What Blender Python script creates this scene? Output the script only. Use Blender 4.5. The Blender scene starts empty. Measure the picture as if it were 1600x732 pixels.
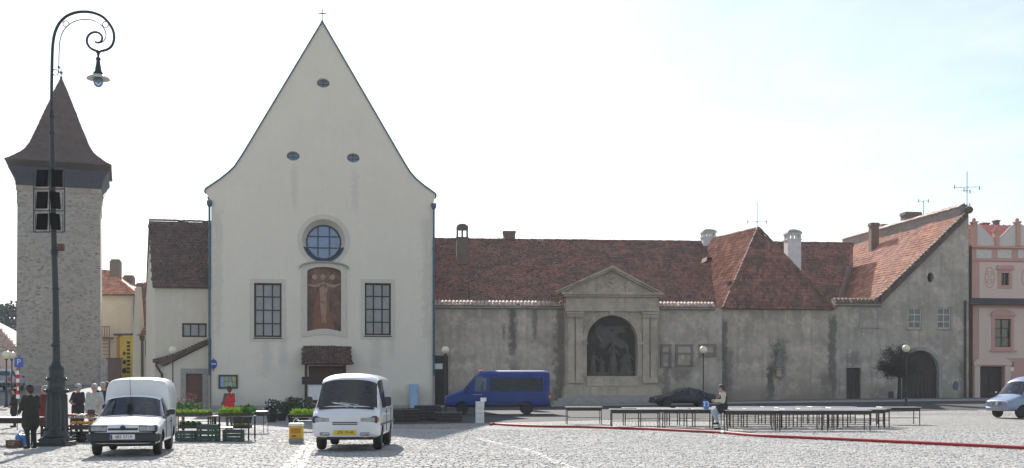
import bpy, bmesh, math, random
import numpy as np
from mathutils import Vector, Matrix
from mathutils.geometry import delaunay_2d_cdt
random.seed(7)
R = math.radians
scene = bpy.context.scene
COL = scene.collection

# ---------------------------------------------------------------- camera
EYE, FOC, CX, HY = 1.6, 1750.0, 800.0, 606.0        # eye height, focal length / principal column / horizon row of a 1600 x 732 picture
cam_data = bpy.data.cameras.new('camera')
cam_data.sensor_width = 36.0
cam_data.lens = FOC / 1600.0 * 36.0
cam_data.shift_y = (HY - 366.0) / 1600.0
cam_data.clip_start = 0.1
cam_data.clip_end = 6000
cam = bpy.data.objects.new('camera', cam_data)
cam.location = (0, 0, EYE)
cam.rotation_euler = (R(90), 0, 0)
COL.objects.link(cam)
scene.camera = cam

# ---------------------------------------------------------------- sky, sun, exposure
SUN_AZ, SUN_EL = R(-13.5), R(30.0)                  # azimuth from +Y towards +X
world = bpy.data.worlds.new('World')
scene.world = world
world.use_nodes = True
wn, wl = world.node_tree.nodes, world.node_tree.links
wn.clear()
w_out = wn.new('ShaderNodeOutputWorld')
w_bg = wn.new('ShaderNodeBackground')
w_bg.inputs['Strength'].default_value = 0.09
sky = wn.new('ShaderNodeTexSky')
sky.sky_type = 'NISHITA'
sky.sun_disc = False
sky.sun_elevation = SUN_EL
sky.sun_rotation = SUN_AZ
sky.air_density = 1.0
sky.dust_density = 0.5
sky.ozone_density = 1.3
w_tc = wn.new('ShaderNodeTexCoord')
w_map = wn.new('ShaderNodeMapping')
w_map.inputs['Scale'].default_value = (1.0, 1.0, 3.6)
w_no = wn.new('ShaderNodeTexNoise')
w_no.inputs['Scale'].default_value = 2.3
w_no.inputs['Detail'].default_value = 7
w_no.inputs['Roughness'].default_value = 0.62
w_no.inputs['Distortion'].default_value = 0.5
w_rmp = wn.new('ShaderNodeMapRange')
w_rmp.inputs['From Min'].default_value = 0.40
w_rmp.inputs['From Max'].default_value = 0.72
w_rmp.inputs['To Min'].default_value = 0.05
w_rmp.inputs['To Max'].default_value = 0.65
w_mix = wn.new('ShaderNodeMix')
w_mix.data_type = 'RGBA'
w_mix.inputs['B'].default_value = (7.2, 7.1, 6.9, 1)
wl.new(w_tc.outputs['Generated'], w_map.inputs['Vector'])
wl.new(w_map.outputs['Vector'], w_no.inputs['Vector'])
wl.new(w_no.outputs['Fac'], w_rmp.inputs['Value'])
wl.new(w_rmp.outputs['Result'], w_mix.inputs['Factor'])
wl.new(sky.outputs['Color'], w_mix.inputs['A'])
wl.new(w_mix.outputs['Result'], w_bg.inputs['Color'])
wl.new(w_bg.outputs['Background'], w_out.inputs['Surface'])

sun_dir = Vector((math.sin(SUN_AZ) * math.cos(SUN_EL), math.cos(SUN_AZ) * math.cos(SUN_EL), math.sin(SUN_EL)))
sun_data = bpy.data.lights.new('sun', 'SUN')
sun_data.energy = 5.0
sun_data.angle = R(0.53)
sun_data.color = (1.0, 0.955, 0.88)
sun = bpy.data.objects.new('sun', sun_data)
sun.rotation_euler = sun_dir.to_track_quat('Z', 'Y').to_euler()
sun.location = sun_dir * 400
COL.objects.link(sun)

vs = scene.view_settings
vs.view_transform = 'Standard'
vs.look = 'None'
vs.gamma = 1.0
vs.use_curve_mapping = False
vs.exposure = 0.86
scene.cycles.max_bounces = 8
scene.cycles.transparent_max_bounces = 12

# ---------------------------------------------------------------- geometry helpers
def wx(px, Y): return (px - CX) / FOC * Y
def wz(py, Y): return EYE + (HY - py) / FOC * Y
def P(px, py, Y): return Vector((wx(px, Y), Y, wz(py, Y)))
def gp(px, py):
    Y = EYE * FOC / (py - HY)
    return wx(px, Y), Y

def sstep(a, b, x):
    t = np.clip((x - a) / (b - a), 0, 1)
    return t * t * (3 - 2 * t)
def ground_z(x, y):
    x = np.asarray(x, float); y = np.asarray(y, float)
    right = (0.16 + 0.5 * sstep(-6, 36, x)) * sstep(52, 84, y)
    left = 1.85 * np.clip((y - 56) / 52, 0, 1.5) * sstep(-21, -31, x)
    return right * sstep(-12, -4, x) + left
def gz(x, y): return float(ground_z(x, y))

class MB:
    """collects shapes; build() links them as one mesh object"""
    def __init__(s): s.v = []; s.f = []; s.m = []; s.cur = 0
    def add(s, vs_, fs_, M=None):
        b = len(s.v)
        if M is not None: vs_ = [M @ Vector(v) for v in vs_]
        s.v += [tuple(v) for v in vs_]
        s.f += [tuple(i + b for i in f) for f in fs_]
        s.m += [s.cur] * len(fs_)
        return s
    def box(s, c, d, M=None, taper=1.0):
        x, y, z = c; a, b, h = d[0] / 2, d[1] / 2, d[2] / 2
        t = taper
        v = [(x-a, y-b, z-h), (x+a, y-b, z-h), (x+a, y+b, z-h), (x-a, y+b, z-h),
             (x-a*t, y-b*t, z+h), (x+a*t, y-b*t, z+h), (x+a*t, y+b*t, z+h), (x-a*t, y+b*t, z+h)]
        return s.add(v, [(0, 3, 2, 1), (4, 5, 6, 7), (0, 1, 5, 4), (1, 2, 6, 5), (2, 3, 7, 6), (3, 0, 4, 7)], M)
    def bb(s, x0, x1, y0, y1, z0, z1, M=None):
        return s.box(((x0+x1)/2, (y0+y1)/2, (z0+z1)/2), (abs(x1-x0), abs(y1-y0), abs(z1-z0)), M)
    def rbox(s, c, d, r=0.02, M=None):
        """box with chamfered edges"""
        x, y, z = c; a, b, h = d[0] / 2, d[1] / 2, d[2] / 2
        r = min(r, a * .9, b * .9, h * .9)
        vs_ = []; idx = {}
        for sx in (-1, 1):
            for sy in (-1, 1):
                for sz in (-1, 1):
                    for k in range(3):
                        q = [sx * (a - r), sy * (b - r), sz * (h - r)]
                        q[k] += (sx, sy, sz)[k] * r
                        idx[(sx, sy, sz, k)] = len(vs_)
                        vs_.append((x + q[0], y + q[1], z + q[2]))
        fs_ = []
        def F(l): fs_.append(tuple(idx[i] for i in l))
        for q in (-1, 1):
            for k in range(3):
                o = [(-1, -1), (1, -1), (1, 1), (-1, 1)]
                l = []
                for p1, p2 in o:
                    t = [0, 0, 0]; t[k] = q; t[(k+1) % 3] = p1; t[(k+2) % 3] = p2
                    l.append((t[0], t[1], t[2], k))
                F(l if q > 0 else l[::-1])
        for k in range(3):
            k1, k2 = (k+1) % 3, (k+2) % 3
            for p1 in (-1, 1):
                for p2 in (-1, 1):
                    def mk(q, kk):
                        t = [0, 0, 0]; t[k] = q; t[k1] = p1; t[k2] = p2
                        return (t[0], t[1], t[2], kk)
                    l = [mk(-1, k1), mk(1, k1), mk(1, k2), mk(-1, k2)]
                    F(l if p1 * p2 < 0 else l[::-1])
        for sx in (-1, 1):
            for sy in (-1, 1):
                for sz in (-1, 1):
                    l = [(sx, sy, sz, 0), (sx, sy, sz, 1), (sx, sy, sz, 2)]
                    F(l if sx * sy * sz > 0 else l[::-1])
        return s.add(vs_, fs_, M)
    def tube(s, pts, r, n=8, cap=True, M=None):
        pts = [Vector(p) for p in pts]
        rs = r if isinstance(r, (list, tuple)) else [r] * len(pts)
        vs_ = []; up = None
        for i, p in enumerate(pts):
            t = (pts[min(i+1, len(pts)-1)] - pts[max(i-1, 0)]).normalized()
            if up is None:
                up = Vector((0, 0, 1)) if abs(t.z) < .9 else Vector((1, 0, 0))
            a = t.cross(up)
            if a.length < 1e-5: a = t.orthogonal()
            a.normalize(); b = a.cross(t).normalized(); up = b
            for k in range(n):
                q = 2 * math.pi * k / n
                vs_.append(p + (a * math.cos(q) + b * math.sin(q)) * rs[i])
        fs_ = []
        for i in range(len(pts) - 1):
            for k in range(n):
                fs_.append((i*n+k, i*n+(k+1) % n, (i+1)*n+(k+1) % n, (i+1)*n+k))
        if cap:
            fs_.append(tuple(range(n))[::-1]); fs_.append(tuple((len(pts)-1)*n+k for k in range(n)))
        return s.add(vs_, fs_, M)
    def lathe(s, prof, c=(0, 0, 0), n=16, axis='z', M=None, rot=0.0, sq=False):
        """prof: (r, h) pairs"""
        vs_ = []
        for r, h in prof:
            for k in range(n):
                q = 2 * math.pi * k / n + rot
                x, y = r * math.cos(q), r * math.sin(q)
                if axis == 'z': vs_.append((c[0]+x, c[1]+y, c[2]+h))
                elif axis == 'y': vs_.append((c[0]+x, c[1]+h, c[2]-y))
                else: vs_.append((c[0]+h, c[1]+x, c[2]+y))
        fs_ = []
        for i in range(len(prof)-1):
            for k in range(n):
                fs_.append((i*n+k, i*n+(k+1) % n, (i+1)*n+(k+1) % n, (i+1)*n+k))
        fs_.append(tuple(range(n))[::-1]); fs_.append(tuple((len(prof)-1)*n+k for k in range(n)))
        return s.add(vs_, fs_, M)
    def sphere(s, c, r, n=12, m=8, M=None):
        rr = r if isinstance(r, (tuple, list)) else (r, r, r)
        vs_ = [(c[0], c[1], c[2]-rr[2])]; fs_ = []
        for i in range(1, m):
            a = -math.pi/2 + math.pi*i/m
            for k in range(n):
                q = 2*math.pi*k/n
                vs_.append((c[0]+rr[0]*math.cos(a)*math.cos(q), c[1]+rr[1]*math.cos(a)*math.sin(q), c[2]+rr[2]*math.sin(a)))
        vs_.append((c[0], c[1], c[2]+rr[2]))
        for k in range(n): fs_.append((0, 1+(k+1) % n, 1+k))
        for i in range(m-2):
            for k in range(n): fs_.append((1+i*n+k, 1+i*n+(k+1) % n, 1+(i+1)*n+(k+1) % n, 1+(i+1)*n+k))
        l = len(vs_)-1; o = 1+(m-2)*n
        for k in range(n): fs_.append((o+k, o+(k+1) % n, l))
        return s.add(vs_, fs_, M)
    def prism(s, poly, y0, y1, M=None):
        """poly of (x, z), extruded along y"""
        n = len(poly)
        vs_ = [(x, y0, z) for x, z in poly] + [(x, y1, z) for x, z in poly]
        fs_ = [tuple(range(n)), tuple(range(2*n-1, n-1, -1))]
        for i in range(n):
            j = (i+1) % n
            fs_.append((j, i, n+i, n+j))
        return s.add(vs_, fs_, M)
    def slab(s, pts, th):
        """planar 3D polygon with thickness th along minus its normal"""
        pts = [Vector(p) for p in pts]
        nrm = Vector((0, 0, 0))
        for i in range(len(pts)): nrm += pts[i].cross(pts[(i+1) % len(pts)])
        nrm.normalize()
        n = len(pts)
        vs_ = pts + [p - nrm*th for p in pts]
        fs_ = [tuple(range(n)), tuple(range(2*n-1, n-1, -1))] + [((i+1) % n, i, n+i, n+(i+1) % n) for i in range(n)]
        return s.add(vs_, fs_)
    def build(s, name, mat, parent=None, smooth=False, fix=True, sharp=None):
        me = bpy.data.meshes.new(name)
        me.from_pydata(s.v, [], s.f)
        for m in (mat if isinstance(mat, (list, tuple)) else [mat]):
            me.materials.append(m)
        if isinstance(mat, (list, tuple)):
            me.polygons.foreach_set('material_index', s.m)
        if fix:
            bm = bmesh.new(); bm.from_mesh(me)
            bmesh.ops.recalc_face_normals(bm, faces=bm.faces)
            bm.to_mesh(me); bm.free()
        if smooth:
            me.polygons.foreach_set('use_smooth', [True]*len(me.polygons))
            if sharp: me.set_sharp_from_angle(angle=R(sharp))
        me.update()
        return link(name, me, parent)

def link(name, me, parent=None):
    o = bpy.data.objects.new(name, me)
    COL.objects.link(o)
    if parent is not None: o.parent = parent
    return o
def tag(o, label=None, cat=None, group=None, kind=None):
    if label: o['label'] = label
    if cat: o['category'] = cat
    if group: o['group'] = group
    if kind: o['kind'] = kind
    return o
def thing(name, label, cat, loc=(0, 0, 0), rz=0.0, group=None):
    o = link(name, None)
    o.location = loc; o.rotation_euler = (0, 0, rz)
    o.empty_display_size = 0.2
    return tag(o, label, cat, group)
def copy_tree(o, parent=None):
    c = o.copy(); COL.objects.link(c)
    if parent is not None: c.parent = parent
    for ch in list(o.children): copy_tree(ch, c)
    return c
def arc(cx, cz, rx, rz, a0, a1, n):
    return [(cx + rx*math.cos(R(a0+(a1-a0)*i/n)), cz + rz*math.sin(R(a0+(a1-a0)*i/n))) for i in range(n+1)]
def circle(cx, cz, rx, rz, n=28): return arc(cx, cz, rx, rz, 0, 360, n)[:-1]
def inpoly(x, y, poly):
    r = False; j = len(poly)-1
    for i in range(len(poly)):
        if (poly[i][1] > y) != (poly[j][1] > y) and x < (poly[j][0]-poly[i][0])*(y-poly[i][1])/(poly[j][1]-poly[i][1])+poly[i][0]: r = not r
        j = i
    return r
def wall_holes(mb, outline, holes, y0, y1, grid=0):
    """a wall in the (x, z) plane from y0 (front) to y1 with openings"""
    loops = [outline] + list(holes)
    vs_ = []; es_ = []
    for l in loops:
        b = len(vs_)
        vs_ += [Vector(p) for p in l]
        es_ += [(b+i, b+(i+1) % len(l)) for i in range(len(l))]
    ov, oe, of, _, _, _ = delaunay_2d_cdt(vs_, es_, [], 0, 1e-5)
    keep = []
    for f in of:
        cx = sum(ov[i].x for i in f)/len(f); cz = sum(ov[i].y for i in f)/len(f)
        if inpoly(cx, cz, outline) and not any(inpoly(cx, cz, h) for h in holes): keep.append(f)
    n = len(ov)
    mb.add([(p.x, y0, p.y) for p in ov] + [(p.x, y1, p.y) for p in ov],
           [tuple(f) for f in keep] + [tuple(i+n for i in f)[::-1] for f in keep])
    for l in loops:
        m = len(l)
        mb.add([(p[0], y0, p[1]) for p in l] + [(p[0], y1, p[1]) for p in l],
               [(i, (i+1) % m, m+(i+1) % m, m+i) for i in range(m)])
    return mb
class Frame:
    """a facade line: x along it, y into the depth, z up"""
    def __init__(s, pxl, dl, pxr, dr):
        s.O = Vector((wx(pxl, dl), dl)); B = Vector((wx(pxr, dr), dr))
        s.L = (B - s.O).length
        s.U = (B - s.O)/s.L; s.V = Vector((-s.U.y, s.U.x))
        s.ang = math.atan2(s.U.y, s.U.x)
    def uz(s, px, py, v=0.0):
        d = Vector(((px-CX)/FOC, 1.0))
        t = (s.O.dot(s.V)+v)/d.dot(s.V)
        return ((d*t - s.O).dot(s.U), EYE + t*(HY-py)/FOC)
    def u(s, px, v=0.0): return s.uz(px, 0, v)[0]
    def z(s, px, py, v=0.0): return s.uz(px, py, v)[1]
    def world(s, u, v, z=0.0):
        q = s.O + s.U*u + s.V*v
        return Vector((q.x, q.y, z))
    def local(s, w):
        q = Vector((w[0], w[1])) - s.O
        return Vector((q.dot(s.U), q.dot(s.V), w[2]))
    def rect(s, x0, y0, x1, y1, v=0.0):
        a = s.uz(x0, y1, v); b = s.uz(x1, y0, v)
        return a[0], b[0], a[1], b[1]            # u0, u1, z0, z1
    def loc(s): return (s.O.x, s.O.y, 0.0)

# ---------------------------------------------------------------- materials
def newmat(name):
    m = bpy.data.materials.new(name); m.use_nodes = True
    nt = m.node_tree; b = nt.nodes['Principled BSDF']
    return m, nt, b
def nd(nt, t, **kw):
    n = nt.nodes.new(t)
    for k, v in kw.items():
        if hasattr(n, k): setattr(n, k, v)
        else: n.inputs[k].default_value = v
    return n
def rgba(c, k=1.0): return (c[0]*k, c[1]*k, c[2]*k, 1)
def mixc(nt, fac, a, b, mode='MIX'):
    m = nt.nodes.new('ShaderNodeMix'); m.data_type = 'RGBA'; m.blend_type = mode
    for s_, v in (('Factor', fac), ('A', a), ('B', b)):
        if isinstance(v, bpy.types.NodeSocket): nt.links.new(v, m.inputs[s_])
        elif isinstance(v, (int, float)): m.inputs[s_].default_value = v
        else: m.inputs[s_].default_value = v
    return m.outputs['Result']
def math_(nt, op, a, b=None, c=None, clamp=False):
    m = nt.nodes.new('ShaderNodeMath'); m.operation = op; m.use_clamp = clamp
    for i, v in enumerate((a, b, c)):
        if v is None: continue
        if isinstance(v, bpy.types.NodeSocket): nt.links.new(v, m.inputs[i])
        else: m.inputs[i].default_value = v
    return m.outputs[0]
def rng(nt, v, a, b, c=0.0, d=1.0, smooth=False):
    m = nt.nodes.new('ShaderNodeMapRange')
    if smooth: m.interpolation_type = 'SMOOTHSTEP'
    nt.links.new(v, m.inputs['Value'])
    for k, q in (('From Min', a), ('From Max', b), ('To Min', c), ('To Max', d)): m.inputs[k].default_value = q
    return m.outputs['Result']
def noise(nt, vec, scale, detail=4, rough=.55, stretch=None):
    if stretch:
        mp = nt.nodes.new('ShaderNodeMapping'); mp.inputs['Scale'].default_value = stretch
        nt.links.new(vec, mp.inputs['Vector']); vec = mp.outputs['Vector']
    n = nt.nodes.new('ShaderNodeTexNoise')
    n.inputs['Scale'].default_value = scale; n.inputs['Detail'].default_value = detail; n.inputs['Roughness'].default_value = rough
    nt.links.new(vec, n.inputs['Vector'])
    return n.outputs['Fac']
def bump(nt, b, h, strength, dist=.02):
    n = nt.nodes.new('ShaderNodeBump'); n.inputs['Strength'].default_value = strength; n.inputs['Distance'].default_value = dist
    nt.links.new(h, n.inputs['Height']); nt.links.new(n.outputs['Normal'], b.inputs['Normal'])
def objco(nt): return nt.nodes.new('ShaderNodeTexCoord').outputs['Object']
def pm(name, c1, c2=None, scale=3.0, rough=.7, bmp=0.0, bscale=30, metal=0.0, spec=.5, island=0.0, coat=0.0, detail=5):
    """procedural material: two colours through noise, fine bump, optional tint for each loose piece"""
    m, nt, b = newmat(name)
    c2 = c2 or tuple(x*.8 for x in c1)
    co = objco(nt)
    f = rng(nt, noise(nt, co, scale, detail), .38 if island else .32, .62 if island else .68)
    col = mixc(nt, f, rgba(c1), rgba(c2))
    if island:
        g = nt.nodes.new('ShaderNodeNewGeometry')
        k = rng(nt, g.outputs['Random Per Island'], 0, 1, 1-island, 1+island)
        hs = nt.nodes.new('ShaderNodeHueSaturation')
        nt.links.new(k, hs.inputs['Value']); nt.links.new(col, hs.inputs['Color'])
        col = hs.outputs['Color']
    nt.links.new(col, b.inputs['Base Color'])
    b.inputs['Roughness'].default_value = rough
    b.inputs['Metallic'].default_value = metal
    b.inputs['Specular IOR Level'].default_value = spec
    b.inputs['Coat Weight'].default_value = coat
    if bmp: bump(nt, b, noise(nt, co, bscale, 4, .6), bmp)
    return m
def plaster(name, c, dirt=.35, streaks=(), damp=None, blotch=None, bmp=.25):
    """old plaster: patches, drips, damp foot and given stains (u, half width, z top, z bottom, strength)"""
    m, nt, b = newmat(name)
    co = objco(nt)
    sp = nt.nodes.new('ShaderNodeSeparateXYZ'); nt.links.new(co, sp.inputs[0])
    n1 = noise(nt, co, .35, 6, .62); n2 = noise(nt, co, 2.2, 6, .65); n3 = noise(nt, co, 1.0, 6, .7, (2.6, 2.6, .16))
    tight = .5 if dirt > .45 else 1.0
    col = mixc(nt, rng(nt, n1, .5-.2*tight, .5+.2*tight), rgba(c), rgba(blotch or c, 1-.5*dirt if not blotch else 1))
    n4 = noise(nt, co, .8, 7, .7)
    col = mixc(nt, rng(nt, n4, .50, .60 if dirt > .45 else .66, 0, dirt*.9), col, rgba(c, 1.3))
    col = mixc(nt, rng(nt, n2, .35, .8, 0, dirt), col, rgba(c, .55))
    col = mixc(nt, rng(nt, n3, .52, .78, 0, dirt), col, rgba(c, .4))
    for (u0, hw, zt, zb, s_) in streaks:
        off = math_(nt, 'MULTIPLY', math_(nt, 'SUBTRACT', n2, .5), hw*3.8)
        dx = math_(nt, 'ABSOLUTE', math_(nt, 'ADD', math_(nt, 'SUBTRACT', sp.outputs[0], u0), off))
        a = rng(nt, dx, hw*1.25, hw*.25, 0, 1, True)
        zz = math_(nt, 'ADD', sp.outputs[2], math_(nt, 'MULTIPLY', math_(nt, 'SUBTRACT', n2, .5), 1.2))
        a = math_(nt, 'MULTIPLY', a, rng(nt, zz, zt+.15, zt-.6, 0, 1, True))
        a = math_(nt, 'MULTIPLY', a, rng(nt, zz, zb-.3, zb+.8, 0, s_, True))
        col = mixc(nt, a, col, rgba((c[0]*.16, c[1]*.17, c[2]*.19)))
    if damp:
        zz = math_(nt, 'ADD', sp.outputs[2], math_(nt, 'MULTIPLY', math_(nt, 'SUBTRACT', n1, .5), 3.2))
        a = rng(nt, zz, damp[0], damp[0]-1.3, 0, damp[1], True)
        col = mixc(nt, a, col, rgba(c, .38))
    nt.links.new(col, b.inputs['Base Color'])
    b.inputs['Roughness'].default_value = .92
    b.inputs['Specular IOR Level'].default_value = .2
    bump(nt, b, math_(nt, 'ADD', n2, noise(nt, co, 18, 4, .6)), bmp, .03)
    return m
def stones(name, cs, mortar, scale, stretch=(1, 1, 1.7), bmp=.6, edge=.09):
    m, nt, b = newmat(name)
    co = objco(nt)
    mp = nt.nodes.new('ShaderNodeMapping'); mp.inputs['Scale'].default_value = stretch
    nt.links.new(co, mp.inputs['Vector'])
    wob = nt.nodes.new('ShaderNodeTexNoise'); wob.inputs['Scale'].default_value = 2.2
    nt.links.new(mp.outputs[0], wob.inputs['Vector'])
    ad = nt.nodes.new('ShaderNodeVectorMath'); ad.operation = 'MULTIPLY_ADD'; ad.inputs[1].default_value = (.25, .25, .25)
    nt.links.new(wob.outputs['Color'], ad.inputs[0]); nt.links.new(mp.outputs[0], ad.inputs[2])
    v1 = nd(nt, 'ShaderNodeTexVoronoi', feature='F1'); v1.inputs['Scale'].default_value = scale
    v2 = nd(nt, 'ShaderNodeTexVoronoi', feature='DISTANCE_TO_EDGE'); v2.inputs['Scale'].default_value = scale
    for v in (v1, v2): nt.links.new(ad.outputs[0], v.inputs['Vector'])
    rp = nt.nodes.new('ShaderNodeValToRGB')
    sr = nt.nodes.new('ShaderNodeSeparateColor'); nt.links.new(v1.outputs['Color'], sr.inputs[0]); nt.links.new(sr.outputs[0], rp.inputs[0])
    rp.color_ramp.elements[0].color = rgba(cs[0]); rp.color_ramp.elements[1].color = rgba(cs[-1])
    for i, c in enumerate(cs[1:-1]):
        e = rp.color_ramp.elements.new((i+1)/(len(cs)-1)); e.color = rgba(c)
    e = rng(nt, v2.outputs['Distance'], edge*.3, edge)
    col = mixc(nt, e, rgba(mortar), rp.outputs[0])
    n1 = noise(nt, co, .4, 6, .65)
    col = mixc(nt, rng(nt, n1, .35, .75, 0, .55), col, rgba(mortar, .72))
    nt.links.new(col, b.inputs['Base Color'])
    b.inputs['Roughness'].default_value = .9
    bump(nt, b, math_(nt, 'ADD', e, noise(nt, co, 14, 4, .6)), bmp, .05)
    return m
def glass(name, tint=(.55, .62, .66), refl=.14):
    m, nt, b = newmat(name)
    nt.nodes.remove(b)
    tr = nd(nt, 'ShaderNodeBsdfTransparent'); tr.inputs[0].default_value = rgba(tint)
    gl = nd(nt, 'ShaderNodeBsdfGlossy'); gl.inputs['Roughness'].default_value = .03; gl.inputs['Color'].default_value = (.95, .97, 1, 1)
    lw = nd(nt, 'ShaderNodeLayerWeight'); lw.inputs['Blend'].default_value = .35
    f = rng(nt, lw.outputs['Fresnel'], 0, 1, refl, .8)
    mx = nt.nodes.new('ShaderNodeMixShader')
    nt.links.new(f, mx.inputs[0]); nt.links.new(tr.outputs[0], mx.inputs[1]); nt.links.new(gl.outputs[0], mx.inputs[2])
    nt.links.new(mx.outputs[0], nt.nodes['Material Output'].inputs['Surface'])
    return m

M = {}
M['church'] = plaster('pale lime plaster', (.80, .72, .605), .09, [(3.9, .5, 6.0, 2.2, .16), (5.1, .35, 6.0, 3.0, .14), (11.9, .5, 6.1, 2.6, .16), (13.0, .3, 6.0, 3.6, .14), (.5, .35, 14.5, 5.0, .15), (15.6, .35, 14.5, 5.0, .15), (7.0, .3, 9.8, 8.0, .14), (9.2, .3, 9.8, 8.0, .14), (5.9, .3, 18.2, 14.5, .12), (10.3, .3, 18.0, 14.5, .12)], damp=(1.7, .45), bmp=.2)
M['church_trim'] = pm('smooth plaster trim', (.66, .60, .52), (.60, .54, .46), 4, .85, .1, 25)
M['annex'] = plaster('annex plaster', (.68, .61, .50), .18)
M['stone_trim'] = pm('grey stone trim', (.36, .35, .32), (.27, .26, .24), 4, .85, .3, 25)
M['portal'] = plaster('weathered sandstone', (.50, .42, .33), .6, blotch=(.36, .305, .245), bmp=.35)
M['relief'] = plaster('dark sandstone relief', (.125, .112, .098), .5, bmp=.3)  # much darker all over than the portal stone
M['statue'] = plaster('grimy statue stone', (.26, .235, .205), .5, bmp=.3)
M['niche'] = plaster('dark niche wall', (.07, .063, .056), .5, bmp=.3)  # darkest portal tone, for the wall behind the relief
M['bar_blue'] = pm('dark blue window bar', (.025, .045, .075), (.02, .035, .055), 5, .5)
M['brown_tile'] = pm('brown plain tile', (.125, .075, .062), (.08, .052, .045), 1.2, .8, .2, 20, island=.28)
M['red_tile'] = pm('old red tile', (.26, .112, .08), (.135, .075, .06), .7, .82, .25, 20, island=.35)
M['orange_lit_tile'] = pm('orange clay tile with painted sunlight', (.60, .285, .185), (.42, .19, .125), 1.1, .8, .25, 20, island=.30)  # orange clay, lightened so the colour carries sunlight on lit slopes
M['coping_tile'] = pm('pale clay coping tile', (.50, .38, .32), (.38, .28, .23), 3, .8, .25, 20, island=.25)
M['mortar'] = pm('rough mortar', (.33, .30, .27), (.22, .20, .18), 3, .95, .6, 12)
M['brick_chimney'] = stones('sooty chimney brick', [(.13, .085, .065), (.2, .12, .09), (.16, .13, .11)], (.2, .19, .17), 5.5, (1, 1, 2.2), .5)
M['white_plaster'] = pm('white washed plaster', (.70, .69, .68), (.58, .57, .56), 3, .9, .2, 18)
M['tower_stone'] = stones('rubble masonry', [(.19, .165, .14), (.46, .425, .38), (.52, .485, .435), (.39, .35, .31), (.28, .245, .21), (.56, .52, .47)], (.47, .44, .395), 2.9, (1, 1, 1.8), .9, .13)
M['tower_roof'] = pm('dark wooden shingle', (.11, .072, .064), (.07, .05, .046), 1.5, .85, .5, 16)
M['dark_wood'] = pm('dark stained timber', (.045, .033, .027), (.03, .022, .018), 6, .7, .3, 20)
M['brown_wood'] = pm('brown door timber', (.13, .065, .04), (.085, .042, .028), 8, .6, .2, 25)
M['grey_wood'] = pm('grey weathered board', (.30, .27, .23), (.2, .18, .155), 8, .75, .3, 30)
M['copper'] = pm('painted blue grey flashing', (.05, .125, .18), (.035, .085, .125), 4, .45, .1, 20, metal=.3)
M['iron'] = pm('black green painted iron', (.012, .020, .022), (.02, .026, .026), 14, .42, .12, 40, spec=.5)
M['dark_metal'] = pm('dark tube steel', (.03, .027, .025), (.05, .036, .03), 10, .5, .1, 40, metal=.4)
M['black'] = pm('black board', (.006, .006, .007), (.01, .01, .011), 10, .8, .1, 40, spec=.08)
M['black_plastic'] = pm('black bumper plastic', (.018, .018, .019), (.026, .026, .027), 20, .5, .08, 60)
M['rubber'] = pm('tyre rubber', (.012, .012, .012), (.02, .02, .019), 14, .8, .2, 40)
M['alloy'] = pm('grey wheel steel', (.34, .34, .35), (.2, .2, .2), 12, .4, .05, 40, metal=.6)
M['chrome'] = pm('bright metal', (.65, .65, .66), (.5, .5, .5), 12, .2, metal=.9)
M['car_white'] = pm('white car paint', (.72, .73, .74), (.66, .67, .68), 1.5, .32, coat=.6)
M['car_blue'] = pm('blue van paint', (.003, .034, .21), (.003, .028, .17), 1.5, .45, coat=.08, spec=.3)
M['car_lightblue'] = pm('police blue paint', (.20, .27, .40), (.17, .23, .35), 1.5, .3, coat=.7)
M['car_dark'] = pm('dark navy paint', (.008, .011, .022), (.007, .009, .016), 1.5, .4, coat=.1, spec=.3)
M['car_under'] = pm('dark underbody', (.012, .012, .012), (.018, .017, .016), 8, .8)
M['seat'] = pm('dark seat cloth', (.04, .045, .055), (.028, .03, .038), 14, .9, .2, 50)
M['glass'] = glass('car glass', (.42, .52, .6), .03)
M['glass_dark'] = glass('tinted glass', (.03, .033, .04), .0)
M['window'] = pm('dull window pane', (.30, .30, .30), (.22, .22, .225), 1.4, .25, .05, 6, spec=.6)
M['window_dark'] = pm('dark window pane', (.035, .04, .045), (.02, .022, .025), 2, .08, .04, 5, spec=.8)
M['window_blue'] = pm('sky blue window pane', (.16, .26, .42), (.12, .19, .31), 1.2, .12, .05, 5, spec=.7)
M['lamp_glass'] = pm('opal globe glass', (.80, .74, .52), (.74, .68, .46), 3, .25, spec=.6)
M['headlight'] = pm('headlight lens', (.34, .37, .4), (.16, .17, .19), 18, .1, .2, 60, metal=.5, spec=.9)
M['amber'] = pm('amber lens', (.7, .22, .03), (.55, .15, .02), 20, .2)
M['red_lens'] = pm('red tail lens', (.55, .02, .015), (.4, .015, .01), 20, .2)
M['white'] = pm('white paint', (.78, .78, .77), (.70, .70, .69), 6, .5)
M['plate_yellow'] = pm('yellow plate', (.72, .52, .03), (.66, .46, .03), 9, .5)
M['plate_blue'] = pm('blue plate band', (.02, .06, .35), (.02, .05, .3), 9, .5)
M['sign_blue'] = pm('blue sign enamel', (.02, .10, .48), (.02, .09, .40), 6, .35)
M['red'] = pm('red enamel', (.5, .02, .02), (.42, .018, .018), 6, .5)
M['hose'] = pm('red fire hose', (.42, .02, .03), (.30, .015, .022), 5, .65, .25, 60)
M['pink'] = plaster('pink render', (.58, .33, .275), .16)
M['pink_light'] = plaster('pale pink render', (.68, .52, .455), .12)
M['pink_white'] = pm('cream plaster panel', (.64, .58, .53), (.56, .5, .45), 4, .9, .15, 20)
M['red_sheet'] = pm('red painted sheet roof', (.46, .11, .09), (.36, .085, .07), 2, .5, .1, 14)
M['cream'] = plaster('cream house render', (.58, .52, .42), .2)
M['yellow'] = pm('yellow panel', (.66, .46, .03), (.55, .36, .03), 3, .7, .1, 20)
M['green_plastic'] = pm('dark green crate plastic', (.022, .062, .045), (.016, .044, .034), 10, .55, .05, 40)
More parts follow.
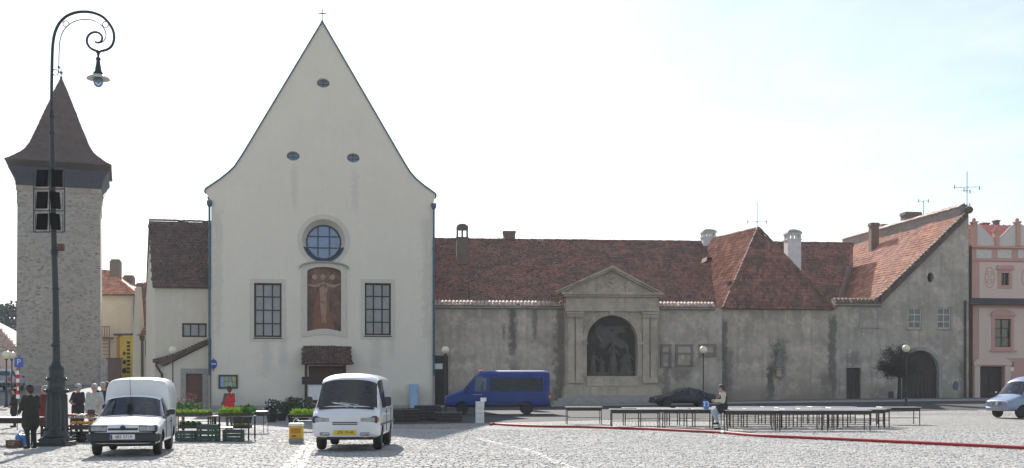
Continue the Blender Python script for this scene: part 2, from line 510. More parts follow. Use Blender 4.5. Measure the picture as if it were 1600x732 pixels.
M['lettuce'] = pm('lettuce leaf', (.42, .54, .07), (.24, .42, .05), 9, .6, island=.3)
M['seedling'] = pm('seedling leaf', (.10, .26, .05), (.06, .17, .035), 9, .6, island=.3)
M['shrub'] = pm('dark shrub leaf', (.035, .07, .025), (.02, .045, .018), 6, .65, island=.35)
M['twig'] = pm('bare twig bark', (.045, .035, .03), (.03, .024, .02), 9, .9, .3, 30)
M['soil'] = pm('dark potting soil', (.03, .022, .017), (.02, .015, .012), 20, .95, .4, 40)
M['table_top'] = pm('scuffed metal table top', (.60, .59, .58), (.50, .49, .48), 5, .3, .1, 30, metal=.15)
M['foam'] = pm('white foam box', (.72, .72, .70), (.64, .64, .62), 8, .8, .1, 60)
M['blue_bag'] = pm('blue plastic bag', (.03, .22, .62), (.025, .17, .5), 9, .35, .3, 20)
M['skin'] = pm('skin', (.46, .26, .19), (.40, .21, .15), 16, .55)
M['grey_hair'] = pm('grey hair', (.38, .37, .36), (.26, .25, .24), 40, .7, .4, 90)
M['brown_hair'] = pm('brown hair', (.05, .034, .025), (.035, .024, .018), 40, .7, .4, 90)
M['eye'] = pm('dark eye', (.02, .018, .016), (.015, .013, .012), 9, .3)
def cloth(n, c): return pm(n, c, tuple(x*.75 for x in c), 9, .9, .35, 22)
M['olive'] = cloth('dark olive coat', (.028, .030, .022))
M['charcoal'] = cloth('charcoal cloth', (.022, .022, .025))
M['darkred'] = cloth('dark red coat', (.20, .025, .025))
M['redvest'] = cloth('red vest', (.52, .025, .03))
M['whitecoat'] = cloth('white jacket', (.46, .45, .42))
M['navy'] = cloth('navy jacket', (.02, .03, .075))
M['jeans'] = cloth('pale blue jeans', (.42, .47, .56))
M['creamknit'] = cloth('cream sleeve', (.55, .52, .42))
M['greytrouser'] = cloth('grey trousers', (.09, .09, .10))
M['shoe'] = cloth('dark shoe', (.03, .024, .02))

# ---------------------------------------------------------------- ground
def ground_mats():
    m, nt, b = newmat('granite setts')
    co = objco(nt)
    mp = nt.nodes.new('ShaderNodeMapping'); mp.inputs['Scale'].default_value = (1, .92, 1); mp.inputs['Rotation'].default_value = (0, 0, .12)
    nt.links.new(co, mp.inputs['Vector'])
    v1 = nd(nt, 'ShaderNodeTexVoronoi', feature='F1'); v1.inputs['Scale'].default_value = 6.2; v1.inputs['Randomness'].default_value = .55
    v2 = nd(nt, 'ShaderNodeTexVoronoi', feature='DISTANCE_TO_EDGE'); v2.inputs['Scale'].default_value = 6.2; v2.inputs['Randomness'].default_value = .55
    for v in (v1, v2): nt.links.new(mp.outputs[0], v.inputs['Vector'])
    sr = nt.nodes.new('ShaderNodeSeparateColor'); nt.links.new(v1.outputs['Color'], sr.inputs[0])
    c = mixc(nt, sr.outputs[0], (.285, .277, .265, 1), (.42, .41, .393, 1))
    n1 = noise(nt, co, .18, 6, .6)
    c = mixc(nt, rng(nt, n1, .42, .62, 0, .5), c, (.41, .40, .385, 1))
    n5 = noise(nt, co, .6, 7, .7)
    c = mixc(nt, rng(nt, n5, .54, .66, 0, .35), c, (.2, .193, .182, 1))
    e = rng(nt, v2.outputs['Distance'], .02, .10)
    c = mixc(nt, e, (.13, .122, .11, 1), c)
    nt.links.new(c, b.inputs['Base Color'])
    b.inputs['Roughness'].default_value = .85
    b.inputs['Specular IOR Level'].default_value = .2
    bump(nt, b, math_(nt, 'ADD', e, noise(nt, co, 5.0, 5, .75)), .9, .05)
    m2, nt, b = newmat('worn granite cobble')
    g = nt.nodes.new('ShaderNodeNewGeometry'); oi = nt.nodes.new('ShaderNodeObjectInfo')
    rr = math_(nt, 'FRACT', math_(nt, 'ADD', g.outputs['Random Per Island'], oi.outputs['Random']))
    rp = nt.nodes.new('ShaderNodeValToRGB'); nt.links.new(rr, rp.inputs[0])
    rp.color_ramp.elements[0].color = (.285, .277, .265, 1); rp.color_ramp.elements[1].color = (.42, .41, .393, 1)
    e = rp.color_ramp.elements.new(.5); e.color = (.365, .355, .34, 1)
    gm = nt.nodes.new('ShaderNodeNewGeometry')
    n1 = noise(nt, gm.outputs['Position'], .22, 6, .6)
    c = mixc(nt, rng(nt, n1, .42, .62, 0, .5), rp.outputs[0], (.41, .40, .385, 1))
    n5 = noise(nt, gm.outputs['Position'], .6, 7, .7)
    c = mixc(nt, rng(nt, n5, .54, .66, 0, .35), c, (.2, .193, .182, 1))
    n2 = noise(nt, gm.outputs['Position'], 26, 4, .6)
    c = mixc(nt, rng(nt, n2, .4, .75, 0, .35), c, (.16, .155, .145, 1))
    nt.links.new(c, b.inputs['Base Color'])
    b.inputs['Roughness'].default_value = .85
    b.inputs['Specular IOR Level'].default_value = .2
    bump(nt, b, n2, .3, .01)
    return m, m2
M['setts'], M['cobble'] = ground_mats()
M['joint'] = pm('sandy joint', (.24, .228, .21), (.19, .18, .165), 7, .95, .4, 30)
M['light_stone'] = pm('pale kerb stone', (.36, .35, .335), (.31, .30, .288), 5, .7, .3, 30)
M['asphalt'] = pm('grey asphalt', (.12, .118, .116), (.09, .088, .087), 2, .85, .4, 60)
M['street'] = pm('dark street asphalt', (.062, .063, .067), (.045, .046, .049), 1.2, .9, .4, 60, spec=.2)
M['pavement'] = pm('grey pavement slab', (.13, .127, .122), (.095, .092, .088), 2.5, .8, .3, 30)

COB_END = 43.0
def make_ground():
    xs = np.unique(np.concatenate([np.linspace(-1500, -90, 12), np.arange(-88, 90, 2.0), np.linspace(90, 1500, 12)]))
    ys = np.unique(np.concatenate([np.linspace(-600, -10, 6), np.arange(0, 42, 6.0), [COB_END-.02, COB_END], np.arange(44, 170, 2.0), np.linspace(175, 3000, 14)]))
    X, Y = np.meshgrid(xs, ys, indexing='ij')
    Z = ground_z(X, Y)
    Z = np.where(Y < COB_END-.01, Z-.024, Z)
    n, k = X.shape
    v = np.stack([X, Y, Z], -1).reshape(-1, 3).tolist()
    fr, mr = [], []
    for i in range(n-1):
        for j in range(k-1):
            fr.append((i*k+j, (i+1)*k+j, (i+1)*k+j+1, i*k+j+1))
            mr.append(0 if ys[j+1] < COB_END+.01 else 1)
    mb = MB(); mb.v = v; mb.f = fr; mb.m = mr
    return tag(mb.build('ground', [M['joint'], M['setts']], smooth=False), kind='structure')
ground = make_ground()

def cobble_shape(w, l, h, rnd):
    j = lambda s: rnd.uniform(-s, s)
    a, b = w/2, l/2
    base = [(-a+j(.012), -b+j(.012), -.03), (a+j(.012), -b+j(.012), -.03), (a+j(.012), b+j(.012), -.03), (-a+j(.012), b+j(.012), -.03)]
    mid = [(x*.97, y*.97, h-.008+j(.0015)) for x, y, z in base]
    tx, ty = j(.02), j(.02)
    top = [(x*.78, y*.78, h+j(.0015)+x*tx+y*ty) for x, y, z in base]
    v = base+mid+top
    f = [(8, 9, 10, 11)]
    for o in (0, 4):
        f += [(o+i, o+(i+1) % 4, o+4+(i+1) % 4, o+4+i) for i in range(4)]
    return v, f
def drain_lines():
    """courses of pale stone crossing the square: (x, y) polylines on the ground"""
    return [[gp(447, 732), gp(482, 690)], [gp(458, 740), gp(493, 692)], [gp(900, 735), gp(830, 704), gp(742, 684)], [gp(1090, 678), gp(1300, 700), gp(1640, 738)]]
DL = drain_lines()
def near_line(x, y):
    for l in DL:
        for (a, b), (c, d) in zip(l, l[1:]):
            t = max(0, min(1, ((x-a)*(c-a)+(y-b)*(d-b))/((c-a)**2+(d-b)**2)))
            if math.hypot(x-a-t*(c-a), y-b-t*(d-b)) < .08: return True
    return False
def make_cobbles():
    rnd = random.Random(3)
    allc = []
    y = 20.6; row = 0
    while y < COB_END:
        l = rnd.uniform(.135, .175)
        hw = .50*y+.5
        x = -hw + rnd.random()*.15
        while x < hw:
            w = rnd.uniform(.12, .20)
            yy = y + .05*math.sin(x*.9+row*.07)+.02*math.sin(x*3.1+row)+rnd.uniform(-.012, .012)
            allc.append((x+w/2, yy, w-.016, l-.014))
            x += w
        y += l; row += 1
    shapes = []
    for i in range(40):
        me = None
        v, f = cobble_shape(.145, .14, .002+rnd.uniform(-.004, .004), rnd)
        shapes.append((v, f))
    meshes = []
    for v, f in shapes[:20]:
        me = bpy.data.meshes.new('cobble'); me.from_pydata(v, [], f); me.materials.append(M['cobble']); meshes.append(me)
    # the largest in view: the nearest rows that the picture's lower edge shows
    vis = sorted((c for c in allc if c[1] > 22.35 and abs(c[0]) < .455*c[1] and not near_line(c[0], c[1])), key=lambda c: c[1])[:300]
    chosen = set(id(c) for c in vis)
    mb = MB(); pale = MB()
    for c in allc:
        q = rnd.randrange(40)
        if id(c) in chosen:
            o = link('cobble', meshes[q % 20], ground)
            o.location = (c[0], c[1], 0); o.scale = (c[2]/.145, c[3]/.14, 1)
            if rnd.random() < .5: o.rotation_euler = (0, 0, math.pi)
            continue
        v, f = shapes[q]
        s = rnd.choice((-1, 1)); dz = rnd.uniform(-.003, .003)
        t = pale if near_line(c[0], c[1]) else mb
        t.add([(c[0]+s*a*c[2]/.145, c[1]+s*b*c[3]/.14, z+dz) for a, b, z in v], f)
    tag(mb.build('cobbles', M['cobble'], ground, fix=False), kind='stuff')
    tag(pale.build('drain_stones', M['light_stone'], ground, fix=False), kind='stuff')
make_cobbles()
# ---------------------------------------------------------------- pavement, kerb and side street
def strip(name, line_a, line_b, mat, dz=.0, skirt=.0, n=24, m=4):
    """a paved strip between two (x, y) polylines that follows the ground"""
    def at(l, t):
        t *= len(l)-1; i = min(int(t), len(l)-2); t -= i
        return (l[i][0]*(1-t)+l[i+1][0]*t, l[i][1]*(1-t)+l[i+1][1]*t)
    mb = MB(); v = []
    for i in range(n+1):
        a = at(line_a, i/n); b = at(line_b, i/n)
        for j in range(m+1):
            x = a[0]+(b[0]-a[0])*j/m; y = a[1]+(b[1]-a[1])*j/m
            v.append((x, y, gz(x, y)+dz))
    f = [(i*(m+1)+j, (i+1)*(m+1)+j, (i+1)*(m+1)+j+1, i*(m+1)+j+1) for i in range(n) for j in range(m)]
    k = len(v)
    if skirt:
        for i in range(n+1):
            q = v[i*(m+1)]; v.append((q[0], q[1], q[2]-skirt))
        f += [(k+i, k+i+1, (i+1)*(m+1), i*(m+1)) for i in range(n)]
    mb.v = v; mb.f = f; mb.m = [0]*len(f)
    return tag(mb.build(name, mat, fix=False), kind='structure')
FC = Frame(330, 81.0, 676, 84.0)          # church front
FW = Frame(677, 85.4, 1128, 87.2)         # convent garden wall
FH = Frame(1128, 87.2, 1300, 88.0)        # hip roofed wing
FG = Frame(1300, 88.0, 1514, 89.2)        # gabled house
FP = Frame(1518, 89.6, 1700, 91.0)        # pink house
def w2(fr, u, v): q = fr.world(u, v); return (q.x, q.y)
strip('pavement', [w2(FW, -.5, -3.4), w2(FW, FW.L, -5.5), w2(FG, 0, -7.5), w2(FP, 12, -8)],
      [w2(FW, -.5, .6), w2(FW, FW.L, .6), w2(FG, 0, .6), w2(FP, 12, .6)], M['pavement'], .13, .2)
strip('kerb', [w2(FW, -.5, -3.6), w2(FW, FW.L, -5.7), w2(FG, 0, -7.7), w2(FP, 12, -8.2)],
      [w2(FW, -.5, -3.41), w2(FW, FW.L, -5.51), w2(FG, 0, -7.51), w2(FP, 12, -8.01)], M['light_stone'], .14, .2, m=1)
strip('street', [gp(600, 664), gp(700, 662.5), gp(870, 658.5), gp(1000, 656), gp(1140, 653.5), gp(1300, 651), (wx(1450, 66), 66), (wx(1560, 67), 67), (wx(1760, 69), 69)],
      [w2(FW, -4.5, -3.0), w2(FW, 0, -3.0), w2(FW, FW.L*.3, -3.7), w2(FW, FW.L*.6, -4.3), w2(FW, FW.L*.9, -5.0), w2(FG, 0, -6.6), w2(FG, 8, -7.0), w2(FP, 2, -7.3), w2(FP, 12, -7.5)], M['street'], .007, 0, 60, 10)
strip('road', [(-60, 60), (-44, 84), (-44, 125)], [(-24, 63), (-27, 84), (-34, 125)], M['asphalt'], .006, 0, 40, 8)

# ---------------------------------------------------------------- roofs and masonry helpers
def roof_tiles(mb, pts, w=.24, c=.33, lift=.05, ridge=.04):
    """curved tiles laid in courses over the planar polygon pts (first edge is the eaves)"""
    pts = [Vector(p) for p in pts]
    e = (pts[1]-pts[0]).normalized()
    nrm = Vector((0, 0, 0))
    for i in range(len(pts)): nrm += pts[i].cross(pts[(i+1) % len(pts)])
    nrm.normalize()
    if nrm.z < 0: nrm = -nrm
    s = nrm.cross(e).normalized()
    if s.z < 0: s = -s
    poly = [((p-pts[0]).dot(e), (p-pts[0]).dot(s)) for p in pts]
    x0 = min(p[0] for p in poly); x1 = max(p[0] for p in poly); y1 = max(p[1] for p in poly)
    rnd = random.Random(int(abs(x1*100))); row = 0; b = -.08
    while b < y1:
        a = x0 + (w/2 if row % 2 else 0)
        sag = .03*math.sin(row*.7)
        while a < x1:
            if inpoly(a+w/2, b+c*.55, poly):
                j = rnd.uniform(-.012, .012); k = rnd.uniform(-.012, .016); ln = c*1.12
                o = pts[0] + e*(a+j) + s*(b+rnd.uniform(-.015, .015)) + nrm*(lift+k + sag*.2 + .035*math.sin(a*.55+b*.4)*math.sin(b*.8+1)+.02*math.sin(a*1.3))
                q = []
                for t in (0, .5, 1):
                    h = .045 if t == .5 else 0
                    q.append(o + e*(w*.98*t) + nrm*(h+.03))
                for t in (0, .5, 1):
                    h = .045 if t == .5 else 0
                    q.append(o + e*(w*.98*t) + s*ln + nrm*(h-.01))
                for t in (0, .5, 1):
                    q.append(o + e*(w*.98*t) - nrm*.02)
                mb.add(q, [(0, 1, 4, 3), (1, 2, 5, 4), (6, 7, 1, 0), (7, 8, 2, 1)])
            a += w
        b += c; row += 1
def ridge_tiles(mb, a, b, r=.14, step=.36, up=.03):
    a, b = Vector(a), Vector(b); L = (b-a).length; d = (b-a)/L
    side = d.cross(Vector((0, 0, 1))).normalized(); nn = side.cross(d).normalized()
    n = max(1, int(L/step)); rnd = random.Random(5)
    for i in range(n):
        o = a + d*(L*i/n); k = rnd.uniform(-.015, .02)
        q = []
        for t, rr in ((0, r*1.1), (L/n*1.06, r*.92)):
            for g in range(5):
                an = math.pi*g/4
                q.append(o + d*t + side*(math.cos(an)*rr) + nn*(math.sin(an)*rr+up+k))
        mb.add(q, [(g, g+1, 6+g, 5+g) for g in range(4)] + [(0, 1, 2, 3, 4)])
def roof_part(parent, pts, mat, th=.14, w=.24, c=.33, ridges=(), tiles=True):
    r = MB().slab(pts, th).build('roof', mat, parent)
    t = MB()
    if tiles: roof_tiles(t, pts, w, c)
    for a, b in ridges: ridge_tiles(t, a, b)
    if t.f: tag(t.build('roof_tiles', mat, r, fix=False), kind='stuff')
    return r
def coping(parent, u0, u1, v, z0, z1, mat, step=.27):
    """two courses of half round tiles along the top of a wall"""
    mb = MB(); rnd = random.Random(int(u1*7)); n = int((u1-u0)/step)
    for row in range(2):
        for i in range(n):
            if rnd.random() < .02: continue
            u = u0 + (i+.5)*(u1-u0)/n + rnd.uniform(-.02, .02)
            za = z0 + (z1-z0)*(.12+row*.34); zb = za+(z1-z0)*.34
            ya = v-.32+row*.24; yb = ya+.42; r = step*.5; q = []
            for yy, zz in ((ya, za+.03), (yb, zb)):
                for g in range(5):
                    an = math.pi*g/4
                    q.append((u+math.cos(an)*r, yy, zz+math.sin(an)*r*1.15+rnd.uniform(-.008, .008)))
            mb.add(q, [(g, g+1, 6+g, 5+g) for g in range(4)] + [(0, 1, 2, 3, 4)])
    o = mb.build('coping_tiles', mat, parent, fix=False)
    tag(o, kind='stuff')
    b = MB(); b.add([(u0, v-.3, z0-.02), (u1, v-.3, z0-.02), (u1, v+.5, z1), (u0, v+.5, z1), (u0, v+.5, z0-.3), (u1, v+.5, z0-.3), (u0, v-.3, z0-.1), (u1, v-.3, z0-.1)],
                    [(0, 1, 2, 3), (6, 7, 1, 0), (3, 2, 5, 4), (6, 0, 3, 4), (1, 7, 5, 2), (4, 5, 7, 6)])
    b.build('coping_bed', M['mortar'], parent)
    return o
def window_grid(parent, u0, u1, z0, z1, v, nx, nz, frame_mat, pane_mat, bar=.07, rail=None, name='window'):
    """a framed window; panes are separate pieces set back behind the bars"""
    fr = MB(); w = u1-u0; h = z1-z0
    b = bar
    fr.bb(u0, u0+b, v, v+.09, z0, z1); fr.bb(u1-b, u1, v, v+.09, z0, z1)
    fr.bb(u0+b, u1-b, v, v+.088, z0, z0+b); fr.bb(u0+b, u1-b, v, v+.088, z1-b, z1)
    for i in range(1, nx):
        x = u0+w*i/nx; fr.bb(x-b*.42, x+b*.42, v+.004, v+.08, z0+b, z1-b)
    for j in range(1, nz):
        z = z0+h*j/nz; fr.bb(u0+b, u1-b, v+.012, v+.072, z-b*.4, z+b*.4)
    o = fr.build(name, frame_mat, parent)
    for i in range(nx):
        for j in range(nz):
            p = MB(); rr = random.Random(i*7+j*13+int(u0*10))
            x0, x1 = u0+w*i/nx, u0+w*(i+1)/nx; y0, y1 = z0+h*j/nz, z0+h*(j+1)/nz
            t = rr.uniform(-.014, .014); t2 = rr.uniform(-.014, .014)
            p.add([(x0+.015, v+.05+t, y0+.015), (x1-.015, v+.05-t, y0+.015), (x1-.015, v+.05-t+t2, y1-.015), (x0+.015, v+.05+t+t2, y1-.015)], [(0, 1, 2, 3)])
            p.build('pane', pane_mat, o, fix=False)
    return o
def band(mb, u0, u1, z0, z1, w, v, th):
    """flat raised surround round an opening"""
    mb.bb(u0-w, u0, v-th, v+.02, z0-w, z1+w); mb.bb(u1, u1+w, v-th, v+.02, z0-w, z1+w)
    mb.bb(u0, u1, v-th*.99, v+.02, z1, z1+w); mb.bb(u0, u1, v-th*.99, v+.02, z0-w, z0)
def text_part(name, body, size, mat, parent, M4, extrude=.003):
    cu = bpy.data.curves.new(name, 'FONT'); cu.body = body; cu.size = size; cu.align_x = 'CENTER'; cu.align_y = 'CENTER'; cu.extrude = extrude
    cu.resolution_u = 3
    t = bpy.data.objects.new(name, cu); COL.objects.link(t)
    dg = bpy.context.evaluated_depsgraph_get(); dg.update()
    me = bpy.data.meshes.new_from_object(t.evaluated_get(dg)); me.name = name
    bpy.data.objects.remove(t); me.transform(M4)
    me.materials.clear(); me.materials.append(mat)
    return link(name, me, parent)
def rot_front(x, y, z, s=1): # text drawn in xy -> stands in xz facing -y
    return Matrix.Translation((x, y, z)) @ Matrix.Rotation(R(90), 4, 'X')

# ---------------------------------------------------------------- church
def church():
    t = thing('church', 'tall pale church front with steep pointed gable, round window and small cross', 'church', FC.loc(), FC.ang)
    q = lambda x, y, v=0: FC.uz(x, y, v)
    gl = [(330, 322), (328, 312), (321, 300), (322, 296), (345, 280.5), (358, 270), (367, 261.5), (374, 251), (383, 237)]
    gr = [(622, 240), (632, 257), (640.5, 270.6), (650, 281), (662, 291), (680, 304), (680, 308), (677, 318), (676, 326)]
    top = [q(*p) for p in gl] + [q(503.5, 36)] + [q(*p) for p in gr]
    out = [(q(330, 640)[0], -1.0)] + top + [(q(676, 640)[0], -1.0)]
    # openings
    W = [FC.rect(397, 443, 440, 527), FC.rect(570, 443, 611, 524)]
    holes = [[(a, c), (b, c), (b, d), (a, d)] for a, b, c, d in W]
    rc = q(506, 376); rr = 33/FOC*82.4
    holes.append(circle(rc[0], rc[1], rr, rr, 40))
    m0, m1, mz0, mz1 = FC.rect(480, 426, 533, 518)
    mm = (m0+m1)/2
    mural_o = [(m0, mz0), (mm, mz0+.22), (m1, mz0), (m1, mz1)] + arc(mm, mz1, (m1-m0)/2, .38, 0, 180, 12)[1:-1] + [(m0, mz1)]
    mural_o = [(m0, mz0)] + [(m0+(m1-m0)*i/8, mz0+.2*math.sin(math.pi*i/8)) for i in range(1, 8)] + mural_o[2:]
    holes.append(mural_o)
    ov = [(505, 130), (458, 244), (552, 247)]
    ovs = []
    for x, y in ov:
        c = q(x, y); holes.append(circle(c[0], c[1], .47, .34, 24)); ovs.append(c)
    d0, d1, dz0, dz1 = FC.rect(482, 572, 540, 640)
    holes.append([(d0, .05), (d1, .05), (d1, dz1), (d0, dz1)])
    wall = wall_holes(MB(), out, holes, 0, .75).build('wall', M['church'], t)
    # nave behind the front
    nv = MB()
    uL, uR = q(330, 640)[0]+.05, q(676, 640)[0]-.05
    ze = min(top[0][1], top[-1][1])-.2
    nv.bb(uL, uL+.6, .752, 30, -1, ze); nv.bb(uR-.6, uR, .752, 30, -1, ze); nv.bb(uL+.6, uR-.6, 29.4, 30, -1, ze)
    nv.build('nave_wall', M['church'], t)
    ap = q(503.5, 36)
    prof = [(p[0], p[1]-.45) for p in top[3:9]] + [(ap[0], ap[1]-.7)] + [(p[0], p[1]-.45) for p in top[10:16]]
    rf = MB()
    n = len(prof)
    rf.add([(u, .753, z) for u, z in prof] + [(u, 30, z) for u, z in prof], [(i, i+1, n+i+1, n+i) for i in range(n-1)] + [tuple(range(2*n-1, n-1, -1))])
    roof = rf.build('roof', M['brown_tile'], t)
    # flashing along the gable edge
    fl = MB(); ed = top[2:17]
    for (a, b) in zip(ed, ed[1:]):
        A = Vector((a[0], 0, a[1])); B = Vector((b[0], 0, b[1])); d = (B-A).normalized(); nn = Vector((-d.z, 0, d.x))
        if nn.z < 0: nn = -nn
        A2, B2 = A-d*.02, B+d*.02
        fl.add([A2+Vector((0, -.10, 0)), B2+Vector((0, -.10, 0)), B2+nn*.10+Vector((0, -.10, 0)), A2+nn*.10+Vector((0, -.10, 0)),
                A2+Vector((0, .85, 0)), B2+Vector((0, .85, 0)), B2+nn*.10+Vector((0, .85, 0)), A2+nn*.10+Vector((0, .85, 0))],
               [(0, 1, 2, 3), (7, 6, 5, 4), (0, 4, 5, 1), (1, 5, 6, 2), (2, 6, 7, 3), (3, 7, 4, 0)])
    fl.build('gable_flashing', M['copper'], t)
    # cross
    cr = MB(); cz = ap[1]+.1
    cr.tube([(ap[0], .2, cz-.2), (ap[0], .2, cz+1.0)], .035, 8); cr.bb(ap[0]-.28, ap[0]+.28, .17, .23, cz+.62, cz+.69)
    cr.lathe([(.09, 0), (.11, .05), (.06, .12), (.03, .16)], (ap[0], .2, cz), 10)
    cr.build('cross', M['copper'], t)
    # rect windows
    for a, b, c, d in W:
        s = MB(); band(s, a, b, c, d, .30, 0, .035); s.build('window_surround', M['church_trim'], t)
        window_grid(t, a+.02, b-.02, c+.02, d-.02, .22, 3, 4, M['dark_wood'], M['window'], .11)
        sl = MB(); sl.add([(a-.05, -.06, c-.05), (b+.05, -.06, c-.05), (b+.05, .25, c+.10), (a-.05, .25, c+.10), (a-.05, -.06, c-.12), (b+.05, -.06, c-.12), (b+.05, .25, c-.12), (a-.05, .25, c-.12)],
                        [(0, 1, 2, 3), (4, 7, 6, 5), (0, 4, 5, 1), (2, 6, 7, 3), (0, 3, 7, 4), (1, 5, 6, 2)])
        sl.build('window_sill', M['dark_wood'], t)
    # round window: raised band, splayed reveal, metal sill, grid
    ring = MB(); n = 40
    o1 = circle(rc[0], rc[1], rr+.02, rr+.02, n); o2 = circle(rc[0], rc[1], rr+.36, rr+.36, n)
    ring.add([(x, -.04, z) for x, z in o1] + [(x, -.04, z) for x, z in o2] + [(x, .01, z) for x, z in o2] + [(x, .01, z) for x, z in o1],
             [(i, (i+1) % n, n+(i+1) % n, n+i) for i in range(n)] + [(n+i, n+(i+1) % n, 2*n+(i+1) % n, 2*n+i) for i in range(n)] + [(3*n+i, 3*n+(i+1) % n, (i+1) % n, i) for i in range(n)])
    ring.build('round_surround', M['church_trim'], t)
    r2 = 27/FOC*82.4; c2 = (rc[0], rc[1]-.08)
    rev = MB(); sill = MB()
    i1 = circle(rc[0], rc[1], rr-.012, rr-.012, n); i2 = circle(c2[0], c2[1], r2, r2, n)
    for i in range(n):
        j = (i+1) % n; an = 360*(i+.5)/n
        low = 197 < an < 343
        (sill if low else rev).add([(i1[i][0], -.09 if low else .02, i1[i][1]), (i1[j][0], -.09 if low else .02, i1[j][1]), (i2[j][0], .5, i2[j][1]), (i2[i][0], .5, i2[i][1])], [(0, 1, 2, 3)])
        if low: sill.add([(i1[i][0], -.09, i1[i][1]), (i1[j][0], -.09, i1[j][1]), (i1[j][0]+.00, -.085, i1[j][1]-.09), (i1[i][0], -.085, i1[i][1]-.09)], [(0, 1, 2, 3)])
    rev.build('window_reveal', M['church_trim'], t); sill.build('round_sill', M['copper'], t)
    fr = MB()
    a1 = circle(c2[0], c2[1], r2+.02, r2+.02, n); a2 = circle(c2[0], c2[1], r2-.09, r2-.09, n)
    fr.add([(x, .42, z) for x, z in a1] + [(x, .42, z) for x, z in a2] + [(x, .52, z) for x, z in a2], [(i, (i+1) % n, n+(i+1) % n, n+i) for i in range(n)] + [(n+i, n+(i+1) % n, 2*n+(i+1) % n, 2*n+i) for i in range(n)])
    k = r2*.33
    hl = math.sqrt(r2*r2-k*k)-.05
    for s_ in (-1, 1):
        fr.bb(c2[0]+s_*k-.045, c2[0]+s_*k+.045, .44, .53, c2[1]-hl, c2[1]+hl)
        fr.bb(c2[0]-hl, c2[0]+hl, .446, .524, c2[1]+s_*k-.045, c2[1]+s_*k+.045)
    rw = fr.build('round_window', M['bar_blue'], t)
    for i in range(3):
        for j in range(3):
            x0, x1 = c2[0]+(-r2, -k, k)[i], c2[0]+(-k, k, r2)[i]; z0, z1 = c2[1]+(-r2, -k, k)[j], c2[1]+(-k, k, r2)[j]
            poly = [(max(min(x, x1), x0), max(min(z, z1), z0)) for x, z in circle(c2[0], c2[1], r2-.01, r2-.01, 64)]
            ps = []
            if i == 1 and j == 1: ps = [(x0, z0), (x1, z0), (x1, z1), (x0, z1)]
            else:
                # clip the disc to the cell
                cell = [(x0, z0), (x1, z0), (x1, z1), (x0, z1)]
                ps = [p for p in cell if math.hypot(p[0]-c2[0], p[1]-c2[1]) <= r2]
                ps += [p for p in circle(c2[0], c2[1], r2-.005, r2-.005, 96) if x0 <= p[0] <= x1 and z0 <= p[1] <= z1]
                gx = sum(p[0] for p in ps)/len(ps); gz_ = sum(p[1] for p in ps)/len(ps)
                ps.sort(key=lambda p: math.atan2(p[1]-gz_, p[0]-gx))
            mb = MB(); mb.add([(x, .49, z) for x, z in ps], [tuple(range(len(ps)))]); mb.build('pane', M['window_blue'], rw, fix=False)
    # painted panel and its frame
    f = MB(); wd = .42
    oo = [(m0-wd, mz0-.45)] + [(m0-wd+(m1-m0+2*wd)*i/8, mz0-.45+.22*math.sin(math.pi*i/8)) for i in range(1, 8)] + [(m1+wd, mz0-.45), (m1+wd, mz1+.15)] + arc(mm, mz1+.15, (m1-m0)/2+wd, .48, 0, 180, 14)[1:-1] + [(m0-wd, mz1+.15)]
    wall_holes(f, oo, [mural_o], -.06, .06)
    f.build('panel_frame', M['church_trim'], t)
    h = MB(); ar = arc(mm, mz1+.22, (m1-m0)/2+wd+.15, .48, 0, 180, 16)
    for a, b in zip(ar, ar[1:]):
        h.add([(a[0], -.22, a[1]), (b[0], -.22, b[1]), (b[0], -.22, b[1]+.1), (a[0], -.22, a[1]+.1), (a[0], .02, a[1]), (b[0], .02, b[1]), (b[0], .02, b[1]+.13), (a[0], .02, a[1]+.13)],
              [(0, 1, 2, 3), (0, 4, 5, 1), (3, 2, 6, 7)])
    h.build('panel_hood', M['stone_trim'], t)
    mural(t, m0, m1, mz0, mz1)
    # oval openings
    for c in ovs:
        g = MB(); g.add([(x, .5, z) for x, z in circle(c[0], c[1], .475, .345, 24)], [tuple(range(24))])
        wv = g.build('oval_window', M['window_blue'], t)
        b_ = MB(); b_.bb(c[0]-.025, c[0]+.025, .44, .48, c[1]-.33, c[1]+.33); b_.bb(c[0]-.46, c[0]+.46, .445, .48, c[1]-.02, c[1]+.02); b_.build('glazing_bar', M['bar_blue'], wv)
    # door under the porch
    dr = MB(); dr.bb(d0+.02, d1-.02, .3, .4, .0, dz1-.02)
    for i in range(5): dr.bb(d0+.1+i*(d1-d0-.2)/5, d0+.1+(i+.9)*(d1-d0-.2)/5, .27, .301, .1, dz1-.12)
    dr.build('door', M['brown_wood'], t)
    # porch
    a, b = q(472, 560)[0], q(546.5, 560)[0]
    zt = FC.z(508, 541); zb = FC.z(508, 568.5, -1.5)
    pr = MB().slab([(a-.05, -1.55, zb), (b+.12, -1.55, zb), (b-.02, .02, zt), (a+.08, .02, zt)], .1).build('porch_roof', M['dark_wood'], t)
    sh = MB(); roof_tiles(sh, [(a-.05, -1.6, zb), (b+.12, -1.6, zb), (b, .0, zt), (a+.08, .0, zt)], .22, .26, .02)
    tag(sh.build('shingles', M['brown_tile'], pr, fix=False), kind='stuff')
    for u in (a+.28, b-.42):
        p = MB(); p.bb(u-.1, u+.1, -1.25, -1.05, -.1, zb-.02); p.build('porch_post', M['dark_wood'], t)
        p = MB(); p.bb(u-.07, u+.07, -1.4, 0, zb-.02, zb+.14); p.build('porch_bracket', M['dark_wood'], t)
    p = MB(); z0, z1 = FC.z(490, 601, -1.2), FC.z(490, 589, -1.2)
    p.bb(a-.02, b-.2, -1.3, -1.0, z0, z1); p.build('porch_beam', M['dark_wood'], t)
    p = MB(); p.bb(a+.42, a+1.45, -1.2, -1.14, FC.z(490, 625, -1.2), z0-.02); p.build('notice_board', M['white'], t)
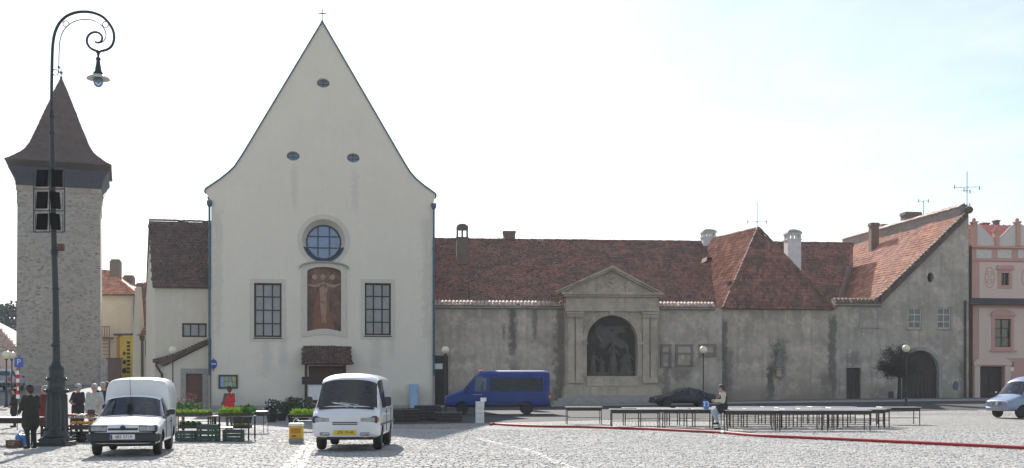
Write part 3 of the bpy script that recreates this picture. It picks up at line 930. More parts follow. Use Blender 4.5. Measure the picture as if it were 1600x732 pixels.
    # downpipes
    for u, zz in ((q(328, 400)[0]-.02, top[0][1]), (q(677, 400)[0]+.02, top[-1][1])):
        p = MB(); p.tube([(u, -.16, zz+.15), (u, -.16, FC.z(330, 587))], .085, 10); p.lathe([(.2, .35), (.2, .1), (.1, -.1)], (u, -.16, zz), 10)
        for z in (4, 8, 12): p.bb(u-.11, u+.11, -.17, 0, z, z+.05)
        p.build('downpipe', M['copper'], t, smooth=False)
        p = MB(); p.tube([(u, -.16, FC.z(330, 587)), (u, -.16, .05)], .08, 10); p.build('standpipe', M['stone_trim'], t)
    # low plinth
    for xa, xb in ((q(330, 640)[0]-.03, d0-.8), (d1+.6, q(676, 640)[0]+.03)): MB().bb(xa, xb, -.09, .01, -1, .3).build('plinth', M['stone_trim'], t)
    return t
def mural(t, m0, m1, z0, z1):
    """reddish painting of a standing figure with spread arms, sun and moon discs, in flat colours"""
    m, nt, b = newmat('faded red brown fresco')
    co = objco(nt)
    n1 = noise(nt, co, 1.1, 7, .65); n2 = noise(nt, co, 6, 5, .7)
    rp = nt.nodes.new('ShaderNodeValToRGB'); nt.links.new(n1, rp.inputs[0])
    rp.color_ramp.elements[0].position = .3; rp.color_ramp.elements[0].color = (.07, .045, .038, 1)
    rp.color_ramp.elements[1].position = .72; rp.color_ramp.elements[1].color = (.27, .17, .12, 1)
    e = rp.color_ramp.elements.new(.5); e.color = (.15, .085, .06, 1)
    c = mixc(nt, rng(nt, n2, .45, .75, 0, .4), rp.outputs[0], (.25, .2, .155, 1))
    nt.links.new(c, b.inputs['Base Color']); b.inputs['Roughness'].default_value = .9
    p = MB(); p.bb(m0-.1, m1+.1, .16, .3, z0-.1, z1+.5); pn = p.build('painted_panel', m, t)
    W, H = m1-m0, z1-z0+.35
    X = lambda s: m0+W*s; Z = lambda s: z0+H*(1-s)
    pale = pm('pale fresco flesh', (.42, .28, .2), (.3, .17, .11), 5, .9); rust = pm('rust fresco robe', (.20, .085, .055), (.26, .12, .075), 3, .9)
    def limb(mb, pts, ws):
        v = []; f = []
        for i, (p_, w) in enumerate(zip(pts, ws)):
            a = pts[max(i-1, 0)]; b_ = pts[min(i+1, len(pts)-1)]
            d = Vector((X(b_[0])-X(a[0]), Z(b_[1])-Z(a[1]))).normalized(); nn = Vector((-d.y, d.x))*w
            v += [(X(p_[0])+nn.x, .15, Z(p_[1])+nn.y), (X(p_[0])-nn.x, .15, Z(p_[1])-nn.y)]
        for i in range(len(pts)-1): f.append((2*i, 2*i+1, 2*i+3, 2*i+2))
        mb.add(v, f)
    ro = MB(); limb(ro, [(.48, .36), (.42, .6), (.5, .97)], [.42, .55, .75]); ro.v = [(a, .152, c_) for a, _, c_ in ro.v]; ro.build('painted_robe', rust, pn)
    fg = MB()
    limb(fg, [(.02, .27), (.2, .29), (.36, .27), (.46, .29)], [.05, .10, .13, .15]); limb(fg, [(.98, .25), (.8, .29), (.62, .27), (.5, .29)], [.05, .10, .13, .15])
    limb(fg, [(.48, .23), (.48, .33), (.47, .45), (.48, .55)], [.14, .30, .22, .24])
    limb(fg, [(.45, .53), (.44, .66), (.46, .78), (.45, .86)], [.14, .11, .085, .07]); limb(fg, [(.53, .53), (.53, .66), (.52, .78), (.54, .86)], [.14, .11, .085, .07])
    fg.v = [(a, .148, c_) for a, _, c_ in fg.v]; fg.build('painted_figure', pale, pn)
    for s, zz, r in ((.47, .15, .2), (.22, .15, .2), (.74, .15, .2)):
        d = MB(); d.add([(x, .145, z) for x, z in circle(X(s), Z(zz), r, r, 18)], [tuple(range(18))]); d.build('painted_disc', pale if s == .47 else pm('pale fresco ochre', (.44, .32, .22), (.33, .21, .14), 6, .9), pn)
church_o = church()

# blue cabinet and notice case on the church wall
def wall_things():
    u0, u1, z0, z1 = FC.rect(640, 600, 653, 634, -.3)
    t = thing('utility_cabinet', 'narrow light blue cabinet standing against the church wall', 'cabinet', FC.world(u0, -.1), FC.ang)
    bl = pm('pale blue enamel', (.36, .52, .72), (.30, .45, .64), 4, .5)
    w = u1-u0
    MB().rbox((w/2, -.18, (z1)/2), (w, .36, z1), .02).build('body', bl, t)
    MB().rbox((w/2, -.375, z1*.75), (w-.1, .03, z1*.42), .008).build('door', bl, t); MB().rbox((w/2, -.375, z1*.27), (w-.1, .03, z1*.42), .008).build('door', bl, t)
    MB().rbox((w*.85, -.40, z1*.7), (.03, .03, .14), .005).build('handle', M['dark_metal'], t)
    u0, u1, z0, z1 = FC.rect(341.5, 586, 371.5, 607.5)
    t = thing('notice_case', 'glazed notice case with coloured sheets on the church wall', 'notice case', FC.world(u0, 0, z0), FC.ang)
    w, h = u1-u0, z1-z0
    f = MB(); f.bb(0, .09, -.14, 0, 0, h); f.bb(w-.09, w, -.14, 0, 0, h); f.bb(.09, w-.09, -.138, 0, 0, .09); f.bb(.09, w-.09, -.138, 0, h-.09, h); f.build('frame', M['dark_wood'], t)
    MB().bb(.09, w-.09, -.05, -.005, .09, h-.09).build('back_panel', M['brown_wood'], t)
    cols = [((.3, .5, .75), 0, .24, 0, 1), ((.5, .42, .2), .26, .5, .52, 1), ((.25, .42, .6), .52, .74, .5, 1), ((.62, .55, .12), .76, 1, .5, 1), ((.35, .5, .3), .26, .5, 0, .48), ((.5, .5, .25), .52, .74, 0, .46), ((.28, .45, .42), .76, 1, 0, .46)]
    for c, a, b, d, e in cols:
        MB().bb(.12+a*(w-.24), .12+b*(w-.24), -.058, -.0515, .12+d*(h-.24), .12+e*(h-.24)).build('paper_sheet', pm('notice paper', c, tuple(k*.7 for k in c), 6, .7), t)
    # round blue sign on the pipe
    u, z = FC.uz(334, 569, -.3)
    t = thing('traffic_sign', 'round blue traffic sign on the downpipe beside the notice case', 'sign', FC.world(u, -.32, z), FC.ang+R(50))
    MB().lathe([(.34, 0), (.34, .02)], (0, 0, 0), 24, 'y').build('disc', M['sign_blue'], t)
    a = MB(); a.bb(-.2, .2, -.008, 0, -.045, .045); a.build('arrow', M['white'], t); MB().tube([(0, .02, -.5), (0, .02, .4)], .03).build('bracket', M['dark_metal'], t)
wall_things()

# ---------------------------------------------------------------- annex with lean-to
def annex():
    V0 = 1.4
    t = thing('church_annex', 'lower pale side building with brown tiled roof left of the church', 'building', FC.loc(), FC.ang)
    q = lambda x, y, v=V0: FC.uz(x, y, v)
    ul = q(239.5, 446)[0]; ur = -.02
    ze = q(285, 446)[1]; zr = FC.z(285, 347, 6.0); ulr = FC.u(232.5, 6.0); zw = ze-.02
    w0, w1, wz0, wz1 = FC.rect(284.5, 505.5, 323, 527, V0)
    wl_ = MB(); wall_holes(wl_, [(ul+.1, -1), (ur, -1), (ur, zw), (ul+.1, zw)], [[(w0, wz0), (w1, wz0), (w1, wz1), (w0, wz1)]], V0, V0+.5)
    wl_.build('wall', M['annex'], t)
    sd = MB(); A = (ul+.1, V0); B = (FC.u(228.5, 10.5), 10.5)
    sd.add([(A[0], A[1]+.001, -1), (B[0], B[1], -1), (B[0], B[1], zw), (ulr+.15, 6.0, zr-.1), (A[0], A[1]+.001, zw), (A[0]+.4, A[1]+.3, -1), (B[0]+.4, B[1], -1), (B[0]+.4, B[1], zw), (ulr+.5, 6, zr-.1), (A[0]+.4, A[1]+.3, zw)],
           [(0, 1, 2, 3, 4), (9, 8, 7, 6, 5)])
    sd.build('gable_wall', M['annex'], t)
    MB().bb(B[0], ur, 10.3, 10.8, -1, zw).build('back_wall', M['annex'], t)
    roof_part(t, [(ul-.02, V0-.3, ze-.15), (ur+.02, V0-.3, ze-.15), (ur+.02, 6.0, zr), (ulr, 6.0, zr)], M['brown_tile'], ridges=[((ulr, 6, zr), (ur, 6, zr))])
    MB().slab([(ur+.02, 10.9, ze), (B[0]-.1, 10.9, ze), (ulr, 6.0, zr-.003), (ur+.02, 6.0, zr-.003)], .14).build('roof', M['brown_tile'], t)
    window_grid(t, w0+.01, w1-.01, wz0+.01, wz1-.01, V0+.12, 3, 1, M['dark_wood'], M['window'], .11)
    # lean-to in front
    lt = thing('lean_to', 'small lean-to with sloping tiled roof and brown door against the church', 'shed', FC.loc(), FC.ang)
    V1 = .55
    q1 = lambda x, y, v=V1: FC.uz(x, y, v)
    lo = q1(256, 571); hi = q1(327.5, 536); uL = q1(243.5, 600)[0]
    d0, d1, dz0, dz1 = FC.rect(290.5, 584, 316.5, 640, V1)
    w = MB(); wall_holes(w, [(uL, -1), (-.1, -1), (-.1, hi[1]-.05), (uL, lo[1]-.4)], [[(d0, .12), (d1, .12), (d1, dz1), (d0, dz1)]], V1, V1+.4); w.build('wall', M['annex'], lt)
    MB().bb(uL, uL+.35, V1+.401, V0+.2, -1, lo[1]-.35).build('side_wall', M['annex'], lt)
    e0 = q1(238.5, 562.5, V1-.25); e1 = q1(254, 566, V1-.25); e2 = q1(328, 529, V1-.25)
    rp = [(e0[0], e0[1]), (e1[0], e1[1]-.05), (e2[0]+.05, e2[1]-.42), (e2[0]+.05, e2[1]+.05), (e1[0]+1.0, e1[1]+.62)]
    rf = MB(); rf.prism([(e0[0], e0[1]-.15), (e1[0], e1[1]-.27), (e2[0]+.02, e2[1]-.30), (e2[0]+.02, e2[1]+.02), (e1[0]+.3, e1[1]+.33), (e0[0], e0[1]+.06)], V1-.3, V0+1.2)
    ro = rf.build('roof', M['brown_tile'], lt)
    b = MB(); n = 18
    for i in range(n):
        k = i/n; u = e0[0]+(e2[0]-e0[0])*k; z = (e0[1]+.02)+(e2[1]-e0[1]-.02)*k-.12*math.sin(math.pi*min(1, k*1.3))
        b.box((u+.12, V1-.33, z-.1), (.2, .07, .3), Matrix.Translation((0, 0, 0)))
    tag(b.build('verge_tiles', M['brown_tile'], ro, fix=False), kind='stuff')
    s = MB(); band(s, d0, d1, dz0, dz1, .36, V1, .06); s.build('door_surround', M['stone_trim'], lt)
    d = MB(); d.bb(d0+.01, d1-.01, V1+.2, V1+.28, .12, dz1-.01)
    for i in range(4): d.bb(d0+.05+i*(d1-d0-.1)/4, d0+.05+(i+.92)*(d1-d0-.1)/4, V1+.175, V1+.201, .2, dz1-.1)
    dd = d.build('door', M['brown_wood'], lt); MB().tube([(d1-.18, V1+.15, 1.05), (d1-.18, V1+.15, 1.2)], .02).build('handle', M['dark_metal'], dd)
    p = MB(); u = q1(251, 580)[0]; zt = q1(251, 570)[1]
    p.tube([(u-.25, V1-.35, zt+.15), (u-.25, V1-.35, zt-.1), (u+.1, V1-.12, zt-.7), (u+.12, V1-.1, zt-1.2), (u+.12, V1-.1, .1)], .075, 10); p.build('downpipe', M['dark_metal'], lt)
annex()

# ---------------------------------------------------------------- convent wall, long roof, portal
WT = FW.z(780, 479.5)
def convent():
    t = thing('convent_range', 'long grey convent building with dark red roof behind a stained wall', 'building', FW.loc(), FW.ang)
    u0, u1 = 0.02, FW.u(1128)
    S = lambda px, hw, yt, yb, s: (FW.u(px), hw, FW.z(px, yt), FW.z(px, yb), s)
    ws = plaster('stained grey wall plaster', (.53, .455, .38), .8, [S(801, .33, 478, 560, .8), S(787, .14, 505, 535, .7), S(836, .22, 478, 535, .6), S(801, .5, 560, 625, .5), S(876, .55, 480, 640, .6), S(1041, .3, 570, 640, .5), S(1066, .8, 573, 600, .6)],
                 damp=(2.0, .7), blotch=(.37, .305, .245))
    out = [(u0, -1), (u1, -1), (u1, WT), (u0, WT)]
    wall_holes(MB(), out, [], 0, .7).build('wall', ws, t)
    co0 = FW.z(780, 480, -.3); co1 = FW.z(780, 470.5, .3)
    coping(t, u0+.02, FW.u(880), 0, co0+.02, co1, M['coping_tile'])
    coping(t, FW.u(1026), FW.u(1117), 0, co0+.02, co1, M['coping_tile'])
    # faint blind frames
    for a, b, ys in ((1034, 1047, (539.5, 552, 574)), (1057, 1081, (539.5, 552.5, 572)), (1094, 1117, (539, 552.5, 557))):
        m = MB(); x0, x1 = FW.u(a), FW.u(b); zz = [FW.z(a, y) for y in ys]
        for x in (x0, x1): m.bb(x-.09, x+.09, -.07, .01, zz[-1], zz[0])
        for z in zz: m.bb(x0-.12, x1+.12, -.09, .01, z-.06, z+.06)
        m.build('blind_frame', M['statue'], t)
    # gate at the church corner
    a, b, z0, z1 = FW.rect(679, 556, 700, 640, -.05)
    g = MB(); g.bb(a, b, -.12, .01, -.5, z1)
    for i in range(5): g.bb(a+.05+i*(b-a-.1)/5, a+.05+(i+.9)*(b-a-.1)/5, -.15, -.119, .3, z1-.1)
    gt = g.build('gate', M['dark_wood'], t)
    n0, n1, n2, n3 = FW.rect(678.5, 568.5, 691.5, 577, -.2)
    MB().bb(n0, n1, -.175, -.152, n2, n3).build('notice_plate', M['white'], gt)
    # long roof
    RV = 11.6
    zr = FW.z(740, 376, RV); zr2 = FW.z(1090, 378.5, RV); zr = (zr+zr2)/2
    ze = WT+.05
    ul, ur = -1.2, FW.u(1334, RV)
    e_r = FW.u(1302, .75)
    roof_part(t, [(ul, .75, ze), (e_r, .75, ze), (ur, RV, zr), (ul, RV, zr)], M['red_tile'], ridges=[((ul, RV, zr), (ur, RV, zr))])
    MB().slab([(ur, 2*RV-.7, ze), (ul, 2*RV-.7, ze), (ul, RV, zr-.004), (ur, RV, zr-.004)], .14).build('roof', M['red_tile'], t)
    ew = MB(); ew.add([(e_r-.06, .8, ze-.2), (ur-.06, RV, ze-.2), (ur-.06, RV, zr-.16), (e_r-.06, .8, ze-.15)], [(0, 1, 2, 3)]); ew.build('end_wall', M['mortar'], t, fix=False)
    bw = MB(); bw.bb(ul, FW.u(1090), .8, 1.2, -1, ze-.16); bw.bb(ul, ur, 2*RV-1.6, 2*RV-1.2, -1, ze-.16); bw.build('inner_wall', M['annex'], t)
    # brick chimney with vaulted cap
    def chim(px0, px1, v, ytop, ybot, mat, cap='arch', name='chimney'):
        a, b = FW.u(px0, v), FW.u(px1, v); z1 = FW.z(px0, ytop, v); z0 = FW.z(px0, ybot, v); w = b-a
        m = MB()
        if cap == 'block':
            m.bb(a, b, v, v+w*.8, z0-1.5, z1-.12); m.bb(a-.06, b+.06, v-.06, v+w*.8+.06, z1-.2, z1)
            return m.build(name, mat, t)
        hh = w*1.25; m.bb(a, b, v, v+w*.9, z0-1.2, z1-hh); m.bb(a-.05, b+.05, v-.05, v+w*.9+.05, z1-hh, z1-hh+.09)
        c = m.build(name, mat, t)
        k = MB(); q = w/7
        for i, x in enumerate((a, a+3*q, a+6*q)):
            for vv in (v, v+w*.9-q): k.bb(x, x+q, vv, vv+q, z1-hh+.09, z1-w*.5)
        k.bb(a, b, v, v+w*.9, z1-w*.5, z1-w*.36)
        k.build('cap_arcade', mat, c)
        k = MB(); pr = arc((a+b)/2, z1-w*.36, w*.53, w*.36, 0, 180, 8); k.prism(pr, v-.03, v+w*.9+.03); k.build('cap_vault', mat, c)
        return c
    chim(713.5, 731.5, 7.3, 349.5, 412, M['brick_chimney'])
    chim(787, 805, 12.1, 361, 378, M['brick_chimney'], 'block')
    return t, chim
conv, chim = convent()

def statue_group(): pass
# ---------------------------------------------------------------- continuous bodies: smooth union of tapered limbs, surfaced on a grid
def _cone(Q, p0, r0, p1, r1):
    a = np.array(p0); b = np.array(p1); d = b-a; L2 = float(d @ d)+1e-12
    t = np.clip(((Q-a) @ d)/L2, 0, 1)
    return np.linalg.norm(Q-(a+t[..., None]*d), axis=-1) - (r0+(r1-r0)*t)
def sdf_mesh(parts, h=.011, k=.03):
    """parts: (material index, p0, r0, p1, r1[, blend])"""
    lo = np.min([np.minimum(np.array(p[1])-p[2], np.array(p[3])-p[4]) for p in parts], 0)-3*h
    hi = np.max([np.maximum(np.array(p[1])+p[2], np.array(p[3])+p[4]) for p in parts], 0)+3*h
    n = np.ceil((hi-lo)/h).astype(int)+1
    D = np.full(n, 1.0); RAW = np.full(n, 1.0); MI = np.zeros(n, int)
    for p in parts:
        mi, p0, r0, p1, r1 = p[:5]; kk = p[5] if len(p) > 5 else k
        mg = kk+3*h
        a = np.maximum(((np.minimum(np.array(p0)-r0, np.array(p1)-r1)-mg-lo)/h).astype(int), 0)
        b = np.minimum(((np.maximum(np.array(p0)+r0, np.array(p1)+r1)+mg-lo)/h).astype(int)+2, n)
        sl = tuple(slice(a[i], b[i]) for i in range(3))
        g = np.stack(np.meshgrid(*[lo[i]+h*np.arange(a[i], b[i]) for i in range(3)], indexing='ij'), -1)
        d = _cone(g, p0, r0, p1, r1)
        c = D[sl]
        hh = np.maximum(kk-np.abs(c-d), 0)/kk
        D[sl] = np.minimum(c, d)-hh*hh*kk*.25
        m = d < RAW[sl]
        RAW[sl] = np.where(m, d, RAW[sl]); MI[sl] = np.where(m, mi, MI[sl])
    ins = D < 0
    nx, ny, nz = n
    cs = [(i, j, l) for i in (0, 1) for j in (0, 1) for l in (0, 1)]
    S = lambda A, c: A[c[0]:nx-1+c[0], c[1]:ny-1+c[1], c[2]:nz-1+c[2]]
    cnt = np.zeros((nx-1, ny-1, nz-1)); pos = np.zeros((nx-1, ny-1, nz-1, 3))
    for a in cs:
        for ax in range(3):
            if a[ax]: continue
            b = list(a); b[ax] = 1
            da, db = S(D, a), S(D, b)
            m = (da < 0) != (db < 0)
            t = np.where(m, da/np.where(m, da-db, 1), 0)
            for q in range(3):
                pos[..., q] += m*(a[q] + (t if q == ax else 0))
            cnt += m
    act = cnt > 0
    idx = np.full(act.shape, -1); idx[act] = np.arange(act.sum())
    ii = np.argwhere(act)
    V = lo + h*(ii + pos[act]/cnt[act][:, None])
    mats = MI[:-1, :-1, :-1][act]
    F = []
    for ax in range(3):
        u, v = (ax+1) % 3, (ax+2) % 3
        sa = [slice(None)]*3; sb = [slice(None)]*3
        sa[ax] = slice(0, n[ax]-1); sb[ax] = slice(1, n[ax])
        e = np.argwhere(ins[tuple(sa)] != ins[tuple(sb)])
        e = e[(e[:, u] > 0) & (e[:, v] > 0) & (e[:, u] < n[u]-1) & (e[:, v] < n[v]-1)]
        fl = ins[tuple(e.T)]
        o = np.zeros(3, int)
        def I(du, dv):
            c = e.copy(); c[:, u] -= du; c[:, v] -= dv
            return idx[tuple(c.T)]
        q = np.stack([I(1, 1), I(0, 1), I(0, 0), I(1, 0)], 1)
        q[~fl] = q[~fl][:, ::-1]
        F.append(q)
    F = np.concatenate(F)
    return V, F, mats
def sdf_object(name, parts, mats, parent=None, h=.011, k=.03, scale=1.0):
    V, F, mi = sdf_mesh(parts, h, k)
    me = bpy.data.meshes.new(name)
    me.from_pydata((V*scale).tolist(), [], F.tolist())
    for m in mats: me.materials.append(m)
    me.polygons.foreach_set('material_index', mi[F[:, 2]].astype(np.int32))
    me.polygons.foreach_set('use_smooth', [True]*len(F))
    me.update()
    return link(name, me, parent)

def hand_parts(mi, w, d, n, side, curl=.5, size=1.0):
    """palm, four fingers of different length and a thumb from the palm's side; w wrist, d direction, n palm normal"""
    w = Vector(w); d = Vector(d).normalized(); n = Vector(n); n = (n-d*n.dot(d)).normalized(); s = d.cross(n)*side
    out = []
    V = lambda v: tuple(v)
    for o in (-.024, 0, .024): out.append((mi, V(w+s*o*.7), .02, V(w+d*.085+s*o), .015, .012))
    for i, (o, L) in enumerate(((-.033, .058), (-.011, .072), (.011, .078), (.033, .068))):
        a = w+d*.09+s*o
        d1 = (d*math.cos(curl)+n*math.sin(curl)); d2 = (d*math.cos(curl*2.1)+n*math.sin(curl*2.1))
        b = a+d1*L*.55; c = b+d2*L*.5
        out += [(mi, V(a), .0105, V(b), .0095, .004), (mi, V(b), .0095, V(c), .008, .004)]
    a = w+d*.025+s*.03; b = a+(d*.6+s*.6+n*.45).normalized()*.045; c = b+(d*.85+n*.5).normalized()*.035
    out += [(mi, V(a), .014, V(b), .0115, .006), (mi, V(b), .0115, V(c), .009, .004)]
    return out

BASE = dict(pelvis=(0, 0, .95), chest=(0, .0, 1.27), neck=(0, .01, 1.46), head=(0, -.005, 1.615),
            shL=(.185, .01, 1.41), shR=(-.185, .01, 1.41), elL=(.245, .05, 1.13), elR=(-.245, .05, 1.13),
            wrL=(.25, -.06, .90), wrR=(-.25, -.06, .90), hdL=(0, -.25, -1), hdR=(0, -.25, -1),
            hipL=(.095, .0, .93), hipR=(-.095, .0, .93), knL=(.10, -.02, .52), knR=(-.10, -.02, .52),
            anL=(.105, .03, .09), anR=(-.105, .03, .09), toL=(.125, -.13, .035), toR=(-.125, -.13, .035), look=(0, -1, 0))
def person(label, X, Y, rz, height, top, legs, hair, pose=None, hem=.86, sleeve=None, hat=None, hairlen=0, bulk=1.0, group=None, glasses=False, z=None):
    p = dict(BASE); p.update(pose or {})
    t = thing('person', label, 'person', (X, Y, gz(X, Y)+.012 if z is None else z), rz, group)
    sc = height/1.74
    V = {k: np.array(v, float) for k, v in p.items()}
    T, L, S, K, SH, E, LP = 0, 1, 2, 3, 4, 5, 6
    mats = [M[top], M[legs], M[sleeve or top], M['skin'], M['shoe'], M['eye'], M['skin']]
    b = bulk
    parts = []
    up = V['neck']-V['pelvis']; up = up/np.linalg.norm(up)
    ax = V['shL']-V['shR']; ax = ax/np.linalg.norm(ax)
    for s_ in (-1, 1):
        parts += [(T, V['pelvis']+ax*s_*.075*b, .105*b, V['chest']+ax*s_*.085*b, .115*b, .06),
                  (T, V['chest']+ax*s_*.085*b, .115*b, V['neck']-up*.10+ax*s_*.09, .085, .06)]
    parts += [(T, V['neck']-up*.09+ax*.11, .07, V['neck']-up*.09-ax*.11, .07, .05)]
    parts += [(K, V['neck']-up*.05, .062, V['head']-up*.06, .055, .02)]
    parts += [(T, V['neck']-up*.06, .085, V['neck']-up*.025, .068, .02)]       # collar
    for q in 'LR':
        parts += [(S, V['sh'+q], .07*b, V['el'+q], .054*b, .03), (S, V['el'+q], .055*b, V['wr'+q], .040*b, .02)]
        hd = V['hd'+q]/np.linalg.norm(V['hd'+q])
        parts += hand_parts(K, V['wr'+q]+hd*.005, hd, p.get('pn'+q, (-1 if q == 'L' else 1, 0, 0)), 1 if q == 'L' else -1, p.get('curl', .45))
        parts += [(L, V['hip'+q], .102*b, V['kn'+q], .068, .03), (L, V['kn'+q], .068, V['an'+q]+np.array((0, 0, .03)), .05, .02)]
        parts += [(SH, V['an'+q]+np.array((0, .02, -.045)), .045, V['to'+q], .038, .015)]
        if hem < .84:
            e = V['kn'+q]+(V['hip'+q]-V['kn'+q])*max(0, (hem-.5)/.44)
            parts += [(T, V['hip'+q]+np.array((0, 0, .02)), .125*b, e, .135*b, .08)]
    lk = V['look']/np.linalg.norm(V['look']); sd = np.cross(np.array((0, 0, 1.)), -lk); sd = sd/np.linalg.norm(sd); uz = np.array((0, 0, 1.))
    H = V['head']
    parts += [(K, H+uz*.035-lk*.015, .092, H+uz*.03+lk*.012, .088, .02), (K, H-uz*.055+lk*.035, .056, H+uz*.0+lk*.02, .075, .03),
              (K, H-uz*.085+lk*.055, .028, H-uz*.07+lk*.05, .035, .02),
              (K, H+uz*.005+lk*.095, .011, H-uz*.03+lk*.108, .016, .01)]
    for s_ in (-1, 1):
        parts += [(K, H+sd*s_*.084+uz*.01-lk*.0, .014, H+sd*s_*.082-uz*.03-lk*.002, .011, .008),
                  (E, H+sd*s_*.033+uz*.012+lk*.086, .0115, H+sd*s_*.036+uz*.012+lk*.086, .0115, .002)]
    parts += [(LP, H-sd*.022-uz*.058+lk*.083, .008, H+sd*.022-uz*.058+lk*.083, .008, .004)]
    mats[LP] = M['lips']
    o = sdf_object('body', parts, mats, t, .0105, .03, sc)
    hp = [(0, H+uz*.05-lk*.03, .096, H+uz*.055+lk*.02, .086, .03), (0, H+uz*.0-lk*.055, .075, H-uz*(.05+hairlen)-lk*.05, .06, .03)]
    for s_ in (-1, 1): hp += [(0, H+sd*s_*.05+uz*.045, .055, H+sd*s_*.066-uz*(.0+hairlen)-lk*.02, .035, .03)]
    sdf_object('hair', hp, [M[hair]], t, .0105, .03, sc)
    if hat:
        hm = [(0, H+uz*.085-lk*.02, .092, H+uz*.09+lk*.02, .088, .02), (0, H+uz*.075+lk*.08, .022, H+uz*.062+lk*.145, .014, .02), (0, H+uz*.075+lk*.08+sd*.05, .02, H+uz*.062+lk*.13+sd*.03, .014, .02), (0, H+uz*.075+lk*.08-sd*.05, .02, H+uz*.062+lk*.13-sd*.03, .014, .02)]
        sdf_object('cap', hm, [M[hat]], t, .0105, .02, sc)
    if glasses:
        gm = [(0, H+sd*.014+uz*.014+lk*.096, .017, H+sd*.052+uz*.014+lk*.086, .017, .004), (0, H-sd*.014+uz*.014+lk*.096, .017, H-sd*.052+uz*.014+lk*.086, .017, .004), (0, H-sd*.02+uz*.02+lk*.1, .006, H+sd*.02+uz*.02+lk*.1, .006, .004)]
        sdf_object('sunglasses', gm, [M['black']], t, .006, .004, sc)
    return t
M['lips'] = pm('lips', (.36, .15, .12), (.32, .13, .10), 9, .5)

def robed(mi, x, y, z, h, lean=0.0, arm=0.0):
    """a stone figure as limb parts: robe, torso, head, arms"""
    s = h/1.7; o = np.array((x, y, z)); A = lambda *p: o+s*np.array(p)
    return [(mi, A(-.1, 0, .1), .17*s, A(lean*.5-.06, 0, .9), .13*s), (mi, A(.1, 0, .1), .17*s, A(lean*.5+.06, 0, .9), .13*s), (mi, A(lean*.5, 0, .95), .16*s, A(lean, 0, 1.32), .15*s),
            (mi, A(lean, -.02, 1.4), .06*s, A(lean*1.1, -.03, 1.62), .10*s, .02), (mi, A(lean-.17, 0, 1.33), .07*s, A(lean-.3, -.12, 1.05+arm*.4), .055*s), (mi, A(lean-.3, -.12, 1.05+arm*.4), .055*s, A(lean-.2, -.28, 1.1+arm), .045*s),
            (mi, A(lean+.17, 0, 1.33), .07*s, A(lean+.3, -.1, 1.06), .055*s), (mi, A(lean+.3, -.1, 1.06), .055*s, A(lean+.15, -.26, 1.0+arm*.5), .045*s)]

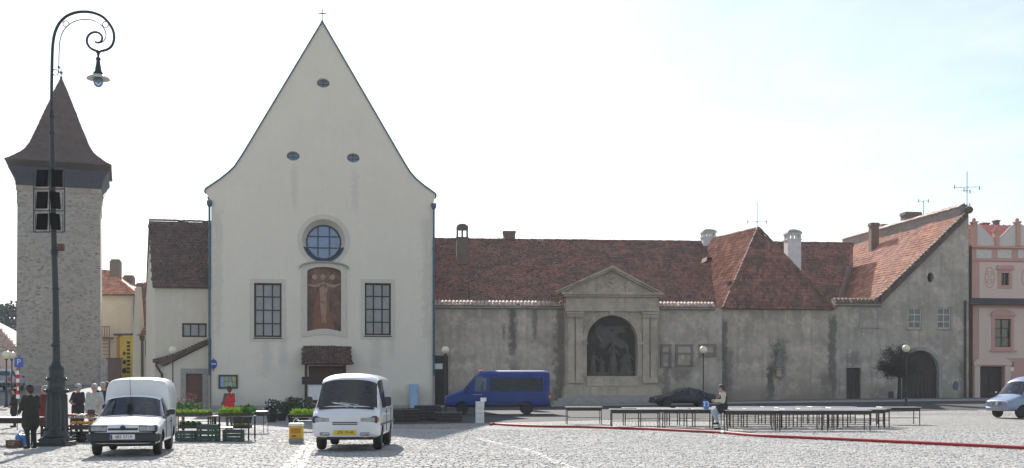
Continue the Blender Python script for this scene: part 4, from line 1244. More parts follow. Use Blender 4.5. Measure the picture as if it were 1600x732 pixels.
# ---------------------------------------------------------------- portal
def portal():
    v = -1.1
    q = lambda x, y, vv=v: FW.uz(x, y, vv)
    t = thing('stone_portal', 'weathered stone portal with pediment and arched relief niche set in the wall', 'portal', FW.loc(), FW.ang)
    a, b = q(884, 600)[0], q(1028, 600)[0]
    z1 = q(957, 459)[1]; zb = q(957, 606)[1]
    ow = (q(996, 540)[0]-q(917, 540)[0])/2; oc = q(956.5, 540)[0]; osp = q(957, 533)[1]; obt = q(957, 588)[1]
    hole = [(oc-ow, obt), (oc+ow, obt), (oc+ow, osp)] + arc(oc, osp, ow, ow, 0, 180, 20)[1:-1] + [(oc-ow, osp)]
    wall_holes(MB(), [(a, zb), (b, zb), (b, z1), (a, z1)], [hole], v, -.001).build('wall', M['portal'], t)
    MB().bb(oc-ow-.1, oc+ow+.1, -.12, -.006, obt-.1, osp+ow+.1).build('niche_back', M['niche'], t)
    # relief group inside the niche
    rp = []
    s = ow*2
    for dx, dz, h, ln, ar in ((-.36, 0, 1.9, .1, .2), (-.16, .0, 1.5, -.1, .3), (.05, .15, 2.3, .0, .4), (.24, 0, 1.7, .15, .1), (.38, 0, 2.0, -.12, .3)):
        rp += robed(0, oc+dx*s, -.30, obt+dz+.02, h, ln, ar)
    for i in range(16):
        rr = random.Random(i); rp.append((0, np.array((oc+rr.uniform(-.36, .36)*s, -.22, obt+2.2+rr.uniform(0, 1.7))), rr.uniform(.12, .26), np.array((oc+rr.uniform(-.3, .3)*s, -.28, obt+2.2+rr.uniform(0, 1.7))), rr.uniform(.08, .2)))
    rp.append((0, np.array((oc-.4*s, -.25, obt+.1)), .2, np.array((oc+.4*s, -.25, obt+.1)), .2))
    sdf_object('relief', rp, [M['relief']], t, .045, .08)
    # archivolt, imposts, keystone
    m = MB(); n = 20
    for r0, r1, th in ((ow+.0, ow+.16, .06), (ow+.161, ow+.36, .11)):
        i1 = arc(oc, osp, r0, r0, 0, 180, n); i2 = arc(oc, osp, r1, r1, 0, 180, n)
        m.add([(x, v-th, z) for x, z in i1]+[(x, v-th, z) for x, z in i2]+[(x, v+.01, z) for x, z in i2]+[(x, v+.01, z) for x, z in i1],
              [(i, i+1, n+2+i, n+1+i) for i in range(n)]+[(n+1+i, n+2+i, 2*n+3+i, 2*n+2+i) for i in range(n)]+[(3*n+3+i, 3*n+4+i, i+1, i) for i in range(n)])
    m.build('archivolt', M['portal'], t)
    for sx in (-1, 1):
        m = MB(); m.bb(oc+sx*(ow+.18)-.22, oc+sx*(ow+.18)+.22, v-.16, v+.01, osp-.28, osp-.06); m.bb(oc+sx*(ow+.18)-.16, oc+sx*(ow+.18)+.16, v-.1, v+.01, obt, osp-.28); m.build('impost', M['portal'], t)
    m = MB(); zk = osp+ow; m.add([(oc-.16, v-.2, zk), (oc+.16, v-.2, zk), (oc+.26, v-.26, zk+.6), (oc-.26, v-.26, zk+.6), (oc-.16, v, zk), (oc+.16, v, zk), (oc+.26, v, zk+.6), (oc-.26, v, zk+.6)], [(0, 1, 2, 3), (0, 4, 5, 1), (1, 5, 6, 2), (2, 6, 7, 3), (3, 7, 4, 0)]); m.build('keystone', M['portal'], t)
    # pilasters: pedestal, shaft, capital
    zc0, zc1 = q(900, 499)[1], q(900, 487)[1]
    for x0, x1 in ((887, 897), (899.5, 910.5), (1004, 1014), (1016, 1026)):
        u0, u1 = q(x0, 500)[0], q(x1, 500)[0]
        p = MB().bb(u0, u1, v-.16, v+.01, zb+.7, zc0).build('pilaster', M['portal'], t)
        c = MB(); c.bb(u0-.05, u1+.05, v-.22, v, zb+.35, zb+.72); c.build('pilaster_base', M['portal'], p)
        c = MB()
        for k in range(3): c.bb(u0-.03-.035*k, u1+.03+.035*k, v-.19-.03*k, v, zc0+(zc1-zc0)*k/3, zc0+(zc1-zc0)*(k+.85)/3)
        for k in range(4): c.sphere((u0+(u1-u0)*(k+.5)/4, v-.24, zc0+.18), (.07, .06, .14), 6, 5)
        c.build('capital', M['portal'], p)
    # entablature
    m = MB(); zz = q(957, 478)[1]
    m.bb(a-.05, b+.05, v-.26, v, zc1+.01, zc1+.2); m.bb(a-.02, b+.02, v-.2, v, zc1+.2, z1-.28); m.bb(a-.2, b+.2, v-.45, .0, z1-.28, z1-.12); m.bb(a-.35, b+.35, v-.62, .0, z1-.12, z1+.05)
    m.build('entablature', M['portal'], t)
    # pediment
    vp = v-.6
    L = q(866, 456, vp); A = q(957, 415, vp); Rr = q(1035, 456, vp)
    zt = z1+.06
    tri = [(L[0]+.25, zt), (Rr[0]-.25, zt), (A[0], A[1]-.35)]
    MB().prism(tri, v-.15, .3).build('tympanum', M['portal'], t)
    for p0, p1 in (((L[0], zt), (A[0], A[1])), ((Rr[0], zt), (A[0], A[1]))):
        m = MB(); d = Vector((p1[0]-p0[0], p1[1]-p0[1])).normalized()
        for off, th, dep in ((0, .16, 0), (.16, .16, .14)):
            m.add([(p0[0], vp+dep, p0[1]-off), (p1[0], vp+dep, p1[1]-off), (p1[0], vp+dep, p1[1]-off-th*1.15), (p0[0]+d.x*th*1.5, vp+dep, p0[1]-off-.02*th),
                   (p0[0], 1.2, p0[1]-off), (p1[0], 1.2, p1[1]-off), (p1[0], 1.2, p1[1]-off-th*1.15), (p0[0]+d.x*th*1.5, 1.2, p0[1]-off-.02*th)],
                  [(0, 1, 2, 3), (0, 4, 5, 1), (1, 5, 6, 2), (3, 2, 6, 7), (0, 3, 7, 4), (4, 7, 6, 5)])
        m.build('raking_cornice', M['portal'], t)
    c = q(957, 438, v-.15)
    m = MB(); m.lathe([(.62, 0), (.62, -.08), (.5, -.12), (.46, -.04), (.0, -.04)], (c[0], v-.15, c[1]), 24, 'y')
    for k in range(5): m.sphere((c[0]+.22*math.cos(k*1.26), v-.2, c[1]+.22*math.sin(k*1.26)), .13, 8, 6)
    m.build('medallion', M['portal'], t)
    for sx in (-1, 1):
        sdf_object('tympanum_figure', robed(0, c[0]+sx*1.15, v-.2, zt, .75, -.3*sx, .2), [M['portal']], t, .03, .04)
    # parapet, pedestal and steps
    m = MB(); m.bb(oc-ow-.02, oc+ow+.02, v-.1, v+.2, zb+.1, obt); m.build('parapet', M['portal'], t)
    zg = gz(*w2(FW, FW.L*.6, -2))
    m = MB(); m.bb(a-.2, b+.2, v-.35, -.002, zg-.3, zb+.06); m.build('pedestal', M['portal'], t)
    for i in range(3):
        MB().bb(a-.35-.4*(2-i), b+.4+.4*(2-i), v-2.0+.5*i, v-.36, zg-.3 if i == 0 else zg+.13+.2*i-.2+.13, zg+.13+.2*(i+1)).build('step', M['stone_trim'], t)
portal()
# ---------------------------------------------------------------- hip roofed wing
def wing():
    t = thing('hip_roofed_wing', 'grey plastered wing with steep hipped tile roof and white chimneys', 'building', FH.loc(), FH.ang)
    lo = lambda px, py, Y: FH.local(P(px, py, Y))
    zt = FH.z(1200, 481.5)
    S = lambda px, hw, yt, yb, s: (FH.u(px), hw, FH.z(px, yt), FH.z(px, yb), s)
    ws = plaster('grey brown wall plaster', (.53, .45, .37), .8, [S(1131, .33, 498, 640, .8), S(1137, .5, 540, 640, .6), S(1204, .35, 565, 640, .9), S(1217, .7, 525, 590, .55), S(1298, .22, 490, 600, .7), S(1290, .6, 580, 640, .5)], damp=(2.1, .75), blotch=(.36, .305, .25))
    wall_holes(MB(), [(.01, -1), (FH.L-.01, -1), (FH.L-.01, zt), (FH.L*.5, zt+.08), (.01, zt)], [], 0, .7).build('wall', ws, t)
    A = lo(1185, 357.5, 91.6); B = lo(1104, 379, 99.3); B.z = A.z
    C = lo(1131, 482, 86.9); E = lo(1304, 482, 87.9); E.z = C.z
    d = (B-A); d.z = 0
    D = C + d*.75; G = E + d*.75
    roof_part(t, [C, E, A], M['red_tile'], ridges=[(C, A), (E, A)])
    roof_part(t, [D, C, A, B], M['orange_lit_tile'], ridges=[(A, B)])  # left slope takes the paler tile: its sunlit look is in the colour
    MB().slab([E, G, B, A], .14).build('roof', M['red_tile'], t)
    # small dormer vents on the left slope and front
    for px, py, Y in ((1107, 405, 92.5), (1142, 443, 89), (1097, 452, 91.5), (1215, 449, 89.1)):
        p = lo(px, py, Y)
        m = MB(); m.prism([(p.x-.28, p.z-.22), (p.x+.28, p.z-.22), (p.x+.2, p.z+.14), (p.x-.2, p.z+.14)], p.y-.35, p.y+1.2)
        o = m.build('roof_vent', M['red_tile'], t)
        m = MB(); m.bb(p.x-.18, p.x+.18, p.y-.37, p.y-.35, p.z-.18, p.z+.08); m.build('vent_opening', M['black'], o)
    # white chimneys
    def wc(px0, px1, Y, ytop, yb, yc):
        a = lo(px0, ytop, Y); b = lo(px1, ytop, Y); w = b.x-a.x; zb = lo(px0, yb, Y).z; zc = lo(px0, yc, Y).z; y = a.y
        c = MB().bb(a.x, b.x, y, y+w*.85, zb-2.6, zc).build('chimney', M['white_plaster'], t)
        h = (a.z-zc)*.52; m = MB(); k = w*.13
        m.bb(a.x-.06, b.x+.06, y-.06, y+w*.85+.06, zc, zc+.1)
        for i in range(4):
            x = a.x+(w-k)*i/3
            for yy in (y, y+w*.85-k): m.bb(x, x+k, yy, yy+k, zc+.1, zc+h)
        for yy in (y+w*.3,): 
            for x in (a.x, b.x-k): m.bb(x, x+k, yy, yy+k, zc+.1, zc+h)
        m.bb(a.x-.08, b.x+.08, y-.08, y+w*.85+.08, zc+h, zc+h+.12); m.build('cap_arcade', M['white_plaster'], c)
        m = MB(); cx, cy = (a.x+b.x)/2, y+w*.42; m.lathe([(w*.78, 0), (w*.55, (a.z-zc)*.2), (w*.22, (a.z-zc)*.33), (.03, (a.z-zc)*.36)], (cx, cy, zc+h+.12), 4, rot=math.pi/4)
        m.build('cap_roof', M['stone_trim'], c)
    wc(1099, 1119, 98, 357, 380, 371)
    wc(1231, 1252.5, 92.2, 357, 411, 375)
    # wall shrine figure
    u, z0 = FH.uz(1217, 590, -.2)
    t2 = thing('wall_statue', 'small weathered stone figure on a bracket against the grey wall', 'statue', FH.world(u, -.28, z0), FH.ang)
    z1 = FH.z(1217, 576, -.2)-z0; zh = FH.z(1217, 536, -.2)-z0
    m = MB(); m.lathe([(.2, 0), (.26, .1), (.2, .25), (.24, z1-.12), (.34, z1-.06), (.34, z1)], (0, .05, 0), 10); m.build('bracket', M['portal'], t2)
    sdf_object('figure', robed(0, 0, 0, z1, zh-z1, .05, .2), [M['statue']], t2, .03, .05)
wing()

# ---------------------------------------------------------------- gabled house with lit roof
def gable_house():
    t = thing('gabled_house', 'grey gabled house with sunlit orange tile roof and arched gate', 'house', FG.loc(), FG.ang)
    q = lambda x, y, v=0: FG.uz(x, y, v)
    lo = lambda px, py, Y: FG.local(P(px, py, Y))
    S = lambda px, hw, yt, yb, s: (FG.u(px), hw, FG.z(px, yt), FG.z(px, yb), s)
    ws = plaster('grey house plaster', (.51, .445, .375), .8, [S(1302, .3, 490, 640, .7), S(1334, .5, 545, 580, .45), S(1380, .9, 600, 640, .4), S(1503, .35, 560, 640, .55)], damp=(2.0, .55), blotch=(.36, .315, .265))
    uR = q(1513.5, 500)[0]
    out = [(0.01, -1), (uR, -1), (uR, q(1513, 337)[1]), (q(1510, 335)[0], q(1510, 335)[1]), q(1387, 462), q(1376, 473), q(1313, 475), (.01, q(1300, 483)[1])]
    win = [FG.rect(1418.5, 481, 1440, 514), FG.rect(1464, 481, 1486, 514)]
    holes = [[(a, c), (b, c), (b, d), (a, d)] for a, b, c, d in win]
    dx0, dx1, _, dz = FG.rect(1322.5, 575, 1345.5, 625)
    holes.append([(dx0, -.3), (dx1, -.3), (dx1, dz), (dx0, dz)])
    g0, g1, _, gs = FG.rect(1409, 580, 1467, 625); gc = (g0+g1)/2; gr = (g1-g0)/2
    gt = q(1438, 548)[1]
    gate = [(g0, -.3), (g1, -.3), (g1, gs)] + arc(gc, gs, gr, gt-gs, 0, 180, 18)[1:-1] + [(g0, gs)]
    holes.append(gate)
    oc = q(1454, 434); holes.append(circle(oc[0], oc[1], .27, .42, 18))
    wall_holes(MB(), out, holes, 0, .6).build('wall', ws, t)
    for a, b, c, d in win:
        window_grid(t, a+.01, b-.01, c+.01, d-.01, .1, 2, 3, M['white_frame'], M['window_dark'], .09)
        m = MB(); m.bb(a-.08, b+.08, -.1, .12, c-.08, c+.0); m.build('window_sill', M['stone_trim'], t)
    d = MB(); d.bb(dx0, dx1, .3, .4, -.3, dz); 
    for i in range(4): d.bb(dx0+.05+i*(dx1-dx0-.1)/4, dx0+.05+(i+.9)*(dx1-dx0-.1)/4, .27, .301, .6, dz-.1)
    d.build('door', M['dark_wood'], t)
    m = MB(); m.bb(g0-.05, g1+.05, .42, .5, -.3, gt+.05)
    for i in range(9): m.bb(g0+.04+i*(g1-g0-.08)/9, g0+.04+(i+.9)*(g1-g0-.08)/9, .38, .421, .5, gs+.2)
    m.bb(g0, g1, .35, .38, gs-.1, gs+.1); m.build('gate', M['dark_wood'], t)
    m = MB(); n = 18; i1 = arc(gc, gs, gr+.01, gt-gs+.01, 0, 180, n); i2 = arc(gc, gs, gr+.3, gt-gs+.3, 0, 180, n)
    m.add([(x, -.05, z) for x, z in i1]+[(x, -.05, z) for x, z in i2]+[(x, .01, z) for x, z in i2]+[(x, .01, z) for x, z in i1], [(i, i+1, n+2+i, n+1+i) for i in range(n)]+[(n+1+i, n+2+i, 2*n+3+i, 2*n+2+i) for i in range(n)]+[(3*n+3+i, 3*n+4+i, i+1, i) for i in range(n)])
    for x in (g0-.3, g1): m.bb(x+.002, x+.298, -.048, .01, .3, gs)
    m.build('gate_surround', M['stone_trim'], t)
    m = MB(); m.add([(x, .5, z) for x, z in circle(oc[0], oc[1], .28, .43, 18)], [tuple(range(18))]); m.build('oval_opening', M['black'], t)
    a, b, c, d = FG.rect(1343, 478, 1373, 511); m = MB(); band(m, a+.1, b-.1, c+.1, d-.1, .1, 0, .03); m.bb(a-.1, b+.1, -.1, .01, c-.1, c-.005); m.build('blind_window', M['stone_trim'], t)
    a, b, c, d = FG.rect(1388, 612, 1396, 622); MB().bb(a, b, -.03, .01, c, d).build('meter_box', M['dark_metal'], t)
    # sloping roof
    V0 = lo(1373, 466, 88.35); V1 = lo(1511, 332.5, 89.0)
    K = P(1333, 380, 100); V1w = P(1511, 332.5, 89.0)
    Yk = FOC*(V1w.z-EYE)/(HY-380); K = FG.local(P(1333, 380, Yk))
    e = (K-V1); e.z = 0
    tt = .55; Lo = V0+e*tt
    K = K+e*.08
    roof_part(t, [Lo, V0, V1, K], M['orange_lit_tile'], w=.27, c=.34)
    sw = MB(); ez = Vector((0, 0, 1)); a_ = Vector((V1.x-.1, .61, 0)); b_ = Vector((K.x-.1, K.y, 0)); zz_ = V1.z-.25
    th = Vector((.4, 0, 0))
    sw.add([a_-ez, b_-ez, b_+ez*zz_, a_+ez*zz_, a_-ez-th, b_-ez-th, b_+ez*zz_-th, a_+ez*zz_-th], [(0, 1, 2, 3), (7, 6, 5, 4), (3, 2, 6, 7), (0, 3, 7, 4), (1, 5, 6, 2)])
    sw.build('side_wall', M['grey_side'], t)
    # parapet along the ridge with rough tiles on top
    rd = (K-V1).normalized(); sd = Vector((rd.y, -rd.x, 0)).normalized()
    m = MB(); a = V1+rd*.5; b = K
    hh = .75
    prf = [(-.35, -.25), (.35, -.25), (.35, hh*.75), (0, hh), (-.35, hh*.75)]
    m.add([p_+sd*x+Vector((0, 0, z)) for p_ in (a, b) for x, z in prf], [(0, 1, 2, 3, 4), (9, 8, 7, 6, 5)]+[((i+1) % 5, i, 5+i, 5+(i+1) % 5) for i in range(5)])
    pr = m.build('ridge_parapet', M['mortar'], t)
    m = MB(); rr = random.Random(11); L = (b-a).length; n = int(L/.42)
    for i in range(n):
        o = a+rd*(L*i/n)
        for sx in (-1, 1):
            c = [o+sd*(sx*x)+rd*y+Vector((0, 0, z+rr.uniform(-.02, .04))) for x, y, z in ((.46, 0, hh*.72), (.46, .44, hh*.72), (0, .44, hh*1.08), (0, 0, hh*1.08))]
            c2 = [p_-Vector((0, 0, .06)) for p_ in c]
            m.add(c+c2, [(0, 1, 2, 3), (7, 6, 5, 4), (0, 4, 5, 1), (0, 3, 7, 4), (1, 5, 6, 2)])
    tag(m.build('parapet_tiles', M['coping_tile'], pr, fix=False), kind='stuff')
    # verge: projecting tiles up the gable edge
    m = MB(); vd = (V1-V0); n = int(vd.length/.30); vd.normalize(); nn = Vector((-vd.z, 0, vd.x))
    for i in range(n+1):
        o = V0+vd*((V1-V0).length*i/n)+Vector((0, -.34, 0)); k = rr.uniform(-.03, .03)
        for row, (yy, dz) in enumerate(((0, 0), (.16, -.17))):
            pts = []
            for tz in (0, 1):
                for g in range(5):
                    an = math.pi*g/4
                    pts.append(o+Vector((0, yy+tz*.5, 0))+vd*(math.cos(an)*.145)+nn*(math.sin(an)*.12+dz+k+.06))
            m.add(pts, [(g, g+1, 6+g, 5+g) for g in range(4)]+[(0, 1, 2, 3, 4)])
    m.sphere(V1+Vector((.1, -.1, .2)), (.35, .3, .3), 10, 6)
    tag(m.build('verge_tiles', M['verge_tile'], t, fix=False), kind='stuff')
    m = MB(); m.add([V0+Vector((0, -.22, -.03)), V1+Vector((0, -.22, -.03)), V1+Vector((0, -.22, -.42)), V0+Vector((.2, -.22, -.38)), V0+Vector((0, .3, -.03)), V1+Vector((0, .3, -.03)), V1+Vector((0, .3, -.42)), V0+Vector((.2, .3, -.38))],
                    [(0, 1, 2, 3), (3, 2, 6, 7), (0, 3, 7, 4)]); m.build('verge_board', M['brown_tile'], t)
    # coping between wing and gable
    coping(t, q(1303, 475)[0], q(1376, 475)[0], 0, q(1340, 476)[1], q(1340, 466)[1], M['verge_tile'], .3)
    # chimneys
    def ch(px0, px1, Y, yt, yb, mat, cap=True):
        a = lo(px0, yt, Y); b = lo(px1, yt, Y); zb = lo(px0, yb, Y).z; w = b.x-a.x
        c = MB().bb(a.x, b.x, a.y, a.y+max(.6, w*.7), zb-1.2, a.z-.15).build('chimney', mat, t)
        m = MB(); m.bb(a.x-.07, b.x+.07, a.y-.07, a.y+max(.6, w*.7)+.07, a.z-.28, a.z-.08); m.bb(a.x-.02, b.x+.02, a.y-.02, a.y+max(.6, w*.7)+.02, a.z-.08, a.z)
        m.build('chimney_cap', mat, c)
    ch(1361.5, 1374, 100.2, 348, 388, M['brick_chimney'])
    ch(1415, 1440.5, 98, 331, 352, M['brick_chimney'])
    ch(1378, 1391, 104, 350, 360, M['mortar'])
    # downpipe at the right edge
    m = MB(); u = q(1507.5, 500)[0]; m.tube([(u, -.1, q(1507, 470)[1]), (u, -.1, .2)], .08, 8); m.build('downpipe', M['dark_metal'], t)
    # blue plate
    u, z = q(1493, 603)
    pl = thing('wall_plate', 'blue oval plate on the grey wall beside the arched gate', 'sign', FG.world(u, -.03, z), FG.ang)
    MB().lathe([(.30, 0), (.30, .02)], (0, 0, 0), 20, 'y').build('plate', M['sign_dull'], pl).scale = (.75, 1, 1.25)
    return t
M['white_frame'] = pm('white window frame', (.55, .55, .53), (.45, .45, .43), 6, .6)
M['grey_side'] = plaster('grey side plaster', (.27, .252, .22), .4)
M['verge_tile'] = pm('old verge tile', (.16, .095, .07), (.10, .065, .052), 2, .85, .3, 18, island=.35)
M['sign_dull'] = pm('dull blue enamel', (.05, .09, .2), (.04, .07, .16), 6, .4)
gable_house()

def antenna(name, label, px, ytop, ybot, Y, arms, group=None):
    b = P(px, ybot, Y); h = wz(ytop, Y)-b.z
    t = thing('aerial', label, 'antenna', b, 0, group)
    MB().tube([(0, 0, -.4), (0, 0, h)], .028, 6).build('mast', M['dark_metal'], t)
    for zf, w, n, ax in arms:
        m = MB(); z = h*zf; d = Vector((math.cos(ax), math.sin(ax), 0)); e = Vector((-d.y, d.x, 0))
        m.tube([Vector((0, 0, z))-d*w, Vector((0, 0, z+.12*w))+d*w], .018, 6)
        for i in range(n):
            c = Vector((0, 0, z))+d*(w*(-1+2*i/max(1, n-1))); m.tube([c-e*.3, c+e*.3], .012, 5); 
            if i in (0, n-1): m.tube([c-Vector((0, 0, .12)), c+Vector((0, 0, .2))], .03, 6)
        m.build('boom', M['dark_metal'], t)
antenna('a', 'tall television aerial on the tip of the grey gable', 1511, 268, 330, 89.3, [(.58, 1.15, 5, .25), (.50, .6, 3, .8), (.15, .25, 2, .2)])
antenna('a', 'tall thin aerial mast on the hipped roof tip', 1183, 316, 358, 91.6, [(.25, .8, 3, .15)])
antenna('a', 'small aerial behind the wide brick chimney', 1443, 314, 342, 99, [(.97, .45, 3, .1)])

# ---------------------------------------------------------------- pink house
def pink_house():
    t = thing('pink_house', 'pink house with cream panels and scrolled attic at the right edge', 'house', FP.loc(), FP.ang)
    q = lambda x, y, v=0: FP.uz(x, y, v)
    uR = q(1690, 400)[0]
    zc = q(1540, 385)[1]
    W1 = FP.rect(1563.5, 427, 1576, 446); W2 = FP.rect(1553.5, 499, 1579, 542.5); D = FP.rect(1531, 573, 1569.5, 640)
    W1b = tuple(x+5.6 if i < 2 else x for i, x in enumerate(W1)); W2b = tuple(x+4.6 if i < 2 else x for i, x in enumerate(W2))
    holes = [[(a, c), (b, c), (b, d), (a, d)] for a, b, c, d in (W1, W2)]
    holes.append([(D[0], -.2), (D[1], -.2), (D[1], D[3]), (D[0], D[3])])
    wall_holes(MB(), [(0, -1), (uR, -1), (uR, zc), (0, zc)], holes, 0, .6).build('wall', M['pink'], t)
    MB().bb(0, .5, .61, 14, -1, zc).build('side_wall', M['pink'], t)
    # lighter fields (raised render) with openings
    f = FP.rect(1530, 412, 1675, 466); wall_holes(MB(), [(f[0], f[2]), (f[1], f[2]), (f[1], f[3]), (f[0], f[3])], [holes[0]], -.03, -.001).build('render_field', M['pink_light'], t)
    f = FP.rect(1529, 483, 1675, 560); wall_holes(MB(), [(f[0], f[2]), (f[1], f[2]), (f[1], f[3]), (f[0], f[3])], [holes[1]], -.03, -.001).build('render_field', M['pink_light'], t)
    for x0, x1 in ((1525, 1549), (1558, 1580), (1590, 1613), (1622, 1646)):
        f = FP.rect(x0, 391, x1, 404); MB().bb(f[0], f[1], -.04, .0, f[2], f[3]).build('frieze_panel', M['pink_white'], t)
    # cornices
    z = q(1540, 386)[1]; MB().bb(-.08, uR, -.22, .01, z-.09, z+.06).build('cornice', M['pink'], t)
    z = q(1540, 406)[1]; MB().bb(-.04, uR, -.1, -.001, z-.1, z+.06).build('string_course', M['pink'], t)
    z1, z0 = q(1540, 466)[1], q(1540, 474, -.5)[1]
    m = MB(); m.add([(-.5, -.55, z0), (uR, -.55, z0), (uR, .0, z1), (-.1, .0, z1), (-.5, -.55, z0-.12), (uR, -.55, z0-.12), (uR, 0, z0-.12), (-.1, 0, z0-.12)], [(0, 1, 2, 3), (0, 4, 5, 1), (4, 7, 6, 5), (0, 3, 7, 4), (1, 5, 6, 2)])
    m.build('pent_strip', M['slate'], t)
    # attic: posts, scrolled infill, red roof behind
    for x in (1519.5, 1554, 1587, 1619.5, 1652):
        f = FP.rect(x, 347 if x != 1554 else 360, x+6.5, 386)
        m = MB(); m.bb(f[0], f[1], -.12, .3, f[2]+.07, f[3]); m.bb(f[0]-.06, f[1]+.06, -.18, .36, f[3]-.1, f[3]+.03); m.sphere((f[0]/2+f[1]/2, .09, f[3]+.16), .16, 8, 6)
        m.build('attic_post', M['pink'], t)
    for x0, x1, up in ((1526, 1554, -1), (1560.5, 1587, 1), (1593.5, 1619.5, -1), (1626, 1652, 1)):
        f = FP.rect(x0, 352, x1, 386); z0, z1 = f[2]+.07, f[3]; n = 12; tp = []
        for i in range(n+1):
            s = i/n; s2 = s if up > 0 else 1-s
            k = (.35+.62*(s2*s2*(3-2*s2)))
            tp.append((f[0]+(f[1]-f[0])*s, z0+(z1-z0)*k))
        MB().prism([(f[1], z0), (f[0], z0)]+tp, -.02, .22).build('attic_panel', M['pink_white'], t)
        m = MB(); m.tube([(x, .08, z+.04) for x, z in tp], .10, 6); m.build('attic_scroll', M['pink_light'], t)
    m = MB(); za = q(1540, 372)[1]; zr = FP.z(1560, 352, 5)
    roof = MB().slab([(.2, .6, za-.4), (uR, .6, za-.4), (uR, 5, zr), (.2, 5, zr)], .1).build('roof', M['red_sheet'], t)
    MB().slab([(uR, 9.4, za-.4), (.2, 9.4, za-.4), (.2, 5, zr-.003), (uR, 5, zr-.003)], .1).build('roof', M['red_sheet'], t)
    m = MB(); i = 0
    while i*.55 < uR-.4:
        u = .3+i*.55; m.add([(u, .6, za-.39), (u+.05, .6, za-.39), (u+.05, 5, zr+.01), (u, 5, zr+.01), (u, .6, za-.3), (u+.05, .6, za-.3), (u+.05, 5, zr+.08), (u, 5, zr+.08)], [(4, 5, 6, 7), (0, 4, 7, 3), (1, 2, 6, 5), (0, 1, 5, 4)]); i += 1
    tag(m.build('standing_seams', M['red_sheet'], roof, fix=False), kind='stuff')
    for x0, x1, yt in ((1536, 1546, 348), (1556, 1562, 344)):
        a = FP.uz(x0, yt, 6); b = FP.uz(x1, yt, 6); m = MB()
        m.bb(a[0], b[0], 6, 6.5, a[1]-1.2, a[1]-.12); m.bb(a[0]-.06, b[0]+.06, 5.94, 6.56, a[1]-.12, a[1]); m.build('chimney', M['brick_chimney'], t)
    # windows
    a, b, c, d = W1; m = MB(); band(m, a, b, c, d, .26, -.03, .05); m.bb(a-.4, b+.4, -.2, -.03, d+.26, d+.42); m.bb(a-.34, b+.34, -.14, -.03, d+.42, d+.6); m.build('window_surround', M['pink'], t)
    window_grid(t, a, b, c, d, .12, 2, 2, M['dark_wood'], M['window_dark'], .06)
    a, b, c, d = W2; m = MB(); band(m, a, b, c, d, .24, -.03, .06); m.bb(a-.42, b+.42, -.2, -.03, c-.36, c-.24)
    ar = arc((a+b)/2, d+.24, (b-a)/2+.4, .55, 0, 180, 12); m.prism([(x, z) for x, z in ar], -.16, -.03); m.build('window_surround', M['pink'], t)
    window_grid(t, a, b, c, d, .12, 2, 3, M['dark_wood'], M['window_dark'], .07)
    # painted ovals
    for px, rx in ((1546, .45), (1606, .6)):
        c = q(px, 434); m = MB(); n = 28; o1 = circle(c[0], c[1], rx, .86, n); o2 = circle(c[0], c[1], rx-.09, .77, n)
        m.add([(x, -.036, z) for x, z in o1]+[(x, -.036, z) for x, z in o2], [(i, (i+1) % n, n+(i+1) % n, n+i) for i in range(n)])
        for k in range(7):
            zz = c[1]-.5+k*.16; w = .2*math.sin(.6+k*.8)**2+.06
            for sx in (-1, 1): m.sphere((c[0]+sx*w*.8, -.036, zz), (w*.6, .004, .06), 6, 4)
        m.build('painted_medallion', M['pink'], t)
    # doorway
    m = MB(); m.bb(D[0]-.5, D[0]-.02, -.08, .01, 0, D[3]+.1); m.bb(D[1]+.02, D[1]+.5, -.08, .01, 0, D[3]+.1); m.bb(D[0]-.6, D[1]+.6, -.14, .01, D[3]+.101, D[3]+.28)
    ar = arc((D[0]+D[1])/2, D[3]+.28, (D[1]-D[0])/2+.55, .5, 0, 180, 14); m.prism(ar, -.1, .01); m.build('door_surround', M['pink_light'], t)
    d = MB(); d.bb(D[0], D[1], .45, .52, -.2, D[3]); d.bb(D[0], D[1], .38, .45, D[3]-.6, D[3]-.5); d.bb((D[0]+D[1])/2-.05, (D[0]+D[1])/2+.05, .38, .45, -.2, D[3]-.6); d.build('door', M['dark_wood'], t)
    for py in (569.5, 577.5):
        f = FP.rect(1578, py-3, 1583.5, py+3); MB().bb(f[0], f[1], -.06, .001, f[2], f[3]).build('number_plate', M['white'] if py > 572 else M['sign_dull'], t)
    m = MB(); u = -.12; m.tube([(u, -.25, q(1518, 476)[1]), (u, -.25, .2)], .075, 8); m.tube([(u, -.15, zc), (u, -.15, q(1518, 466)[1])], .06, 8); m.build('downpipe', M['dark_metal'], t)
M['slate'] = pm('dark slate strip', (.045, .047, .05), (.03, .031, .034), 5, .6, .3, 25)
pink_house()

